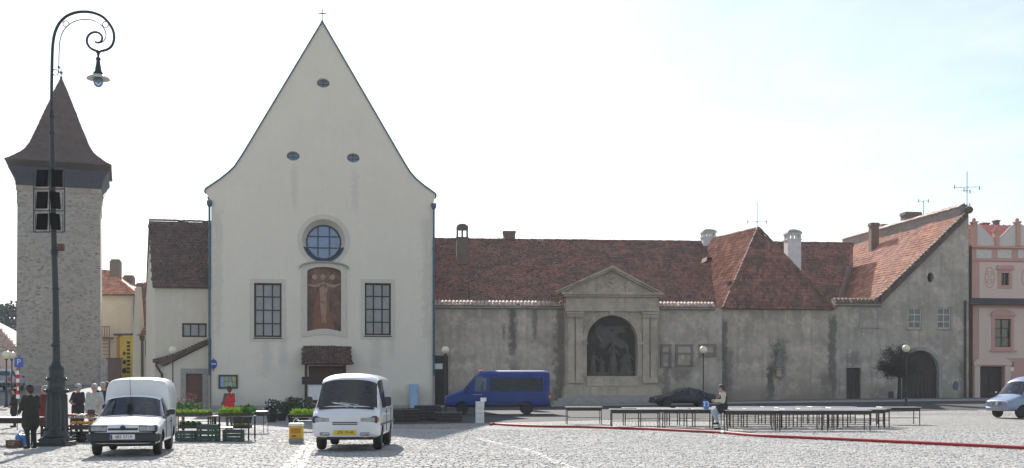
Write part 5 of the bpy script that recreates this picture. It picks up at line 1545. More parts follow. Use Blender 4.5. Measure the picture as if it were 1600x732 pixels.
# ---------------------------------------------------------------- stone tower
def tower():
    Y = 108.0; a = R(19)
    hw = 65.5/FOC*Y*.93; cx = wx(92.3, Y)-math.sin(a)*hw
    t = thing('stone_tower', 'square rubble stone tower with dark flared pointed roof', 'tower', (cx, Y+math.cos(a)*hw, 0), a)
    zt = wz(300, Y)
    m = MB(); n = 14
    prev = None
    def ring(h, w): return [(-w, -w, h), (w, -w, h), (w, w, h), (-w, w, h)]
    lv = [(-1, hw*1.015), (6, hw*1.005), (zt-1.3, hw*.985), (zt-1.29, hw), (zt, hw)]
    v = sum([ring(h, w) for h, w in lv], [])
    f = [(i*4+k, i*4+(k+1) % 4, i*4+4+(k+1) % 4, i*4+4+k) for i in range(len(lv)-1) for k in range(4)] + [(16, 17, 18, 19)]
    m.add(v, f); m.build('masonry', M['tower_stone'], t)
    MB().bb(-hw-.06, hw+.06, -hw-.06, hw+.06, zt-.02, zt+.45).build('cornice', M['portal'], t)
    z0 = zt+.45; ze = wz(266, Y)
    fr = MB(); v = ring(z0, hw+.1)+ring(z0+.7, hw+.12)+ring(ze, hw*1.2); fr.add(v, [(i*4+k, i*4+(k+1) % 4, i*4+4+(k+1) % 4, i*4+4+k) for i in range(2) for k in range(4)])
    sk = fr.build('timber_skirt', M['skirt'], t)
    b = MB()
    for s in range(4):
        Mx = Matrix.Rotation(s*math.pi/2, 4, 'Z')
        for i in range(28):
            u = -1+2*(i+.5)/28
            b.add([Mx @ Vector(p) for p in ((u*(hw+.1)-.03, -hw-.14, z0), (u*(hw+.1)+.03, -hw-.14, z0), (u*hw*1.2+.03, -hw*1.2-.05, ze-.05), (u*hw*1.2-.03, -hw*1.2-.05, ze-.05))], [(0, 1, 2, 3)])
    tag(b.build('skirt_battens', M['skirt'], sk, fix=False), kind='stuff')
    # roof profile (half width against height)
    pf = [(267, 82), (262, 74), (256, 66), (250, 58.5), (243, 52), (232, 45.5), (218, 40), (200, 32.5), (182, 25.5), (160, 16.6), (140, 8.4), (121, .4)]
    lv = [(wz(y, Y+hw*.95), w/FOC*(Y+hw*.5)*.92) for y, w in pf]
    v = sum([ring(h, w) for h, w in lv], [])
    r = MB(); r.add(v, [(i*4+k, i*4+(k+1) % 4, i*4+4+(k+1) % 4, i*4+4+k) for i in range(len(lv)-1) for k in range(4)]+[(0, 1, 2, 3)])
    rf = r.build('roof', M['tower_roof'], t)
    # shingle courses
    sh = MB(); prof = lv
    L = 0; seg = []
    for (z_a, w_a), (z_b, w_b) in zip(prof, prof[1:]):
        n = max(1, int(math.hypot(z_b-z_a, w_b-w_a)/.45))
        for i in range(n):
            s0, s1 = i/n, (i+1.12)/n
            seg.append((z_a+(z_b-z_a)*s0, w_a+(w_b-w_a)*s0, z_a+(z_b-z_a)*s1, w_a+(w_b-w_a)*s1))
    rr = random.Random(2)
    for s in range(4):
        Mx = Matrix.Rotation(s*math.pi/2, 4, 'Z')
        for z_a, w_a, z_b, w_b in seg:
            n = max(1, int(2*w_a/.38))
            for i in range(n):
                u0, u1 = -1+2*i/n, -1+2*(i+.96)/n; k = rr.uniform(.02, .07)
                sh.add([Mx @ Vector(p) for p in ((u0*w_a, -w_a-k, z_a+k*.3), (u1*w_a, -w_a-k, z_a+k*.3), (u1*w_b, -w_b-.01, z_b), (u0*w_b, -w_b-.01, z_b))], [(0, 1, 2, 3)])
    tag(sh.build('shingles', M['tower_roof'], rf, fix=False), kind='stuff')
    m = MB(); zz = lv[-1][0]; m.lathe([(.1, -.3), (.14, 0), (.05, .1), (.03, .9)], (0, 0, zz), 8); m.sphere((0, 0, zz+.45), .16, 10, 6); m.build('finial', M['copper'], t)
M['skirt'] = pm('blue grey stained boards', (.035, .047, .08), (.025, .034, .058), 4, .8, .35, 20)
tower()

# ---------------------------------------------------------------- houses behind on the left
def simple_house(label, pl, pr, Y, yt, yb, mat, roof_mat, ridge_px, ridge_y, v_ridge, name='house', group=None):
    fr = Frame(pl, Y, pr, Y)
    t = thing(name, label, 'house', fr.loc(), 0, group)
    z1 = fr.z(pl, yt); 
    MB().bb(0, fr.L, 0, 9, -1, z1).build('wall', mat, t)
    return fr, t, z1
def left_houses():
    fr, t, z1 = simple_house('cream house with red hipped roof and tall chimney behind the tower', 140, 211, 121, 461, 600, M['cream'], None, 0, 0, 0)
    L = fr.L
    zr = fr.z(160, 424, 4.5)
    a, b = (-.3, -.4, z1), (L+.35, -.4, z1)
    ap0, ap1 = (fr.u(150, 4.5), 4.5, zr), (fr.u(168, 4.5), 4.5, zr)
    roof_part(t, [a, b, ap1, ap0], M['orange_lit_tile'], w=.3, c=.4, ridges=[(ap0, ap1), (b, ap1)])
    MB().slab([b, (L+.35, 9.4, z1), ap1], .12).build('roof', M['orange_lit_tile'], t); MB().slab([(L+.35, 9.4, z1), (-.3, 9.4, z1), ap0, ap1], .12).build('roof', M['orange_lit_tile'], t)
    m = MB(); m.bb(-.3, L+.4, -.5, -.32, z1-.12, z1+.06); m.tube([(L+.1, -.42, z1), (L-.05, -.12, z1-.7), (L-.05, -.12, .5)], .08, 8); m.build('gutter', M['dark_metal'], t)
    for x0, x1, yt, v, mt in ((171, 186, 405, 3.0, M['brick_chimney']), (191, 207.5, 430, 6.5, M['brick_chimney'])):
        p = fr.uz(x0, yt, v); q = fr.uz(x1, yt, v); m = MB(); m.bb(p[0], q[0], v, v+.9, z1, p[1]-.2); m.bb(p[0]+.1, q[0]-.1, v+.1, v+.8, p[1]-.2, p[1]); m.build('chimney', mt, t)
    f = fr.rect(157.5, 479, 160.5, 495); window_grid(t, f[0]-.6, f[1], f[2], f[3], -.03, 2, 2, M['white_frame'], M['window_dark'], .08)
    # wooden gallery with steps
    g = thing('timber_gallery', 'brown timber balcony and stair beside the cream house', 'balcony', fr.world(fr.u(157, -1.2), -1.2), 0)
    gl = fr.u(172, -1.2)-fr.u(157, -1.2); zf = fr.z(160, 527, -1.2); zt = fr.z(160, 510, -1.2); zb = fr.z(160, 560, -1.2)
    m = MB(); m.bb(-1, gl, 0, 1.2, zf-.15, zf); m.build('deck', M['brown_wood'], g)
    m = MB(); m.bb(-1, gl, -.04, .04, zt-.08, zt); m.build('handrail', M['brown_wood'], g)
    for i in range(8):
        MB().bb(-.9+i*(gl+.8)/7, -.84+i*(gl+.8)/7, -.03, .03, zf, zt-.08).build('baluster', M['brown_wood'], g)
    for i in range(6):
        z = zb+(zf-zb)*i/6; MB().bb(-.6+i*.05, gl-.1+i*.0, -.02, .3, z, z+.06).build('stair_tread', M['brown_wood'], g)
    for x in (-.7, gl-.15): MB().bb(x, x+.12, 0, .12, 0, zf-.15).build('post', M['brown_wood'], g)
    # yellow hoarding
    Y = 110.0; f2 = Frame(187, Y, 207, Y-.5)
    h = thing('yellow_hoarding', 'tall yellow advertising panel with dark vertical lettering beside the cream house', 'sign', f2.loc(), f2.ang)
    z1 = f2.z(195, 526); z0 = f2.z(195, 594); L = f2.L
    MB().bb(0, L, 0, .12, z0, z1).build('panel', M['yellow'], h)
    m = MB(); m.bb(-.35, .02, -.05, .4, z0, z1+.1); m.build('orange_edge', M['amber_board'], h)
    m = MB(); m.bb(-.6, L+.1, -.2, .5, z1+.1, z1+.28); m.build('canopy', M['dark_wood'], h)
    for k in range(9): # illegible vertical lettering
        z = z1-.6-k*.36; MB().bb(L*.56, L*.82, -.012, .0, z-.12, z+.1).build('letter', M['black'], h)
    for k in range(3): MB().lathe([(.28-.05*k, 0), (.28-.05*k, .01)], (L*.36, -.012, z0+.9+k*.85), 12, 'y').build('emblem', M['black'], h)
    # low wall and gate at the foot of the tower
    f3 = Frame(157, 108.5, 189, 108.0)
    g = thing('courtyard_gate', 'low brown wall and plank gate between tower and yellow panel', 'gate', f3.loc(), f3.ang)
    z1 = f3.z(170, 562)
    MB().bb(0, f3.L*.35, 0, .3, 0, z1+.2).build('pier', M['tower_stone'], g)
    n = 7
    for i in range(n): MB().bb(f3.L*.35+i*f3.L*.65/n+.01, f3.L*.35+(i+1)*f3.L*.65/n-.01, .08, .14, .3, z1).build('plank', M['brown_wood'], g)
    m = MB(); m.bb(f3.L*.3, f3.L, -.1, .4, z1+.01, z1+.16); m.build('cap_board', M['brown_tile'], g)
    # low cream house with steep dark red roof in front of annex
    f4 = Frame(208, 99, 240, 97)
    t = thing('low_cream_house', 'narrow cream house with steep dark red roof beside the church annex', 'house', f4.loc(), f4.ang)
    zE = f4.z(225, 525); u1 = f4.L+1.0
    pts = [f4.uz(206.5, 640), (u1, -1), (u1, f4.z(236, 519)), f4.uz(232, 519), f4.uz(219, 526.5), f4.uz(213, 448), f4.uz(211, 452), f4.uz(208, 520)]
    pts[0] = (pts[0][0], -1)
    wall_holes(MB(), pts, [], 0, .5).build('wall', M['cream'], t)
    a, b = f4.uz(219.5, 524, .1), f4.uz(238, 520, .1); c, d = f4.uz(238, 442, 4.2), f4.uz(213, 443, 4.2)
    roof_part(t, [(a[0], .02, a[1]), (b[0]+1, .02, a[1]), (c[0]+1, 4.2, c[1]), (d[0], 4.2, c[1])], M['red_tile'], w=.3, c=.4)
    MB().bb(0, u1, 4.0, 4.5, -1, zE).build('back_wall', M['cream'], t)
    m = MB(); u = f4.u(222.5, -.1); m.tube([(u, -.14, zE-.1), (u, -.14, 1)], .1, 8); m.lathe([(.22, .0), (.22, -.25), (.12, -.45)], (u, -.14, zE), 8); m.build('downpipe', M['dark_metal'], t)
    f = f4.rect(227.5, 531, 231.5, 556); window_grid(t, f[0], f[1], f[2], f[3], -.03, 1, 3, M['dark_wood'], M['window_dark'], .06)
    # far pink house on the left
    f5 = Frame(-70, 128, 27.5, 128)
    t = thing('far_pink_house', 'pale pink house with light roof left of the stone tower', 'house', f5.loc(), 0)
    z1 = f5.z(10, 548); MB().bb(0, f5.L, 0, 10, -1, z1).build('wall', M['pink_light'], t)
    ap = f5.uz(-22, 497, 5)
    roof_part(t, [(-.4, -.5, z1), (f5.L+.4, -.5, z1), (ap[0]+.6, 5, ap[1]), (ap[0]-.6, 5, ap[1])], M['coping_tile'], w=.3, c=.4)
    MB().slab([(f5.L+.4, -.5, z1), (f5.L+.4, 10.5, z1), (ap[0]+.6, 5, ap[1])], .1).build('roof', M['coping_tile'], t)
    MB().bb(0, f5.L+.15, -.18, -.02, z1-.5, z1-.1).build('cornice', M['pink_white'], t)
    for px in (2, 17):
        f = f5.rect(px-4, 572, px+4, 590); window_grid(t, f[0], f[1], f[2], f[3], -.04, 2, 2, M['white_frame'], M['window_dark'], .08)
M['amber_board'] = pm('orange board', (.5, .2, .04), (.4, .15, .03), 4, .7)
left_houses()

# leaf clumps
def leaves(mb, c, r, n, size, rnd, flat=1.0):
    for i in range(n):
        while True:
            p = Vector((rnd.uniform(-1, 1), rnd.uniform(-1, 1), rnd.uniform(-1, 1)))
            if .25 < p.length < 1: break
        o = Vector((c[0]+p.x*r[0], c[1]+p.y*r[1], c[2]+p.z*r[2]))
        a = Vector((rnd.gauss(0, 1), rnd.gauss(0, 1), rnd.gauss(0, 1)*flat)).normalized(); b = a.orthogonal().normalized()
        s = size*rnd.uniform(.6, 1.3)
        mb.add([o-a*s, o+b*s*.5, o+a*s, o-b*s*.5], [(0, 1, 2, 3)])
def wooded():
    rnd = random.Random(4)
    h = MB(); n = 30
    v = []; 
    for i in range(n+1):
        for j in range(6):
            x = -190+i*6; y = 210+j*18
            v.append((x, y, 3+(16+3*math.sin(x*.07)+2*math.sin(x*.23+1))*math.sin(min(1, j/4)*math.pi/2)*sstep(-20, -70, x)))
    h.v = v; h.f = [(i*6+j, (i+1)*6+j, (i+1)*6+j+1, i*6+j+1) for i in range(n) for j in range(5)]; h.m = [0]*len(h.f)
    tag(h.build('hill', M['shrub'], fix=False), kind='structure')
    for k, (px, yt, Y, lab) in enumerate(((-4, 470, 185, 'dark leafy tree crown at the far left edge behind the pink house'), (18, 466, 190, 'dark leafy tree between the far pink house and the tower'))):
        b = P(px, 600, Y); zt = wz(yt, Y); zg = gz(b.x, b.y)
        t = thing('leafy_tree', lab, 'tree', (b.x, b.y, zg), 0)
        H = zt-zg
        m = MB(); m.tube([(0, 0, -.3), (.1, 0, H*.3), (0, .1, H*.6)], [.35, .28, .15], 8); 
        for q in range(6):
            an = q*1.05; m.tube([(0, 0, H*(.3+.05*q)), (math.cos(an)*2, math.sin(an)*2, H*(.5+.05*q))], [.14, .05], 6)
        m.build('trunk', M['twig'], t)
        c = MB()
        for q in range(14):
            an = rnd.uniform(0, 6.28); rr_ = rnd.uniform(0, 3.0)
            leaves(c, (math.cos(an)*rr_, math.sin(an)*rr_, H*rnd.uniform(.35, .9)), (1.8, 1.8, 1.4), 90, .34, rnd)
        c.build('crown', M['far_leaf'], t, fix=False)
M['far_leaf'] = pm('blue green foliage', (.055, .075, .07), (.035, .05, .05), 3, .8, island=.3)
wooded()

def pollard():
    x, y = wx(1405, 82), 82.0; zg = gz(x, y)+.13
    t = thing('bare_tree', 'small bare round headed tree in front of the arched gate', 'tree', (x, y, zg), 0)
    rnd = random.Random(9)
    zc = wz(569, y)-zg; zs = wz(592, y)-zg
    m = MB(); m.tube([(0, 0, -.1), (.02, 0, .6), (.03, .02, zs), (0, 0, zs+.4)], [.17, .14, .12, .09], 8); tr = m.build('trunk', M['twig'], t)
    b = MB(); tw = MB()
    for i in range(70):
        an = rnd.uniform(0, 6.28); el = math.asin(rnd.uniform(-.75, 1))
        d = Vector((math.cos(an)*math.cos(el), math.sin(an)*math.cos(el), math.sin(el)))
        o = Vector((0, 0, zs+rnd.uniform(0, .5))); e = Vector((0, 0, zc))+Vector((d.x*1.6, d.y*1.6, d.z*1.45))*rnd.uniform(.82, 1.0)
        mid = (o+e)/2+Vector((rnd.uniform(-.15, .15), rnd.uniform(-.15, .15), rnd.uniform(-.05, .2)))
        b.tube([o, mid, e], [.045, .028, .012], 5, cap=False)
        for k in range(46):
            p = (mid if rnd.random() < .4 else o).lerp(e, rnd.uniform(.25, 1))
            q = p+Vector((rnd.gauss(0, .22), rnd.gauss(0, .22), rnd.gauss(.06, .2)))
            s = (q-p).orthogonal().normalized()*.012
            tw.add([p-s, p+s, q+s*.4, q-s*.4], [(0, 1, 2, 3)])
            leaves(tw, q, (.08, .08, .08), 2, .05, rnd)
    b.build('branches', M['twig'], t, fix=False); tag(tw.build('twigs', M['twig'], t, fix=False), kind='stuff')
pollard()

# ---------------------------------------------------------------- lamps
def globe_lamp(px, py, Y, label):
    x = wx(px, Y); zg = gz(x, Y); h = wz(py, Y)-zg
    t = thing('globe_lamp', label, 'street lamp', (x, Y, zg), 0, 'globe street lamps')
    m = MB(); m.lathe([(.14, 0), (.14, .1), (.09, .18), (.075, .9), (.09, .95), (.045, 1.0), (.04, h-.32), (.07, h-.3), (.1, h-.25), (.06, h-.2)], (0, 0, 0), 12); m.build('post', M['iron'], t, smooth=True, sharp=35)
    m = MB(); m.sphere((0, 0, h), .25, 20, 14); m.build('globe', M['lamp_glass'], t, smooth=True)
    m = MB(); m.lathe([(.05, 0), (.03, .04), (.01, .06)], (0, 0, h+.24), 8); m.build('finial', M['iron'], t)
globe_lamp(270, 547.5, 71, 'round globe lamp in front of the lean-to door')
globe_lamp(696, 547.5, 71, 'round globe lamp between the church corner and blue van')
globe_lamp(1099, 547.5, 71, 'round globe lamp left of the seated man')
globe_lamp(1416, 545, 73, 'round globe lamp in front of the bare tree')
globe_lamp(10, 555, 68, 'leftmost globe lamp near the picture edge')
globe_lamp(18.5, 556, 72, 'second globe lamp from the left edge, just before the tower')

def big_lamp():
    x, Y = gp(90, 697); X0 = wx(83.5, Y)
    X0 = wx(88, Y)
    t = thing('cast_iron_lamp', 'tall ornate dark cast iron street lamp with scrolled top', 'street lamp', (X0, Y, .012), 0)
    k = Y/FOC
    pr = lambda px, py: ((px-88)*k, 0, wz(py, Y))
    m = MB()
    m.box((0, 0, .05), (.8, .8, .12)); m.box((0, 0, .16), (.68, .68, .12), None, .94)
    m.lathe([(.34, .2), (.36, .26), (.33, .32), (.31, .42), (.29, .5), (.285, .95), (.27, 1.25), (.255, 1.42), (.29, 1.47), (.29, 1.53), (.24, 1.58), (.22, 1.75), (.25, 1.8), (.25, 1.85), (.21, 1.9), (.19, 2.05), (.22, 2.1), (.2, 2.16), (.14, 2.22), (.115, 2.3)], (0, 0, 0), 24)
    m.build('pedestal', M['iron'], t, smooth=True, sharp=40)
    f = MB()
    for i in range(12):
        an = 2*math.pi*i/12; f.tube([(math.cos(an)*.283, math.sin(an)*.283, .5), (math.cos(an)*.262, math.sin(an)*.262, 1.4)], .028, 6)
    for i in range(8):
        an = 2*math.pi*i/8+.2
        for z, r in ((1.5, .3), (1.82, .26), (.45, .33)): f.sphere((math.cos(an)*r, math.sin(an)*r, z), .04, 6, 5)
    f.build('fluting', M['iron'], t)
    xa, za = (84-88)*k, wz(365, Y)
    m = MB(); m.tube([(0, 0, 2.2), (-.02, 0, 4.0), (xa, 0, za), (-.10, 0, wz(262, Y)), pr(81, 200), pr(80.4, 178)], [.105, .085, .075, .07, .06, .055], 14)
    for z, r in ((2.75, .13), (4.3, .105), (wz(393, Y), .11), (wz(398, Y), .1), (wz(182, Y), .09), (wz(208, Y), .085)): m.lathe([(r*.8, -.05), (r, 0), (r*.8, .05)], (-.02 if z < 5 else (-.05 if z < 7 else -.125), 0, z), 14)
    m.build('shaft', M['iron'], t, smooth=True, sharp=40)
    sc = [(80.4, 178), (80.6, 140), (81.3, 98), (82, 75), (84.5, 55), (91, 39), (99, 30), (106, 24.8), (119, 20), (134, 19), (147, 21), (158.4, 25.6), (167, 33), (173, 41), (177.5, 50), (178.7, 60.7), (176.5, 70), (172, 76), (165, 79.7), (153.4, 81.3), (146, 79), (140.3, 75.4), (136.5, 70), (135.4, 64), (137, 58), (140.3, 54), (145, 51.5), (150, 51), (155, 52.5), (158.4, 56), (160, 60), (159, 64.5), (156.5, 67), (153.4, 68), (148.5, 66.5)]
    pts = [Vector(pr(*p)) for p in sc]
    def smooth(p):
        o = [p[0]]
        for i in range(len(p)-1): o += [p[i].lerp(p[i+1], .25), p[i].lerp(p[i+1], .75)]
        return o+[p[-1]]
    pts = smooth(pts); n = len(pts)
    m = MB(); m.tube(pts, [.042-.016*i/n for i in range(n)], 10); m.build('scroll_arm', M['iron'], t, smooth=True)
    inn = [(92, 115), (92, 108), (92.2, 85), (93, 69), (95, 58), (99, 49), (105, 41.5), (112.5, 36), (122, 32.3), (134, 31), (145, 32.5), (155, 36.7), (162, 44), (165.6, 52.5), (165.8, 58), (164, 62.5), (161, 66), (157, 68)]
    ip = smooth([Vector(pr(*p)) for p in inn]); m = MB(); m.tube(ip, .014, 8); m.sphere(pr(92, 106), .04, 8, 6); m.build('inner_scroll', M['iron'], t, smooth=True)
    for c in ((103, 38.3), (165, 39.3), (86.7, 114)):
        c = Vector(pr(*c)); m = MB(); m.tube([c+Vector((math.cos(a)*.082, 0, math.sin(a)*.082)) for a in np.linspace(0, 2*math.pi, 19)], .011, 6, cap=False); m.build('ring', M['iron'], t)
    # lantern
    c = pr(153.5, 82); L = MB(); zz = lambda py: wz(py, Y)-c[2]
    L.lathe([(.035, zz(79)), (.085, zz(81)), (.04, zz(85)), (.025, zz(90)), (.05, zz(91)), (.075, zz(93.5)), (.05, zz(95)), (.055, zz(100)), (.075, zz(106)), (.09, zz(112)), (.14, zz(116)), (.12, zz(118))], c, 14)
    lan = L.build('lantern', M['iron'], t, smooth=True, sharp=40)
    m = MB(); m.lathe([(.12, zz(117.5)), (.3, zz(123)), (.31, zz(125)), (.29, zz(125.2)), (.1, zz(119))], c, 24); m.build('lamp_shade', M['shade_white'], lan, smooth=True, sharp=50)
    m = MB(); m.sphere((c[0], 0, c[2]+zz(128)), (.135, .135, .17), 16, 10); m.build('glass_bowl', M['glass'], lan, smooth=True)
    m = MB(); m.sphere((c[0], 0, c[2]+zz(127)), (.045, .045, .09), 10, 8); m.build('bulb', M['white'], lan, smooth=True)
    # rack of dark panels fixed to the shaft
    r = thing('panel_rack', 'black metal rack with six dark tilted panels fixed to the lamp shaft', 'rack', (X0, Y-.13, wz(364, Y)), 0)
    o = wz(364, Y); q = lambda px, py: ((px-88)*k, wz(py, Y)-o)
    x0, x1, x2 = q(56, 0)[0], q(80.5, 0)[0], q(104, 0)[0]; zs = [q(0, y)[1] for y in (364, 331, 297, 263)]
    m = MB(); b = .014
    for x in (x0, x2): m.bb(x-b, x+b, -b, b, zs[0], zs[3])
    m.bb(x1-.012, x1+.012, -.012, .012, zs[0], zs[3])
    for z in zs: m.bb(x0, x2, -b*.9, b*.9, z-b, z+b)
    for x in (x0+.05, x2-.05):
        for z in zs[:3]: m.bb(x-.006, x+.006, -.01, .01, z, z+.5)
    for z in (zs[0]+.2, zs[3]-.3): m.bb(-.12, .02, .0, .2, z, z+.05)
    m.build('frame', M['iron'], r)
    dz = zs[1]-zs[0]
    for col in range(2):
        for row in range(3):
            xa = (x0, x1)[col]+.035; xb = (x1, x2)[col]-.035; za = zs[row]+.05; zb = zs[row+1]-.05
            tw = (R(4), R(14))[col] if not (col == 1 and row < 2) else R(58)
            w = xb-xa; cxm = (xa+xb)/2 if tw < R(30) else xa+w*.32
            Mx = Matrix.Translation((cxm, .03, (za+zb)/2)) @ Matrix.Rotation(tw*(1 if col else -1), 4, 'Z') @ Matrix.Rotation(R(-7), 4, 'X')
            p = MB(); p.rbox((0, 0, 0), (w*.86, .05, (zb-za)*.94), .008, Mx); p.rbox((0, -.028, 0), (w*.76, .012, (zb-za)*.84), .003, Mx); p.build('panel', M['black'], r)
    u = q(91.5, 381); v2 = q(101.5, 393)
    j = thing('junction_box', 'small brown box fixed to the lamp shaft below the rack', 'box', (X0+u[0], Y-.06, wz(393, Y)), 0)
    MB().rbox((.09, 0, .1), (.17, .1, .2), .01).build('case', M['brown_wood'], j); MB().rbox((.09, -.055, .1), (.13, .015, .16), .005).build('lid', M['brown_wood'], j)
    MB().bb(-.06, .01, -.02, .02, .08, .12).build('clamp', M['iron'], j)
M['shade_white'] = pm('white enamel shade', (.62, .6, .55), (.5, .48, .44), 8, .4)
big_lamp()
# ---------------------------------------------------------------- vehicles
def evaluate(me, mods):
    o = bpy.data.objects.new('tmp', me); COL.objects.link(o)
    for f in mods: f(o)
    dg = bpy.context.evaluated_depsgraph_get(); dg.update()
    r = bpy.data.meshes.new_from_object(o.evaluated_get(dg))
    bpy.data.objects.remove(o)
    return r
def split_by_material(me, names, mats, parent, sharp=38):
    """each material slot of me becomes a mesh part of its own"""
    n = len(me.polygons); mi = np.zeros(n, np.int32); me.polygons.foreach_get('material_index', mi)
    co = np.zeros(len(me.vertices)*3); me.vertices.foreach_get('co', co); co = co.reshape(-1, 3)
    out = {}
    for k, nm in enumerate(names):
      ids = np.nonzero(mi == k)[0]
      if True:
       sides = ((-1, 1) if ('side_window' in nm or 'front_window' in nm) else (0,))
       for sgn in sides:
        fs = [tuple(me.polygons[i].vertices) for i in ids if sgn == 0 or me.polygons[i].center.x*sgn > 0]
        if not fs: continue
        used = sorted(set(i for f in fs for i in f)); mp = {v: i for i, v in enumerate(used)}
        m = bpy.data.meshes.new(nm); m.from_pydata(co[used].tolist(), [], [tuple(mp[i] for i in f) for f in fs])
        m.materials.append(mats[k]); m.polygons.foreach_set('use_smooth', [True]*len(fs)); m.set_sharp_from_angle(angle=R(sharp)); m.update()
        out[nm] = link(nm, m, parent)
    return out
def loft(stations, regions, crease_rings=(), crease_st=(), sub=2):
    """stations: (y, [(x, z)...]) half sections from sill to roof centre; regions[(i, k)] -> material slot"""
    K = len(stations[0][1]); N = 2*K-1
    bm = bmesh.new(); cl = bm.edges.layers.float.new('crease_edge')
    rows = []
    for y, pr in stations:
        ring = [bm.verts.new((x, y, z)) for x, z in pr] + [bm.verts.new((-x, y, z)) for x, z in pr[-2::-1]]
        rows.append(ring)
    for i in range(len(rows)-1):
        for k in range(N-1):
            f = bm.faces.new((rows[i][k], rows[i][k+1], rows[i+1][k+1], rows[i+1][k]))
            kk = k if k < K-1 else 2*K-3-k
            f.material_index = regions.get((i, kk), 0)
        f = bm.faces.new((rows[i][N-1], rows[i][0], rows[i+1][0], rows[i+1][N-1])); f.material_index = 1
    for row in (rows[0], rows[-1]):
        # end caps as quads between mirrored pairs
        for k in range(K-1):
            a, b, c, d = row[k], row[k+1], row[N-2-k], row[N-1-k]
            if k == K-2: bm.faces.new((a, b, d)) if b is c else bm.faces.new((a, b, c, d))
            else: bm.faces.new((a, b, c, d))
    bm.edges.ensure_lookup_table()
    idx = {v: (i, k) for i, r in enumerate(rows) for k, v in enumerate(r)}
    for e in bm.edges:
        (i, k), (j, l) = idx[e.verts[0]], idx[e.verts[1]]
        kk = k if k < K else 2*K-2-k
        if i != j and kk in crease_rings: e[cl] = crease_rings[kk] if isinstance(crease_rings, dict) else .6
        if i == j and i in crease_st: e[cl] = crease_st[i] if isinstance(crease_st, dict) else .6
        if i == j and i in (0, len(rows)-1) and not (i in crease_st): e[cl] = .35
    bmesh.ops.recalc_face_normals(bm, faces=bm.faces)
    me = bpy.data.meshes.new('loft'); bm.to_mesh(me); bm.free()
    return me
def vehicle(t, stations, regions, names, mats, wheels, wr, track, tw=.2, crease_rings={}, crease_st={}, sub=2, arch=None):
    me = loft(stations, regions, crease_rings, crease_st)
    for m in mats: me.materials.append(m)
    nslot = len(mats)
    def subm(o): d = o.modifiers.new('s', 'SUBSURF'); d.levels = sub; d.render_levels = sub
    cut = MB()
    for y in wheels:
        for s in (-1, 1):
            c = (s*(track/2+.02), y, wr)
            cut.lathe([(arch or wr*1.17, -.27), (arch or wr*1.17, .3)], c, 24, 'x')
    cm = bpy.data.meshes.new('cut'); cm.from_pydata(cut.v, [], cut.f)
    b = bmesh.new(); b.from_mesh(cm); bmesh.ops.recalc_face_normals(b, faces=b.faces); b.to_mesh(cm); b.free()
    for m in mats: cm.materials.append(m)
    for p in cm.polygons: p.material_index = 1
    co = bpy.data.objects.new('cutter', cm); COL.objects.link(co)
    def boo(o):
        d = o.modifiers.new('b', 'BOOLEAN'); d.operation = 'DIFFERENCE'; d.object = co; d.solver = 'EXACT'
    r = evaluate(me, [subm, boo])
    bpy.data.objects.remove(co)
    parts = split_by_material(r, names, mats, t)
    for y in wheels:
        for s in (-1, 1): wheel(t, s*track/2, y, wr, tw, s)
    return parts
def wheel(t, x, y, r, w, s, mat=None):
    m = MB(); h = w/2
    m.lathe([(r*.62, -h), (r*.9, -h), (r*.98, -h*.75), (r, -h*.4), (r, h*.4), (r*.98, h*.75), (r*.9, h), (r*.62, h)], (0, 0, 0), 28, 'x')
    ty = m.build('wheel', M['rubber'], t, smooth=True, sharp=40); ty.location = (x-s*h*.6, y, r)
    m = MB(); q = s*h
    m.lathe([(r*.63, q*.9), (r*.6, q*.98), (r*.55, q*.72), (r*.3, q*.62), (r*.2, q*.9), (r*.02, q*.92)], (0, 0, 0), 24, 'x')
    for i in range(5):
        an = i*2*math.pi/5; m.sphere((q*.8, math.cos(an)*r*.4, math.sin(an)*r*.4), (q*.1, r*.06, r*.06), 6, 4)
    m.build('rim', mat or M['alloy'], ty, smooth=True, sharp=40)
def seats(t, xs, y, z):
    for x in xs:
        m = MB(); m.rbox((x, y, z+.1), (.46, .5, .16), .05); m.rbox((x, y+.26, z+.45), (.44, .14, .62), .05); m.rbox((x, y+.3, z+.86), (.24, .1, .17), .04); m.build('seat', M['seat'], t)
def plate(t, y, z, text, yellow=False, w=.52, h=.11, x=0, flip=1, blue=True):
    m = MB(); m.rbox((x, y, z), (w, .016, h), .004); o = m.build('number_plate', M['plate_yellow'] if yellow else M['white'], t)
    if blue: MB().bb(x-w/2+.006, x-w/2+.05, y-.0105, y-.0085, z-h/2+.006, z+h/2-.006).build('plate_band', M['plate_blue'], o)
    if text: text_part('plate_text', text, h*.86, M['black'], o, rot_front(x+.02, y-.0095, z), .001)
def strip_box(t, name, pts, w, h, mat):
    m = MB(); m.tube(pts, w, 6); return m.build(name, mat, t)

def heading(fx, fy): return math.atan2(fx, -fy)      # local -y forward turned to (fx, fy)

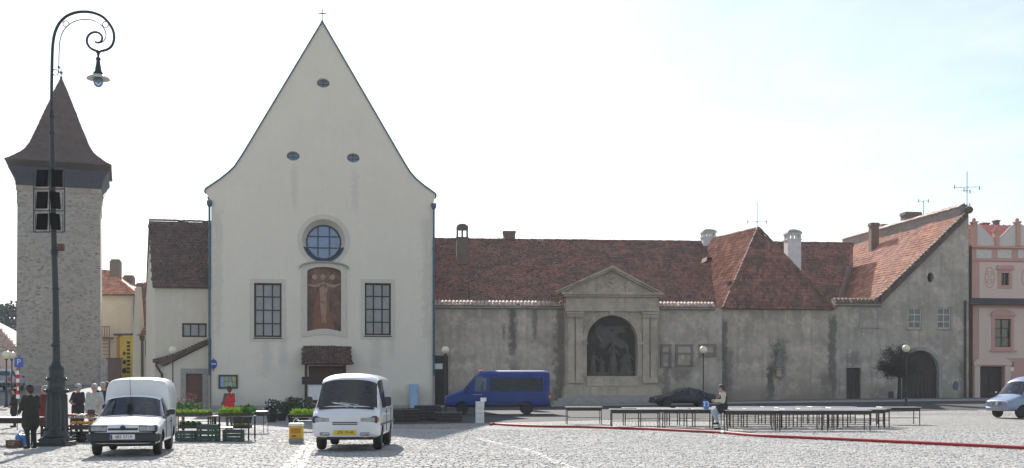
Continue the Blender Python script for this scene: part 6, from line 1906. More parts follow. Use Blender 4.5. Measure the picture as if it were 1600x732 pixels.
def van_white():
    x, y = -4.19, 28.95
    t = thing('white_van', 'white panel van with yellow number plate parked in front of the church', 'van', (x, y+1.1, .012), heading(.02, -1))
    def st(y, *p): return (y, list(p))
    S = [st(-2.28, (.68, .36), (.72, .42), (.745, .58), (.72, .80), (.60, .86), (.3, .87), (0, .875)),
         st(-2.20, (.76, .31), (.80, .40), (.82, .62), (.80, .86), (.72, .93), (.4, .96), (0, .97)),
         st(-2.02, (.79, .29), (.83, .40), (.845, .65), (.83, .92), (.76, 1.0), (.42, 1.05), (0, 1.06)),
         st(-1.90, (.79, .29), (.83, .40), (.85, .66), (.84, .98), (.775, 1.06), (.45, 1.11), (0, 1.12)),
         st(-1.30, (.79, .29), (.83, .40), (.85, .66), (.845, 1.06), (.70, 1.72), (.46, 1.80), (0, 1.82)),
         st(-1.08, (.79, .29), (.83, .40), (.85, .66), (.845, 1.06), (.72, 1.80), (.52, 1.90), (0, 1.93)),
         st(-.98, (.79, .29), (.83, .40), (.85, .66), (.845, 1.06), (.725, 1.81), (.54, 1.92), (0, 1.95)),
         st(-.32, (.79, .29), (.83, .40), (.85, .66), (.845, 1.06), (.735, 1.82), (.56, 1.94), (0, 1.98)),
         st(-.22, (.79, .29), (.83, .40), (.85, .66), (.845, 1.06), (.735, 1.82), (.56, 1.94), (0, 1.98)),
         st(.9, (.79, .29), (.83, .40), (.85, .66), (.845, 1.06), (.735, 1.82), (.56, 1.94), (0, 1.98)),
         st(2.1, (.79, .30), (.83, .41), (.84, .66), (.83, 1.06), (.72, 1.80), (.55, 1.92), (0, 1.95)),
         st(2.25, (.74, .34), (.78, .44), (.79, .66), (.79, 1.06), (.68, 1.74), (.5, 1.84), (0, 1.87))]
    rg = {(3, 4): 2, (3, 5): 2, (5, 3): 3, (6, 3): 3}
    names = ['body', 'underside', 'windscreen', 'side_window']; mats = [M['car_white'], M['car_under'], M['glass'], M['glass']]
    rg = {(3, 4): 2, (3, 5): 2, (4, 3): 3, (5, 3): 3, (6, 3): 3}
    vehicle(t, S, rg, names, mats, (-1.28, 1.15), .31, 1.56, .2, {3: .55, 4: .5}, {3: .5, 4: .5, 7: .5, 8: .4})
    m = MB(); m.rbox((0, -1.62, 1.03), (1.5, .5, .1), .04); m.tube([(-.36, -1.45, 1.12), (-.36, -1.25, 1.2)], .02); m.build('dashboard', M['seat'], t)
    m = MB(); m.tube([Vector((.36+.19*math.cos(a), -1.24-.07*math.sin(a), 1.2+.17*math.sin(a))) for a in np.linspace(0, 6.283, 17)], .016, 6); m.build('steering_wheel', M['black_plastic'], t)
    seats(t, (-.42, .42), -.75, .72)
    for s in (-1, 1):
        MB().rbox((s*.575, -2.205, .79), (.46, .12, .185), .03).build('headlight_frame', M['black_plastic'], t)
        o = MB().rbox((s*.56, -2.22, .79), (.40, .12, .15), .03, ).build('headlight', M['headlight'], t); o.rotation_euler = (0, 0, 0)
        MB().rbox((s*.765, -2.14, .79), (.13, .2, .14), .03).build('indicator', M['amber'] if s > 0 else M['headlight'], t)
        MB().rbox((s*.50, -2.285, .44), (.25, .05, .085), .02).build('fog_lamp', M['headlight'], t)
        m = MB(); m.rbox((s*1.0, -1.52, 1.24), (.16, .09, .24), .03); m.tube([(s*.84, -1.5, 1.15), (s*.95, -1.5, 1.18)], .02); m.build('mirror', M['black_plastic'], t)
        m = MB(); m.tube([(s*.10+.12, -2.02, 1.085), (s*.1-.42*s*.2+.1, -1.92, 1.14), (s*.1-.25, -1.84, 1.20)], .013, 6); m.tube([(s*.1-.3, -1.80, 1.22), (s*.1+.2, -1.88, 1.15)], .012, 6); m.build('wiper', M['chrome'], t)
        m = MB(); m.bb(s*.857-.006, s*.857+.006, -1.85, 2.0, .64, .685); m.build('side_moulding', M['black_plastic'], t)
        for yy in (-.26, .95):
            m = MB(); m.bb(s*.85-.006, s*.85+.006, yy-.006, yy+.006, .45, 1.04); m.build('door_gap', M['car_under'], t)
        m = MB(); m.rbox((s*.862, -.42, .95), (.03, .16, .035), .01); m.build('door_handle', M['black_plastic'], t)
    MB().rbox((0, -1.96, 1.075), (1.40, .1, .06), .025).build('cowl', M['black_plastic'], t)
    m = MB(); m.rbox((0, -2.275, .70), (.62, .03, .075), .012); g = m.build('grille', M['black_plastic'], t)
    MB().rbox((0, -2.297, .70), (.6, .012, .016), .004).build('grille_bar', M['car_white'], g)
    m = MB(); m.lathe([(.045, 0), (.05, -.01), (.02, -.012)], (0, -2.262, .80), 16, 'y'); o = m.build('badge', M['chrome'], t)
    m = MB(); m.rbox((0, -2.22, .51), (1.52, .14, .24), .05); m.build('bumper', M['car_white'], t, smooth=False)
    m = MB(); m.rbox((0, -2.2, .34), (1.4, .1, .1), .03); m.build('bumper_lip', M['black_plastic'], t)
    plate(t, -2.302, .475, 'ZN 19-45', True, .56, .12, blue=False)
    MB().rbox((0, 2.26, .5), (1.6, .1, .18), .03).build('rear_bumper', M['black_plastic'], t)
van_white()

def pickup_white():
    x, y = -9.06, 26.4
    fx, fy = .196, -.98
    L0 = 1.3
    t = thing('white_pickup', 'white pickup car with tall rounded cargo box parked by the lamp', 'car', (x-fx*L0, y-fy*L0, .012), heading(fx, fy))
    def st(y, *p): return (y, list(p))
    S = [st(-2.06, (.60, .30), (.66, .34), (.70, .46), (.68, .60), (.55, .66), (.3, .68), (0, .685)),
         st(-1.98, (.68, .26), (.74, .33), (.775, .48), (.75, .64), (.66, .72), (.35, .75), (0, .76)),
         st(-1.75, (.72, .24), (.78, .33), (.80, .50), (.785, .68), (.70, .765), (.36, .80), (0, .81)),
         st(-1.0, (.74, .23), (.80, .33), (.82, .52), (.80, .78), (.70, .86), (.4, .90), (0, .91)),
         st(-.82, (.74, .23), (.80, .33), (.82, .52), (.80, .82), (.70, .885), (.42, .92), (0, .935)),
         st(-.12, (.74, .23), (.80, .33), (.82, .52), (.80, .88), (.61, 1.30), (.42, 1.36), (0, 1.385)),
         st(.02, (.74, .23), (.80, .33), (.82, .52), (.80, .88), (.62, 1.345), (.44, 1.40), (0, 1.425)),
         st(.42, (.74, .23), (.80, .33), (.82, .52), (.80, .88), (.62, 1.35), (.45, 1.405), (0, 1.43)),
         st(.50, (.74, .23), (.80, .33), (.82, .52), (.80, .88), (.62, 1.34), (.45, 1.395), (0, 1.42)),
         st(.62, (.74, .23), (.80, .33), (.82, .52), (.80, .86), (.62, .92), (.45, .94), (0, .95)),
         st(1.9, (.74, .26), (.80, .35), (.82, .54), (.80, .86), (.62, .92), (.45, .94), (0, .95)),
         st(2.10, (.70, .32), (.76, .38), (.78, .56), (.77, .84), (.6, .90), (.4, .92), (0, .93))]
    rg = {(4, 4): 2, (4, 5): 2, (4, 3): 3, (5, 3): 3, (6, 3): 3}
    vehicle(t, S, rg, ['body', 'underside', 'windscreen', 'side_window'], [M['car_white'], M['car_under'], M['glass'], M['glass']], (-1.3, 1.15), .285, 1.46, .17, {3: .6, 4: .5}, {4: .6, 5: .5, 8: .6, 9: .6})
    # cargo box
    B = [st(.46, (.72, .86), (.76, .92), (.76, 1.3), (.70, 1.66), (.58, 1.76), (.3, 1.79), (0, 1.80)), st(.60, (.76, .86), (.805, .92), (.81, 1.3), (.75, 1.72), (.62, 1.81), (.3, 1.84), (0, 1.85)),
         st(1.9, (.76, .86), (.81, .92), (.82, 1.3), (.77, 1.73), (.63, 1.83), (.3, 1.86), (0, 1.87)), st(2.1, (.74, .86), (.78, .92), (.79, 1.3), (.73, 1.70), (.6, 1.79), (.3, 1.82), (0, 1.83))]
    me = loft(B, {}, {0: .9}, {0: .45, 3: .45})
    for m_ in (M['car_white'], M['car_white']): me.materials.append(m_)
    def subm(o): d = o.modifiers.new('s', 'SUBSURF'); d.levels = 3; d.render_levels = 3
    r = evaluate(me, [subm]); [setattr(p, 'material_index', 0) for p in r.polygons]
    bx = split_by_material(r, ['cargo_box'], [M['car_white']], t)['cargo_box']
    MB().bb(-.815, .815, 1.85, 1.858, .98, 1.0).build('box_seam', M['car_under'], bx)
    m = MB(); m.rbox((0, -.52, .86), (1.4, .5, .1), .04); m.build('dashboard', M['seat'], t)
    m = MB(); m.tube([Vector((.34+.18*math.cos(a), -.28-.07*math.sin(a), .98+.16*math.sin(a))) for a in np.linspace(0, 6.283, 17)], .015, 6); m.build('steering_wheel', M['black_plastic'], t)
    seats(t, (-.36, .36), .12, .42)
    MB().bb(-.7, .7, .44, .47, .4, 1.0).build('bulkhead', M['seat'], t)
    m = MB(); m.rbox((0, -2.045, .44), (1.50, .16, .24), .05); m.rbox((0, -1.98, .30), (1.4, .12, .12), .04); bp = m.build('bumper', M['black_plastic'], t)
    for s in (-1, 1):
        m = MB(); m.rbox((s*.70, -1.8, .44), (.2, .4, .22), .05); m.build('bumper_corner', M['black_plastic'], t)
        MB().rbox((s*.545, -2.02, .645), (.41, .1, .17), .025).build('headlight_frame', M['black_plastic'], t)
        MB().rbox((s*.53, -2.032, .645), (.36, .1, .145), .025).build('headlight', M['headlight'], t)
        MB().rbox((s*.725, -1.95, .645), (.07, .16, .13), .02).build('indicator', M['headlight'], t)
        m = MB(); m.rbox((s*.93, -.6, 1.0), (.17, .09, .13), .03); m.tube([(s*.78, -.58, .92), (s*.9, -.58, .97)], .02); m.build('mirror', M['black_plastic'], t)
        m = MB(); m.tube([(s*.15+.2, -.90, .935), (s*.15-.2, -.80, .975)], .012, 6); m.build('wiper', M['black_plastic'], t)
        for yy in (-.72, .45):
            m = MB(); m.bb(s*.818-.006, s*.818+.006, yy-.006, yy+.006, .36, .85); m.build('door_gap', M['car_under'], t)
        m = MB(); m.rbox((s*.823, .3, .76), (.03, .15, .035), .01); m.build('door_handle', M['black_plastic'], t)
    m = MB(); m.rbox((0, -2.06, .635), (.66, .03, .05), .01); g = m.build('grille', M['black_plastic'], t)
    m = MB(); m.lathe([(.055, 0), (.06, -.015), (.03, -.02)], (0, -2.075, .665), 18, 'y'); m.build('badge', M['black_plastic'], t)
    plate(t, -2.131, .46, '4B5 5719', False, .54, .115)
    m = MB(); m.tube([(-.1, -.05, 1.40), (-.1, -.2, 2.08)], .007, 5); m.build('aerial_rod', M['black_plastic'], t)
    MB().rbox((0, 2.13, .42), (1.5, .12, .2), .04).build('rear_bumper', M['black_plastic'], t)
pickup_white()

def hood_van(label, X, Y, head, paint, sx=1.0, sy=1.0, sz=1.0, glass_side=None, name='blue_van', z=None, long=True, lightbar=True):
    t = thing(name, label, 'van', (X, Y, (gz(X, Y)+.012) if z is None else z), head)
    def st(y, *p): return (y*sy, [(a*sx, b*sz) for a, b in p])
    lw = ((.93, .40), (.98, .50), (1.0, .82))
    S = [st(-3.0, (.75, .45), (.80, .52), (.82, .72), (.78, .92), (.6, .99), (.3, 1.01), (0, 1.02)),
         st(-2.88, (.88, .40), (.92, .50), (.94, .78), (.88, 1.03), (.72, 1.10), (.4, 1.13), (0, 1.14)),
         st(-2.2, *lw, (.96, 1.20), (.82, 1.28), (.45, 1.33), (0, 1.34)),
         st(-2.0, *lw, (.97, 1.26), (.84, 1.36), (.48, 1.42), (0, 1.43)),
         st(-1.28, *lw, (.985, 1.30), (.80, 2.12), (.5, 2.24), (0, 2.27)),
         st(-1.05, *lw, (.985, 1.30), (.84, 2.26), (.56, 2.40), (0, 2.44)),
         st(-.85, *lw, (.985, 1.30), (.85, 2.10), (.6, 2.47), (0, 2.52)),
         st(-.62, *lw, (.985, 1.30), (.86, 2.10), (.62, 2.49), (0, 2.54)),
         st(-.52, *lw, (.985, 1.30), (.86, 2.10), (.62, 2.49), (0, 2.54)),
         st(2.62, *lw, (.985, 1.30), (.86, 2.10), (.62, 2.49), (0, 2.54)),
         st(2.72, *lw, (.98, 1.30), (.85, 2.10), (.62, 2.48), (0, 2.53)),
         st(2.98, (.90, .44), (.94, .54), (.95, .82), (.93, 1.30), (.80, 2.05), (.58, 2.40), (0, 2.44))]
    S = [(y, p) for y, p in S]
    rg = {(3, 4): 2, (3, 5): 2, (4, 3): 3, (5, 3): 3, (6, 3): 3, (8, 3): 4}
    vehicle(t, S, rg, ['body', 'underside', 'windscreen', 'front_window', 'side_window'], [paint, M['car_under'], M['glass'], M['glass'], glass_side or M['glass_dark']],
            (-2.02*sy, 1.65*sy), .345*min(1, sz*1.08), 1.78*sx, .22, {3: .6, 4: .55}, {3: .5, 4: .4, 7: .6, 8: .6, 9: .6, 10: .4})
    for s in (-1, 1):
        o = MB(); o.rbox((s*.66*sx, -2.90*sy, .92*sz), (.32*sx, .2, .2*sz), .06); o.build('headlight', M['headlight'], t)
        m = MB(); m.rbox((s*1.1*sx, -1.78*sy, 1.42*sz), (.16, .12, .32*sz), .04); m.tube([(s*.95*sx, -1.75*sy, 1.3*sz), (s*1.08*sx, -1.77*sy, 1.36*sz)], .025); m.build('mirror', M['black_plastic'], t)
        m = MB(); m.rbox((s*.90*sx, 2.93*sy, 1.05*sz), (.12, .08, .5*sz), .02); tl = m.build('tail_light', M['red_lens'], t)
        MB().rbox((s*.91*sx, 2.945*sy, 1.02*sz), (.13, .075, .12*sz), .02).build('reverse_lens', M['white'], tl)
        m = MB(); m.rbox((s*.995*sx, .3, .62*sz), (.04, 2.9*sy, .12*sz), .015); m.build('side_moulding', M['black_plastic'], t)
        for yy in (-1.0, -.57, .75):
            m = MB(); m.bb(s*1.0*sx-.005, s*1.0*sx+.005, yy*sy-.007, yy*sy+.007, .5*sz, 1.27*sz); m.build('door_gap', M['car_under'], t)
    seats(t, (-.42*sx, .42*sx), -1.15*sy, .95*sz)
    m = MB(); m.rbox((0, -1.75*sy, 1.3*sz), (1.7*sx, .5*sy, .1), .04); m.build('dashboard', M['seat'], t)
    for r_ in range(3):
        for x in (-.55*sx, .55*sx):
            m = MB(); m.rbox((x, (.2+r_*.85)*sy, 1.15*sz), (.7*sx, .5*sy, .14), .05); m.rbox((x, (.45+r_*.85)*sy, 1.5*sz), (.7*sx, .12, .7*sz), .05); m.build('seat', M['seat'], t)
    m = MB(); m.rbox((0, -2.93*sy, .56*sz), (1.66*sx, .2, .26*sz), .06); m.build('bumper', M['black_plastic'] if long else M['bumper_grey'], t)
    m = MB(); m.rbox((0, -2.985*sy, .87*sz), (.7*sx, .05, .16*sz), .02); g = m.build('grille', M['black_plastic'], t)
    MB().rbox((0, -3.015*sy, .87*sz), (.66*sx, .012, .02), .004).build('grille_bar', M['chrome'], g)
    MB().rbox((0, 2.98*sy, .5*sz), (1.7*sx, .12, .2*sz), .04).build('rear_bumper', M['black_plastic'], t)
    if lightbar:
        m = MB(); m.rbox((0, -.98*sy, 2.52*sz), (.9, .22, .1), .03); lb = m.build('roof_sign', M['white'], t)
        for s in (-1, 1): MB().rbox((s*.36, -.98*sy, 2.60*sz), (.2, .18, .1), .04).build('beacon', M['amber_red'], lb)
    return t
M['amber_red'] = pm('orange red beacon', (.75, .12, .03), (.6, .09, .02), 12, .2)
M['bumper_grey'] = pm('grey bumper', (.28, .29, .31), (.22, .23, .25), 6, .5)
M['lettering'] = pm('pale lettering', (.6, .62, .66), (.5, .52, .56), 9, .5)
Yv = 63.5
tv = hood_van('dark blue minibus with orange roof beacon parked before the convent wall', wx(777, Yv), Yv+1.0, R(-90)+R(2), M['car_blue'])
text_part('door_lettering', '• • • •', .22, M['lettering'], tv, Matrix.Translation((1.008, -1.15, 1.12)) @ Matrix.Rotation(R(90), 4, 'Z') @ Matrix.Rotation(R(90), 4, 'X'))
Yb = 57.0
tb = hood_van('bright blue van with yellow plate and glinting windscreen at right edge', wx(1604, Yb)+.72, Yb+.75, heading(-.93, -.36), M['car_lightblue'], .93, .82, .84, M['glass'], long=False, lightbar=False)
plate(tb, -3.04*.82, .56*.84, '', True, .5, .12, blue=False)
MB().lathe([(.1, 0), (.11, -.02), (.05, -.03)], (0, -3.02*.82, .87*.84), 18, 'y').build('badge', M['chrome'], tb)

def sedan(label, X, Y, head, paint, tall=1.0, name='parked_car', z=None):
    t = thing(name, label, 'car', (X, Y, (gz(X, Y)+.012) if z is None else z), head)
    def st(y, *p): return (y, [(a, b*tall) for a, b in p])
    lw = ((.76, .24), (.82, .34), (.85, .55))
    S = [st(-2.15, (.62, .32), (.68, .36), (.70, .48), (.66, .6), (.5, .66), (.3, .67), (0, .675)), st(-2.02, (.72, .26), (.78, .34), (.81, .5), (.77, .68), (.66, .74), (.35, .77), (0, .78)),
         st(-1.1, *lw, (.82, .82), (.72, .90), (.4, .94), (0, .95)), st(-.95, *lw, (.82, .85), (.72, .92), (.42, .96), (0, .97)), st(-.2, *lw, (.82, .90), (.61, 1.32), (.42, 1.38), (0, 1.40)),
         st(.15, *lw, (.82, .91), (.62, 1.38), (.44, 1.43), (0, 1.45)), st(.22, *lw, (.82, .91), (.62, 1.38), (.44, 1.43), (0, 1.45)), st(.95, *lw, (.82, .92), (.61, 1.34), (.42, 1.40), (0, 1.42)),
         st(1.55, *lw, (.81, .94), (.70, 1.0), (.42, 1.03), (0, 1.04)), st(1.95, *lw, (.80, .9), (.68, .97), (.4, 1.0), (0, 1.0)), st(2.15, (.68, .34), (.74, .4), (.76, .58), (.74, .85), (.6, .92), (.4, .94), (0, .94))]
    if tall > 1.1:
        S[8] = st(1.75, *lw, (.82, .95), (.62, 1.36), (.44, 1.42), (0, 1.44)); S[9] = st(1.98, *lw, (.80, .94), (.62, 1.28), (.42, 1.34), (0, 1.36)); S[10] = st(2.15, (.68, .34), (.74, .4), (.76, .58), (.76, .9), (.66, .98), (.4, 1.0), (0, 1.0))
        rg = {(3, 4): 2, (3, 5): 2, (4, 3): 3, (6, 3): 3, (7, 3): 3, (9, 4): 4, (9, 5): 4}
    else: rg = {(3, 4): 2, (3, 5): 2, (4, 3): 3, (6, 3): 3, (7, 4): 4, (7, 5): 4}
    vehicle(t, S, rg, ['body', 'underside', 'windscreen', 'side_window', 'rear_window'], [paint, M['car_under'], M['glass'], M['glass'], M['glass']], (-1.3, 1.3), .31, 1.52, .19, {3: .6, 4: .5}, {3: .5, 4: .5})
    for s in (-1, 1):
        MB().rbox((s*.56, -2.08, .62*tall), (.32, .1, .13), .03).build('headlight', M['headlight'], t)
        MB().rbox((s*.62, 2.11, .78*tall), (.26, .1, .16 if tall < 1.1 else .3), .03).build('tail_light', M['red_lens'], t)
        m = MB(); m.rbox((s*.95, -.72, .98*tall), (.16, .09, .13), .03); m.tube([(s*.8, -.7, .9*tall), (s*.92, -.7, .95*tall)], .02); m.build('mirror', M['black_plastic'], t)
    seats(t, (-.38, .38), .05, .42*tall)
    MB().rbox((0, -2.1, .42*tall), (1.4, .14, .2), .05).build('bumper', M['black_plastic'], t); MB().rbox((0, 2.14, .46*tall), (1.4, .12, .2), .05).build('rear_bumper', M['black_plastic'], t)
    plate(t, 2.21, .62*tall, '', False, .5, .11, blue=False)
    return t
sedan('dark navy car parked in the wall\'s shade behind the tables', wx(1066, 76), 76, R(-90)+R(10), M['car_dark'], .9)
sedan('blue off-road car with red tail lights on the street by the tower', wx(14, 93), 93, heading(-.15, 1), M['car_lightblue'], 1.22)

# ---------------------------------------------------------------- market tables
def table_proto(w=2.0, d=.8, h=.76):
    t = link('market_table', None)
    top = MB(); top.rbox((0, 0, h-.012), (w, d, .024), .006); top.build('table_top', M['table_top'], t)
    fr = MB(); b = .02
    for s in (-1, 1):
        fr.bb(-w/2+.05, w/2-.05, s*(d/2-.06)-b, s*(d/2-.06)+b, h-.17, h-.025)
        fr.bb(s*(w/2-.07)-b, s*(w/2-.07)+b, -d/2+.08, d/2-.08, h-.168, h-.027)
    fr.build('apron', M['dark_metal'], t)
    for sx in (-1, 1):
        for sy in (-1, 1):
            MB().bb(sx*(w/2-.07)-.019, sx*(w/2-.07)+.019, sy*(d/2-.06)-.019, sy*(d/2-.06)+.019, 0, h-.171).build('leg', M['dark_metal'], t)
    for s in (-1, 1):
        MB().bb(s*(w/2-.07)-.014, s*(w/2-.07)+.014, -d/2+.08, d/2-.08, .27, .3).build('stretcher', M['dark_metal'], t)
    MB().bb(-w/2+.09, w/2-.09, -.014, .014, .272, .298).build('stretcher', M['dark_metal'], t)
    return t
tp = table_proto()
first = [True]
def put_table(X, Y, rz, label, sx=1.0, group='bare market tables on the square'):
    o = tp if first[0] else copy_tree(tp)
    first[0] = False
    o.location = (X, Y, gz(X, Y)+.012 if Y < COB_END else gz(X, Y)+.004); o.rotation_euler = (0, 0, rz); o.scale = (sx, 1, 1)
    return tag(o, label, 'table', group)
ords = ['leftmost', 'second', 'third', 'fourth', 'fifth', 'sixth', 'seventh']
def row(Y, px_list, what, dy=0.0, sx=1.0):
    n = len(px_list); rnd = random.Random(int(Y*10))
    for i, px in enumerate(px_list):
        w = ords[i] + ('' if i == 0 else ' from left')
        lab = f'bare steel market table, {w} in the {what}'
        put_table(wx(px, Y), Y+dy*i+rnd.uniform(-.08, .08), rnd.uniform(-.03, .03), lab, sx)
row(41.6, [1171, 1252, 1318], 'row nearest the red hose', sx=.95)
row(44.0, [992, 1074, 1180, 1262, 1341], 'second row from the hose')
row(45.4, [1035, 1120, 1200, 1285, 1350], 'third row from the hose')
row(47.2, [1010, 1095, 1172, 1250, 1330], 'fourth row from the hose')
row(49.6, [1150, 1225, 1300], 'row farthest from the hose')
put_table(wx(912, 49), 49, .03, 'lone bare steel market table at the left end, nearest the portal', .8)
put_table(wx(1404, 48.5), 48.5, .02, 'lone bare steel market table at the right end, before the arched gate', .85)
put_table(wx(5, 31.5), 31.5, .02, 'steel market table at the left picture edge beside the coated man', 1.0)
put_table(wx(398, 39.5), 39.5, .0, 'narrow steel table standing empty right of the lettuce stall', .42)

# hose
def hose():
    pts = [(766, 665.5), (772, 664.5), (800, 666.5), (850, 668.6), (905, 669.4), (960, 671), (1020, 673), (1080, 676), (1130, 678.5), (1165, 681.5), (1200, 684), (1290, 688), (1400, 693.2), (1500, 698), (1600, 703), (1720, 709)]
    P3 = []
    for i, p in enumerate(pts):
        x, y = gp(*p); P3.append(Vector((x, y, .055)))
    o = [P3[0]]
    for i in range(len(P3)-1):
        a = P3[max(i-1, 0)]; b = P3[i]; c = P3[i+1]; d = P3[min(i+2, len(P3)-1)]
        for k in range(1, 6):
            s = k/5; o.append(.5*((2*b)+(-a+c)*s+(2*a-5*b+4*c-d)*s*s+(-a+3*b-3*c+d)*s**3))
    t = thing('fire_hose', 'red hose lying across the cobbles in front of the tables', 'hose', (P3[8].x, P3[8].y, 0), 0)
    off = Vector((P3[8].x, P3[8].y, 0))
    MB().tube([p-off for p in o], .05, 10).build('hose', M['hose'], t, smooth=True)
    a = P3[8]-off; d = (P3[9]-P3[8]).normalized()
    MB().tube([a-d*.12, a-d*.05, a+d*.05, a+d*.12], [.056, .066, .066, .056], 12).build('coupling', M['chrome'], t)
hose()

# ---------------------------------------------------------------- stalls
def crate(label, X, Y, z, w, d, h, mat, rz=0.0, group='crates under the flower stall', name='plastic_crate'):
    t = thing(name, label, 'crate', (X, Y, z), rz, group)
    b = .022
    MB().bb(-w/2, w/2, -d/2, d/2, 0, b).build('base', mat, t)
    for i in range(3):
        za = b+.02+(h-b-.02)*i/3; zb = za+(h-b-.02)*.24
        for s in (-1, 1):
            MB().bb(-w/2, w/2, s*(d/2-b/2)-b/2, s*(d/2-b/2)+b/2, za, zb if i < 2 else h).build('slat', mat, t)
            MB().bb(s*(w/2-b/2)-b/2, s*(w/2-b/2)+b/2, -d/2+b, d/2-b, za, zb if i < 2 else h).build('slat', mat, t)
    for sx in (-1, 1):
        for sy in (-1, 1): MB().bb(sx*(w/2-.03)-.028, sx*(w/2-.03)+.028, sy*(d/2-.03)-.028, sy*(d/2-.03)+.028, .002, h+.004).build('corner_post', mat, t)
    return t
def tray(label, X, Y, z, w, d, mat, n=130, size=.05, hgt=.1, rz=0.0):
    t = thing('seedling_tray', label, 'plant tray', (X, Y, z), rz, 'seedling trays on the stalls')
    m = MB(); m.bb(-w/2, w/2, -d/2, d/2, 0, .015)
    for s in (-1, 1): m.bb(-w/2, w/2, s*d/2-.01, s*d/2+.01, 0, .07); m.bb(s*w/2-.01, s*w/2+.01, -d/2, d/2, 0, .068)
    m.build('tray', M['black_plastic'], t); MB().bb(-w/2+.012, w/2-.012, -d/2+.012, d/2-.012, .016, .055).build('soil', M['soil'], t)
    rnd = random.Random(int(X*100)); g = MB(); k = max(3, int(w/.14)); j = max(2, int(d/.14))
    for a in range(k):
        for b in range(j):
            c = (-w/2+w*(a+.5)/k, -d/2+d*(b+.5)/j)
            for q in range(max(4, n//(k*j))):
                an = rnd.uniform(0, 6.28); el = rnd.uniform(.3, 1.3); L = size*rnd.uniform(.8, 1.6)
                o = Vector((c[0]+rnd.uniform(-.02, .02), c[1]+rnd.uniform(-.02, .02), .055))
                dr = Vector((math.cos(an)*math.cos(el), math.sin(an)*math.cos(el), math.sin(el))); sd = Vector((-math.sin(an), math.cos(an), 0))
                e = o+dr*L*1.5*(hgt/.1); md = o+dr*L*.8*(hgt/.1)+Vector((0, 0, .01))
                g.add([o, md+sd*L*.4, e-Vector((0, 0, L*.3)), md-sd*L*.4], [(0, 1, 2, 3)])
    tag(g.build('seedlings', mat, t, fix=False), kind='stuff')
    return t
def stall_table(label, pl, pr, Y, h, d=.9):
    X0, X1 = wx(pl, Y), wx(pr, Y); w = X1-X0
    t = thing('stall_table', label, 'table', ((X0+X1)/2, Y+d/2, .012), 0, 'market stall tables')
    MB().rbox((0, 0, h-.015), (w, d, .03), .006).build('table_top', M['grey_wood'], t)
    MB().bb(-w/2+.04, w/2-.04, -d/2+.05, d/2-.05, .36, .385).build('shelf', M['dark_metal'], t)
    for sx in (-1, 1):
        for sy in (-1, 1): MB().bb(sx*(w/2-.04)-.02, sx*(w/2-.04)+.02, sy*(d/2-.04)-.02, sy*(d/2-.04)+.02, 0, h-.03).build('leg', M['dark_metal'], t)
    return (X0+X1)/2, Y, w
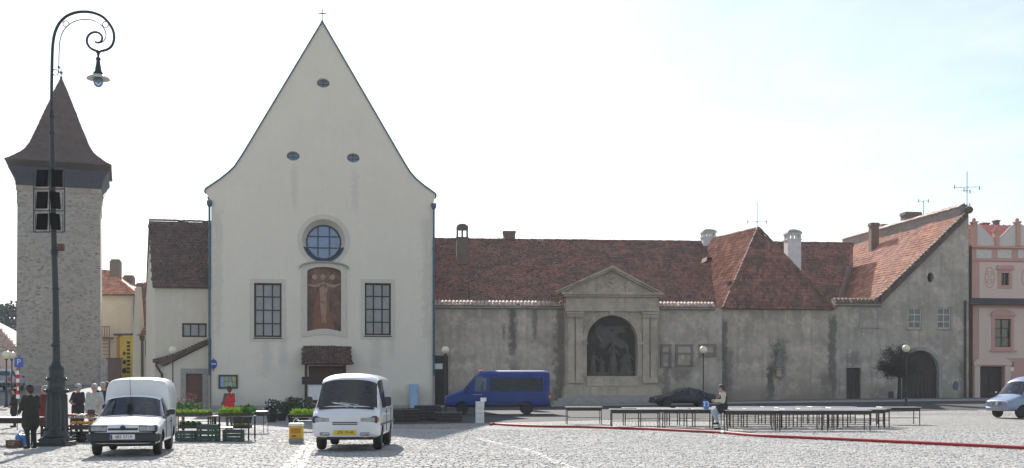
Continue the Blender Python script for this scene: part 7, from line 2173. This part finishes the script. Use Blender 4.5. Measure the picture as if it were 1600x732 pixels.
def flower_stall():
    Y = 33.5
    x, y, w = stall_table('stall table with pale seedling trays just right of the pickup', 272, 327, Y, .74)
    tray('tray of pale green seedlings on the stall nearest the pickup', x-.05, y+.3, .755, w*.98, .6, M['lettuce'], 520, .065, .13)
    tray('low tray of darker seedlings on the shelf nearest the pickup', x-.1, y+.2, .40, w*.6, .4, M['seedling'], 260, .06, .14)
    x2, y2, w2_ = stall_table('stall table with lettuce trays before the man in red', 329, 390, Y, .74)
    tray('tray of bright yellow green lettuce before the man in red', x2-.0, y2+.25, .755, w2_*.58, .55, M['lettuce'], 460, .075, .16)
    tray('tray of deep green seedlings at the lettuce stall\'s right end', x2+w2_*.36, y2+.3, .755, w2_*.26, .5, M['seedling'], 260, .075, .18)
    tray('tray of lettuce on the lower shelf under the lettuce stall', x2+w2_*.28, y2+.2, .40, w2_*.4, .4, M['lettuce'], 120, .05, .09)
    for i, (px, wd, hh, lab) in enumerate(((291, .5, .30, 'green plastic crate under the stall nearest the pickup'), (326, .62, .5, 'tallest green crate between the two stall tables'), (365, .58, .34, 'green plastic crate under the lettuce stall'))):
        crate(lab, wx(px, Y-.25), Y-.25, .012, wd, .4, hh, M['green_plastic'], .03*i)
    # row of flower pots behind
    rnd = random.Random(6)
    Y3 = 41.0
    x3, y3, w3 = stall_table('rear stall table with flower pots behind the seedling stall', 276, 330, Y3, .62, .6)
    heads = [('pink', (.75, .16, .28)), ('white', (.7, .7, .68)), ('deep pink', (.7, .10, .22)), ('pale pink', (.72, .4, .45))]
    for i, (px, hh) in enumerate(((279, .62), (289, .5), (299, .7), (312, .35))):
        nm, c = heads[i]
        X = wx(px, Y3+.25)
        t = thing('flower_pot', f'pot of tall {nm} flowers on the rear stall table', 'potted plant', (X, Y3+.25, .632), 0, 'flower pots on the rear stall')
        MB().lathe([(.09, 0), (.12, .18), (.135, .2), (.11, .2), (.1, .16)], (0, 0, 0), 14).build('pot', M['green_plastic'] if i % 2 else M['brown_wood'], t)
        g = MB(); leaves(g, (0, 0, .3), (.16, .16, .14), 60, .06, rnd); 
        for q in range(9): g.tube([(rnd.uniform(-.05, .05), rnd.uniform(-.05, .05), .18), (rnd.uniform(-.18, .18), rnd.uniform(-.15, .15), hh*rnd.uniform(.75, 1))], .006, 4, cap=False)
        tag(g.build('leaves', M['seedling'], t, fix=False), kind='stuff')
        b = MB()
        for q in range(14):
            o = Vector((rnd.uniform(-.2, .2), rnd.uniform(-.17, .17), hh*rnd.uniform(.65, 1.05)))
            for k in range(5):
                an = k*1.256; b.add([o, o+Vector((math.cos(an-.5)*.03, math.sin(an-.5)*.03, .03)), o+Vector((math.cos(an)*.05, math.sin(an)*.05, .045)), o+Vector((math.cos(an+.5)*.03, math.sin(an+.5)*.03, .03))], [(0, 1, 2, 3)])
        tag(b.build('blossoms', pm(nm+' petals', c, tuple(k*.7 for k in c), 9, .6), t, fix=False), kind='stuff')
    # dark shrubs before the church
    for i, (px, Yp, hh, lab) in enumerate(((385, 50, .7, 'small dark potted shrub left of the empty narrow table'), (425, 52, 1.0, 'dark bushy potted shrub, left of the pair before the church'), (440, 54, .85, 'rounded dark potted shrub between two taller ones before the church'),
                                       (458, 51, 1.05, 'tall dark potted shrub behind the yellow box'), (474, 53, .95, 'dark potted shrub just left of the porch post'), (372, 48, .55, 'low dark potted plant behind the man in red'))):
        X = wx(px, Yp)
        t = thing('potted_shrub', lab, 'potted plant', (X, Yp, gz(X, Yp)+.004), 0, 'dark shrubs before the church')
        MB().lathe([(.2, 0), (.27, .32), (.3, .36), (.26, .36), (.24, .3)], (0, 0, 0), 14).build('pot', M['black_plastic'], t)
        MB().tube([(0, 0, .25), (.02, 0, hh*.7)], [.03, .015], 6).build('stem', M['twig'], t)
        g = MB()
        for q in range(7): leaves(g, (rnd.uniform(-.22, .22), rnd.uniform(-.2, .2), .38+(hh-.38)*rnd.uniform(.2, .9)), (.28, .26, .2), 70, .07, rnd)
        if i in (1, 4): 
            b = MB()
            for q in range(10):
                o = (rnd.uniform(-.4, .4), -.3+rnd.uniform(-.1, .1), hh*rnd.uniform(.5, 1.0)); b.sphere(o, .035, 6, 4)
            tag(b.build('blossoms', M['white'], t, fix=False), kind='stuff')
        g.build('foliage', M['shrub'], t, fix=False)
    # lettuce bench by the van
    Y4 = 40.5
    x4, y4, w4 = stall_table('low stall bench with lettuce between yellow box and white van', 456, 496, Y4, .52, .6)
    tray('tray of bright lettuce on the bench left of the white van', x4-.02, y4+.3, .535, w4*.98, .5, M['lettuce'], 420, .08, .18)
    # yellow box
    x, y = gp(461, 693)
    t = thing('yellow_box', 'yellow printed box with white rim standing on the cobbles', 'box', (x, y+.2, .012), R(4))
    MB().rbox((0, 0, .06), (.40, .36, .12), .01).build('grey_base', M['bumper_grey'], t)
    MB().rbox((0, 0, .30), (.38, .34, .36), .012).build('body', M['yellow'], t)
    MB().rbox((0, 0, .52), (.41, .37, .08), .012).build('rim', M['white'], t)
    MB().bb(-.14, .14, -.178, -.172, .28, .42).build('printed_panel', M['amber_board'], t); MB().bb(-.12, .02, -.178, -.172, .17, .22).build('printed_strip', M['red'], t)
    m = MB(); m.tube([(-.1, 0, .56), (-.06, 0, .66), (.0, 0, .70), (.06, 0, .66), (.1, 0, .56)], .01, 6); m.build('handle', M['white'], t)
    # produce table by the lamp
    Y5 = 32.6
    x5, y5, w5 = stall_table('dark produce table between the lamp and the white pickup', 108, 150, Y5, .72, .9)
    for i, (px, lab) in enumerate(((113, 'tray of red and brown goods beside the lamp pedestal'), (127, 'tray of red and white goods in the middle of the produce table'), (141, 'tray of brown goods next to the pickup bonnet'))):
        X = wx(px, Y5+.3)
        t = thing('produce_tray', lab, 'tray', (X, Y5+.35, .722), 0, 'trays on the produce table')
        MB().bb(-.12, .12, -.2, .2, 0, .03).build('tray', M['brown_wood'], t); b = MB()
        for q in range(40): b.sphere((rnd.uniform(-.1, .1), rnd.uniform(-.18, .18), .05+rnd.uniform(0, .04)), .028, 6, 5)
        tag(b.build('goods', (M['red'], M['white'], M['amber_board'])[i], t, fix=False), kind='stuff')
    t = thing('flower_box', 'low box of orange and yellow flowers on the produce table\'s shelf', 'flower box', (x5, y5-.02, .39), 0)
    MB().rbox((0, 0, .06), (w5*.95, .34, .12), .01).build('box', M['black_plastic'], t); b = MB(); b2 = MB()
    for q in range(70): b.sphere((rnd.uniform(-w5*.45, w5*.45), rnd.uniform(-.15, .15), .16+rnd.uniform(0, .05)), .032, 6, 5)
    for q in range(20): b2.sphere((rnd.uniform(-w5*.45, w5*.45), rnd.uniform(-.15, .15), .17+rnd.uniform(0, .05)), .03, 6, 5)
    tag(b.build('blossoms', M['orange'], t, fix=False), kind='stuff'); tag(b2.build('blossoms', M['yellow'], t, fix=False), kind='stuff')
    for i, (px, lab) in enumerate(((116, 'dark crate on the ground below the produce table, near the lamp'), (136, 'dark crate below the produce table, near the pickup wheel'))):
        crate(lab, wx(px, Y5+.2), Y5+.25, .012, .5, .45, .3, M['black_plastic'], 0, 'crates under the produce table')
    # blue bag and small boxes by the coated man
    x, y = gp(34, 699)
    t = thing('shopping_bag', 'crumpled bright blue plastic bag on the ground by the coated man', 'bag', (x, y, .012), .3)
    rr = random.Random(3)
    bp = [(0, (rr.uniform(-.12, .12), rr.uniform(-.08, .08), rr.uniform(.08, .26)), rr.uniform(.06, .11), (rr.uniform(-.12, .12), rr.uniform(-.08, .08), rr.uniform(.08, .3)), rr.uniform(.04, .09)) for _ in range(9)]
    sdf_object('bag', bp, [M['blue_bag']], t, .016, .03)
    m = MB(); m.tube([(-.06, 0, .3), (-.07, 0, .4), (0, 0, .44), (.07, 0, .4), (.06, 0, .3)], .012, 6); m.build('handle', M['blue_bag'], t)
    x, y = gp(22, 700); crate('small brown wooden crate beside the blue bag', x, y, .012, .34, .3, .2, M['brown_wood'], .1, 'crates by the coated man', 'wooden_crate')
    # bag on the table by the seated man
    X, Y6 = wx(1102, 44), 44.0
    t = thing('blue_bag', 'small blue bag with white trim on the table behind the seated man', 'bag', (X, Y6-.2, gz(X, Y6)+.004+.76), 0)
    MB().rbox((0, 0, .15), (.22, .12, .30), .03).build('bag', M['blue_bag'], t); m = MB(); m.tube([(-.07, -.065, .1), (-.07, -.065, .24), (-.03, -.065, .28), (.03, -.065, .28), (.07, -.065, .24), (.07, -.065, .1)], .014, 6); m.build('trim', M['white'], t)
    m = MB(); m.tube([(-.06, 0, .29), (-.05, 0, .36), (.05, 0, .36), (.06, 0, .29)], .01, 6); m.build('handle', M['blue_bag'], t)
M['orange'] = pm('orange petals', (.75, .28, .03), (.7, .2, .02), 9, .6)
flower_stall()

def pallets_and_boxes():
    # stacked dark pallets right of the white van
    for i, (px, Y, n, lab) in enumerate(((634, 52, 4, 'stack of dark pallets just right of the white van'), (668, 54, 5, 'stack of dark pallets before the church corner'), (702, 52.5, 3, 'lowest stack of dark pallets before the blue minibus'))):
        X = wx(px, Y); z0 = gz(X, Y)+.006
        for k in range(n):
            lv = ['bottom', 'second', 'third', 'fourth', 'fifth'][k] + (' pallet' if k else ' pallet')
            t = thing('pallet', f'{lv} in the {lab}', 'pallet', (X+.02*math.sin(k*2.3), Y, z0+k*.15), .03*math.sin(k+i), 'stacked dark pallets')
            for s in (-1, 0, 1): MB().bb(-.6, .6, s*.35-.05, s*.35+.05, .024, .12).build('bearer', M['dark_wood'], t)
            for q in range(5): MB().bb(-.6+q*.26, -.6+q*.26+.16, -.42, .42, .121, .143).build('board', M['pallet_wood'] if (k == n-1) else M['dark_wood'], t)
            for q in (0, 2, 4): MB().bb(-.6+q*.26, -.6+q*.26+.16, -.42, .42, 0, .0235).build('board', M['dark_wood'], t)
    X, Y = gp(749.5, 662.5)
    for k in range(4):
        lv = ['bottom', 'second from bottom', 'third from bottom', 'top'][k]
        t = thing('foam_box', f'white foam box, {lv} of the stack before the blue minibus', 'box', (X+.015*math.sin(k*3), Y+.2, .004+k*.245), .02*k, 'stacked white foam boxes')
        MB().rbox((0, 0, .095), (.38, .4, .19), .02).build('body', M['foam'], t); MB().rbox((0, 0, .217), (.4, .42, .05), .015).build('lid', M['foam'], t)
    t = thing('small_sign', 'small white card propped on the top foam box', 'sign', (X+.16, Y+.2, .004+4*.245), 0)
    MB().rbox((0, 0, .09), (.26, .012, .16), .003).build('card', M['white'], t); MB().bb(-.1, .1, .007, .08, 0, .02).build('foot', M['white'], t)
M['pallet_wood'] = pm('grey pallet board', (.16, .15, .135), (.11, .1, .09), 7, .8, .3, 25)
pallets_and_boxes()

def street_signs():
    # parking sign and striped ribbon on a pole by the tower
    X, Y = wx(30, 70), 70.0; zg = gz(X, Y)
    t = thing('parking_sign', 'small blue parking sign on a grey pole at the foot of the tower', 'sign', (X, Y, zg), 0)
    h = wz(563, Y)-zg; MB().tube([(0, 0, 0), (0, 0, h+.3)], .03, 8).build('pole', M['dark_metal'], t)
    MB().rbox((0, -.05, h-.15), (.56, .02, .6), .02).build('plate', M['sign_blue'], t); text_part('letter', 'P', .5, M['white'], t, rot_front(0, -.065, h-.13))
    X, Y = wx(27, 42), 42.0
    t = thing('striped_banner', 'red and white striped ribbon banner on a stick behind the coated man', 'banner', (X, Y, .004), 0)
    h = wz(577, Y); MB().tube([(0, 0, 0), (0, 0, h)], .015, 6).build('stick', M['dark_metal'], t)
    for k in range(7):
        z = h-.06-k*.15; w = .045+.02*math.sin(k*1.3)
        m = MB(); m.add([(-w+.03, -.03, z), (w+.03, -.02-.02*(k % 2), z), (w*.8+.05, -.03, z-.15), (-w*.9+.02, -.02-.03*(k % 2), z-.15)], [(0, 1, 2, 3)])
        m.build('stripe', M['red'] if k % 2 else M['white'], t, fix=False)
street_signs()

# ---------------------------------------------------------------- people
def crowd():
    q = math.pi
    # man in dark olive coat, back three-quarter, reaching over the table on the left
    x, y = gp(48, 702)
    person('man in dark olive coat and flat cap beside the lamp pedestal', x, y, R(-125), 1.64, 'olive', 'charcoal', 'brown_hair',
           dict(elR=(-.27, -.06, 1.16), wrR=(-.2, -.30, 1.06), hdR=(.1, -1, -.1), elL=(.26, -.05, 1.14), wrL=(.17, -.28, 1.0), hdL=(-.1, -1, -.2), head=(0, -.05, 1.60), neck=(0, -.01, 1.46), look=(0, -.95, -.25), anL=(.11, .06, .09), toL=(.13, -.10, .035)), hem=.66, hat='charcoal', bulk=1.08)
    person('person in dark red coat half hidden behind the lamp pedestal', wx(70, 33.2), 33.2, R(-90), 1.64, 'darkred', 'charcoal', 'grey_hair', dict(wrL=(.2, -.22, 1.0), hdL=(-.2, -1, 0)), hem=.6, bulk=1.1)
    person('woman in black coat with sunglasses and folded arms by the produce table', wx(122, 37.5), 37.5, R(-25), 1.70, 'charcoal', 'charcoal', 'grey_hair',
           dict(elL=(.29, -.04, 1.16), wrL=(.05, -.25, 1.14), hdL=(-1, -.1, .1), pnL=(0, 1, 0), elR=(-.29, -.04, 1.16), wrR=(-.06, -.22, 1.10), hdR=(1, -.1, .1), pnR=(0, 1, 0)), hem=.55, bulk=1.1, glasses=True)
    person('grey haired woman in white jacket looking towards the produce table', wx(147.5, 35.8), 35.8, R(10), 1.70, 'whitecoat', 'greytrouser', 'grey_hair',
           dict(wrL=(.2, -.2, 1.02), hdL=(-.3, -1, -.1), look=(-.1, -1, -.2)), hem=.72, bulk=1.12, hairlen=.04)
    person('man in navy jacket behind the woman in white', wx(161, 39.5), 39.5, R(40), 1.77, 'navy', 'greytrouser', 'grey_hair', None, hem=.78, bulk=1.08)
    person('dark haired man in dark clothes at the back of the group', wx(167, 43), 43, R(160), 1.80, 'charcoal', 'charcoal', 'brown_hair', None, hem=.78)
    person('dark dressed person behind the striped banner at the left edge', wx(22, 45), 45, R(-60), 1.56, 'charcoal', 'charcoal', 'brown_hair', dict(wrL=(.2, -.2, 1.0)), hem=.66, bulk=1.1)
    person('man in red vest and dark cap behind the lettuce stall', wx(358, 44), 44, R(-130), 1.62, 'redvest', 'greytrouser', 'brown_hair', dict(elL=(.24, -.02, 1.13), wrL=(.2, -.24, 1.0), hdL=(-.1, -1, -.3), elR=(-.24, -.02, 1.13), wrR=(-.2, -.24, 1.0), hdR=(.1, -1, -.3)), hem=.8, sleeve='greytrouser', hat='charcoal', bulk=1.12)
    # man perched on a table edge, facing left
    X, Y = wx(1127, 42.0), 41.9
    person('man in dark vest and pale jeans perched on a table edge by the hose', X, Y, R(-90), 1.74, 'charcoal', 'jeans', 'brown_hair',
           dict(pelvis=(0, .06, .90), chest=(0, .04, 1.22), neck=(0, .02, 1.41), head=(0, -.02, 1.565), shL=(.185, .03, 1.36), shR=(-.185, .03, 1.36),
                elL=(.24, .0, 1.08), wrL=(.16, -.24, 1.10), hdL=(-.3, -1, .1), elR=(-.25, .0, 1.08), wrR=(-.12, -.24, 1.08), hdR=(.3, -1, .1), pnL=(-1, 0, 0), pnR=(1, 0, 0),
                hipL=(.095, .05, .88), hipR=(-.095, .05, .88), knL=(.11, -.36, .70), knR=(-.11, -.22, .56), anL=(.11, -.20, .30), anR=(-.11, -.08, .10), toL=(.12, -.36, .24), toR=(-.12, -.24, .035), look=(0, -1, -.25)), hem=.80, sleeve='creamknit', bulk=1.22)
crowd()

# ---------------------------------------------------------------- thin backlit haze
def haze():
    mb = MB().bb(-260, 260, -60, 400, -3, 46)
    m = bpy.data.materials.new('thin haze'); m.use_nodes = True
    nt = m.node_tree; nt.nodes.clear()
    o = nt.nodes.new('ShaderNodeOutputMaterial'); v = nt.nodes.new('ShaderNodeVolumePrincipled')
    v.inputs['Color'].default_value = (.93, .95, 1, 1); v.inputs['Density'].default_value = .00028; v.inputs['Anisotropy'].default_value = .2
    nt.links.new(v.outputs[0], o.inputs['Volume'])
    h = mb.build('haze', m)
    tag(h, kind='stuff')
haze()
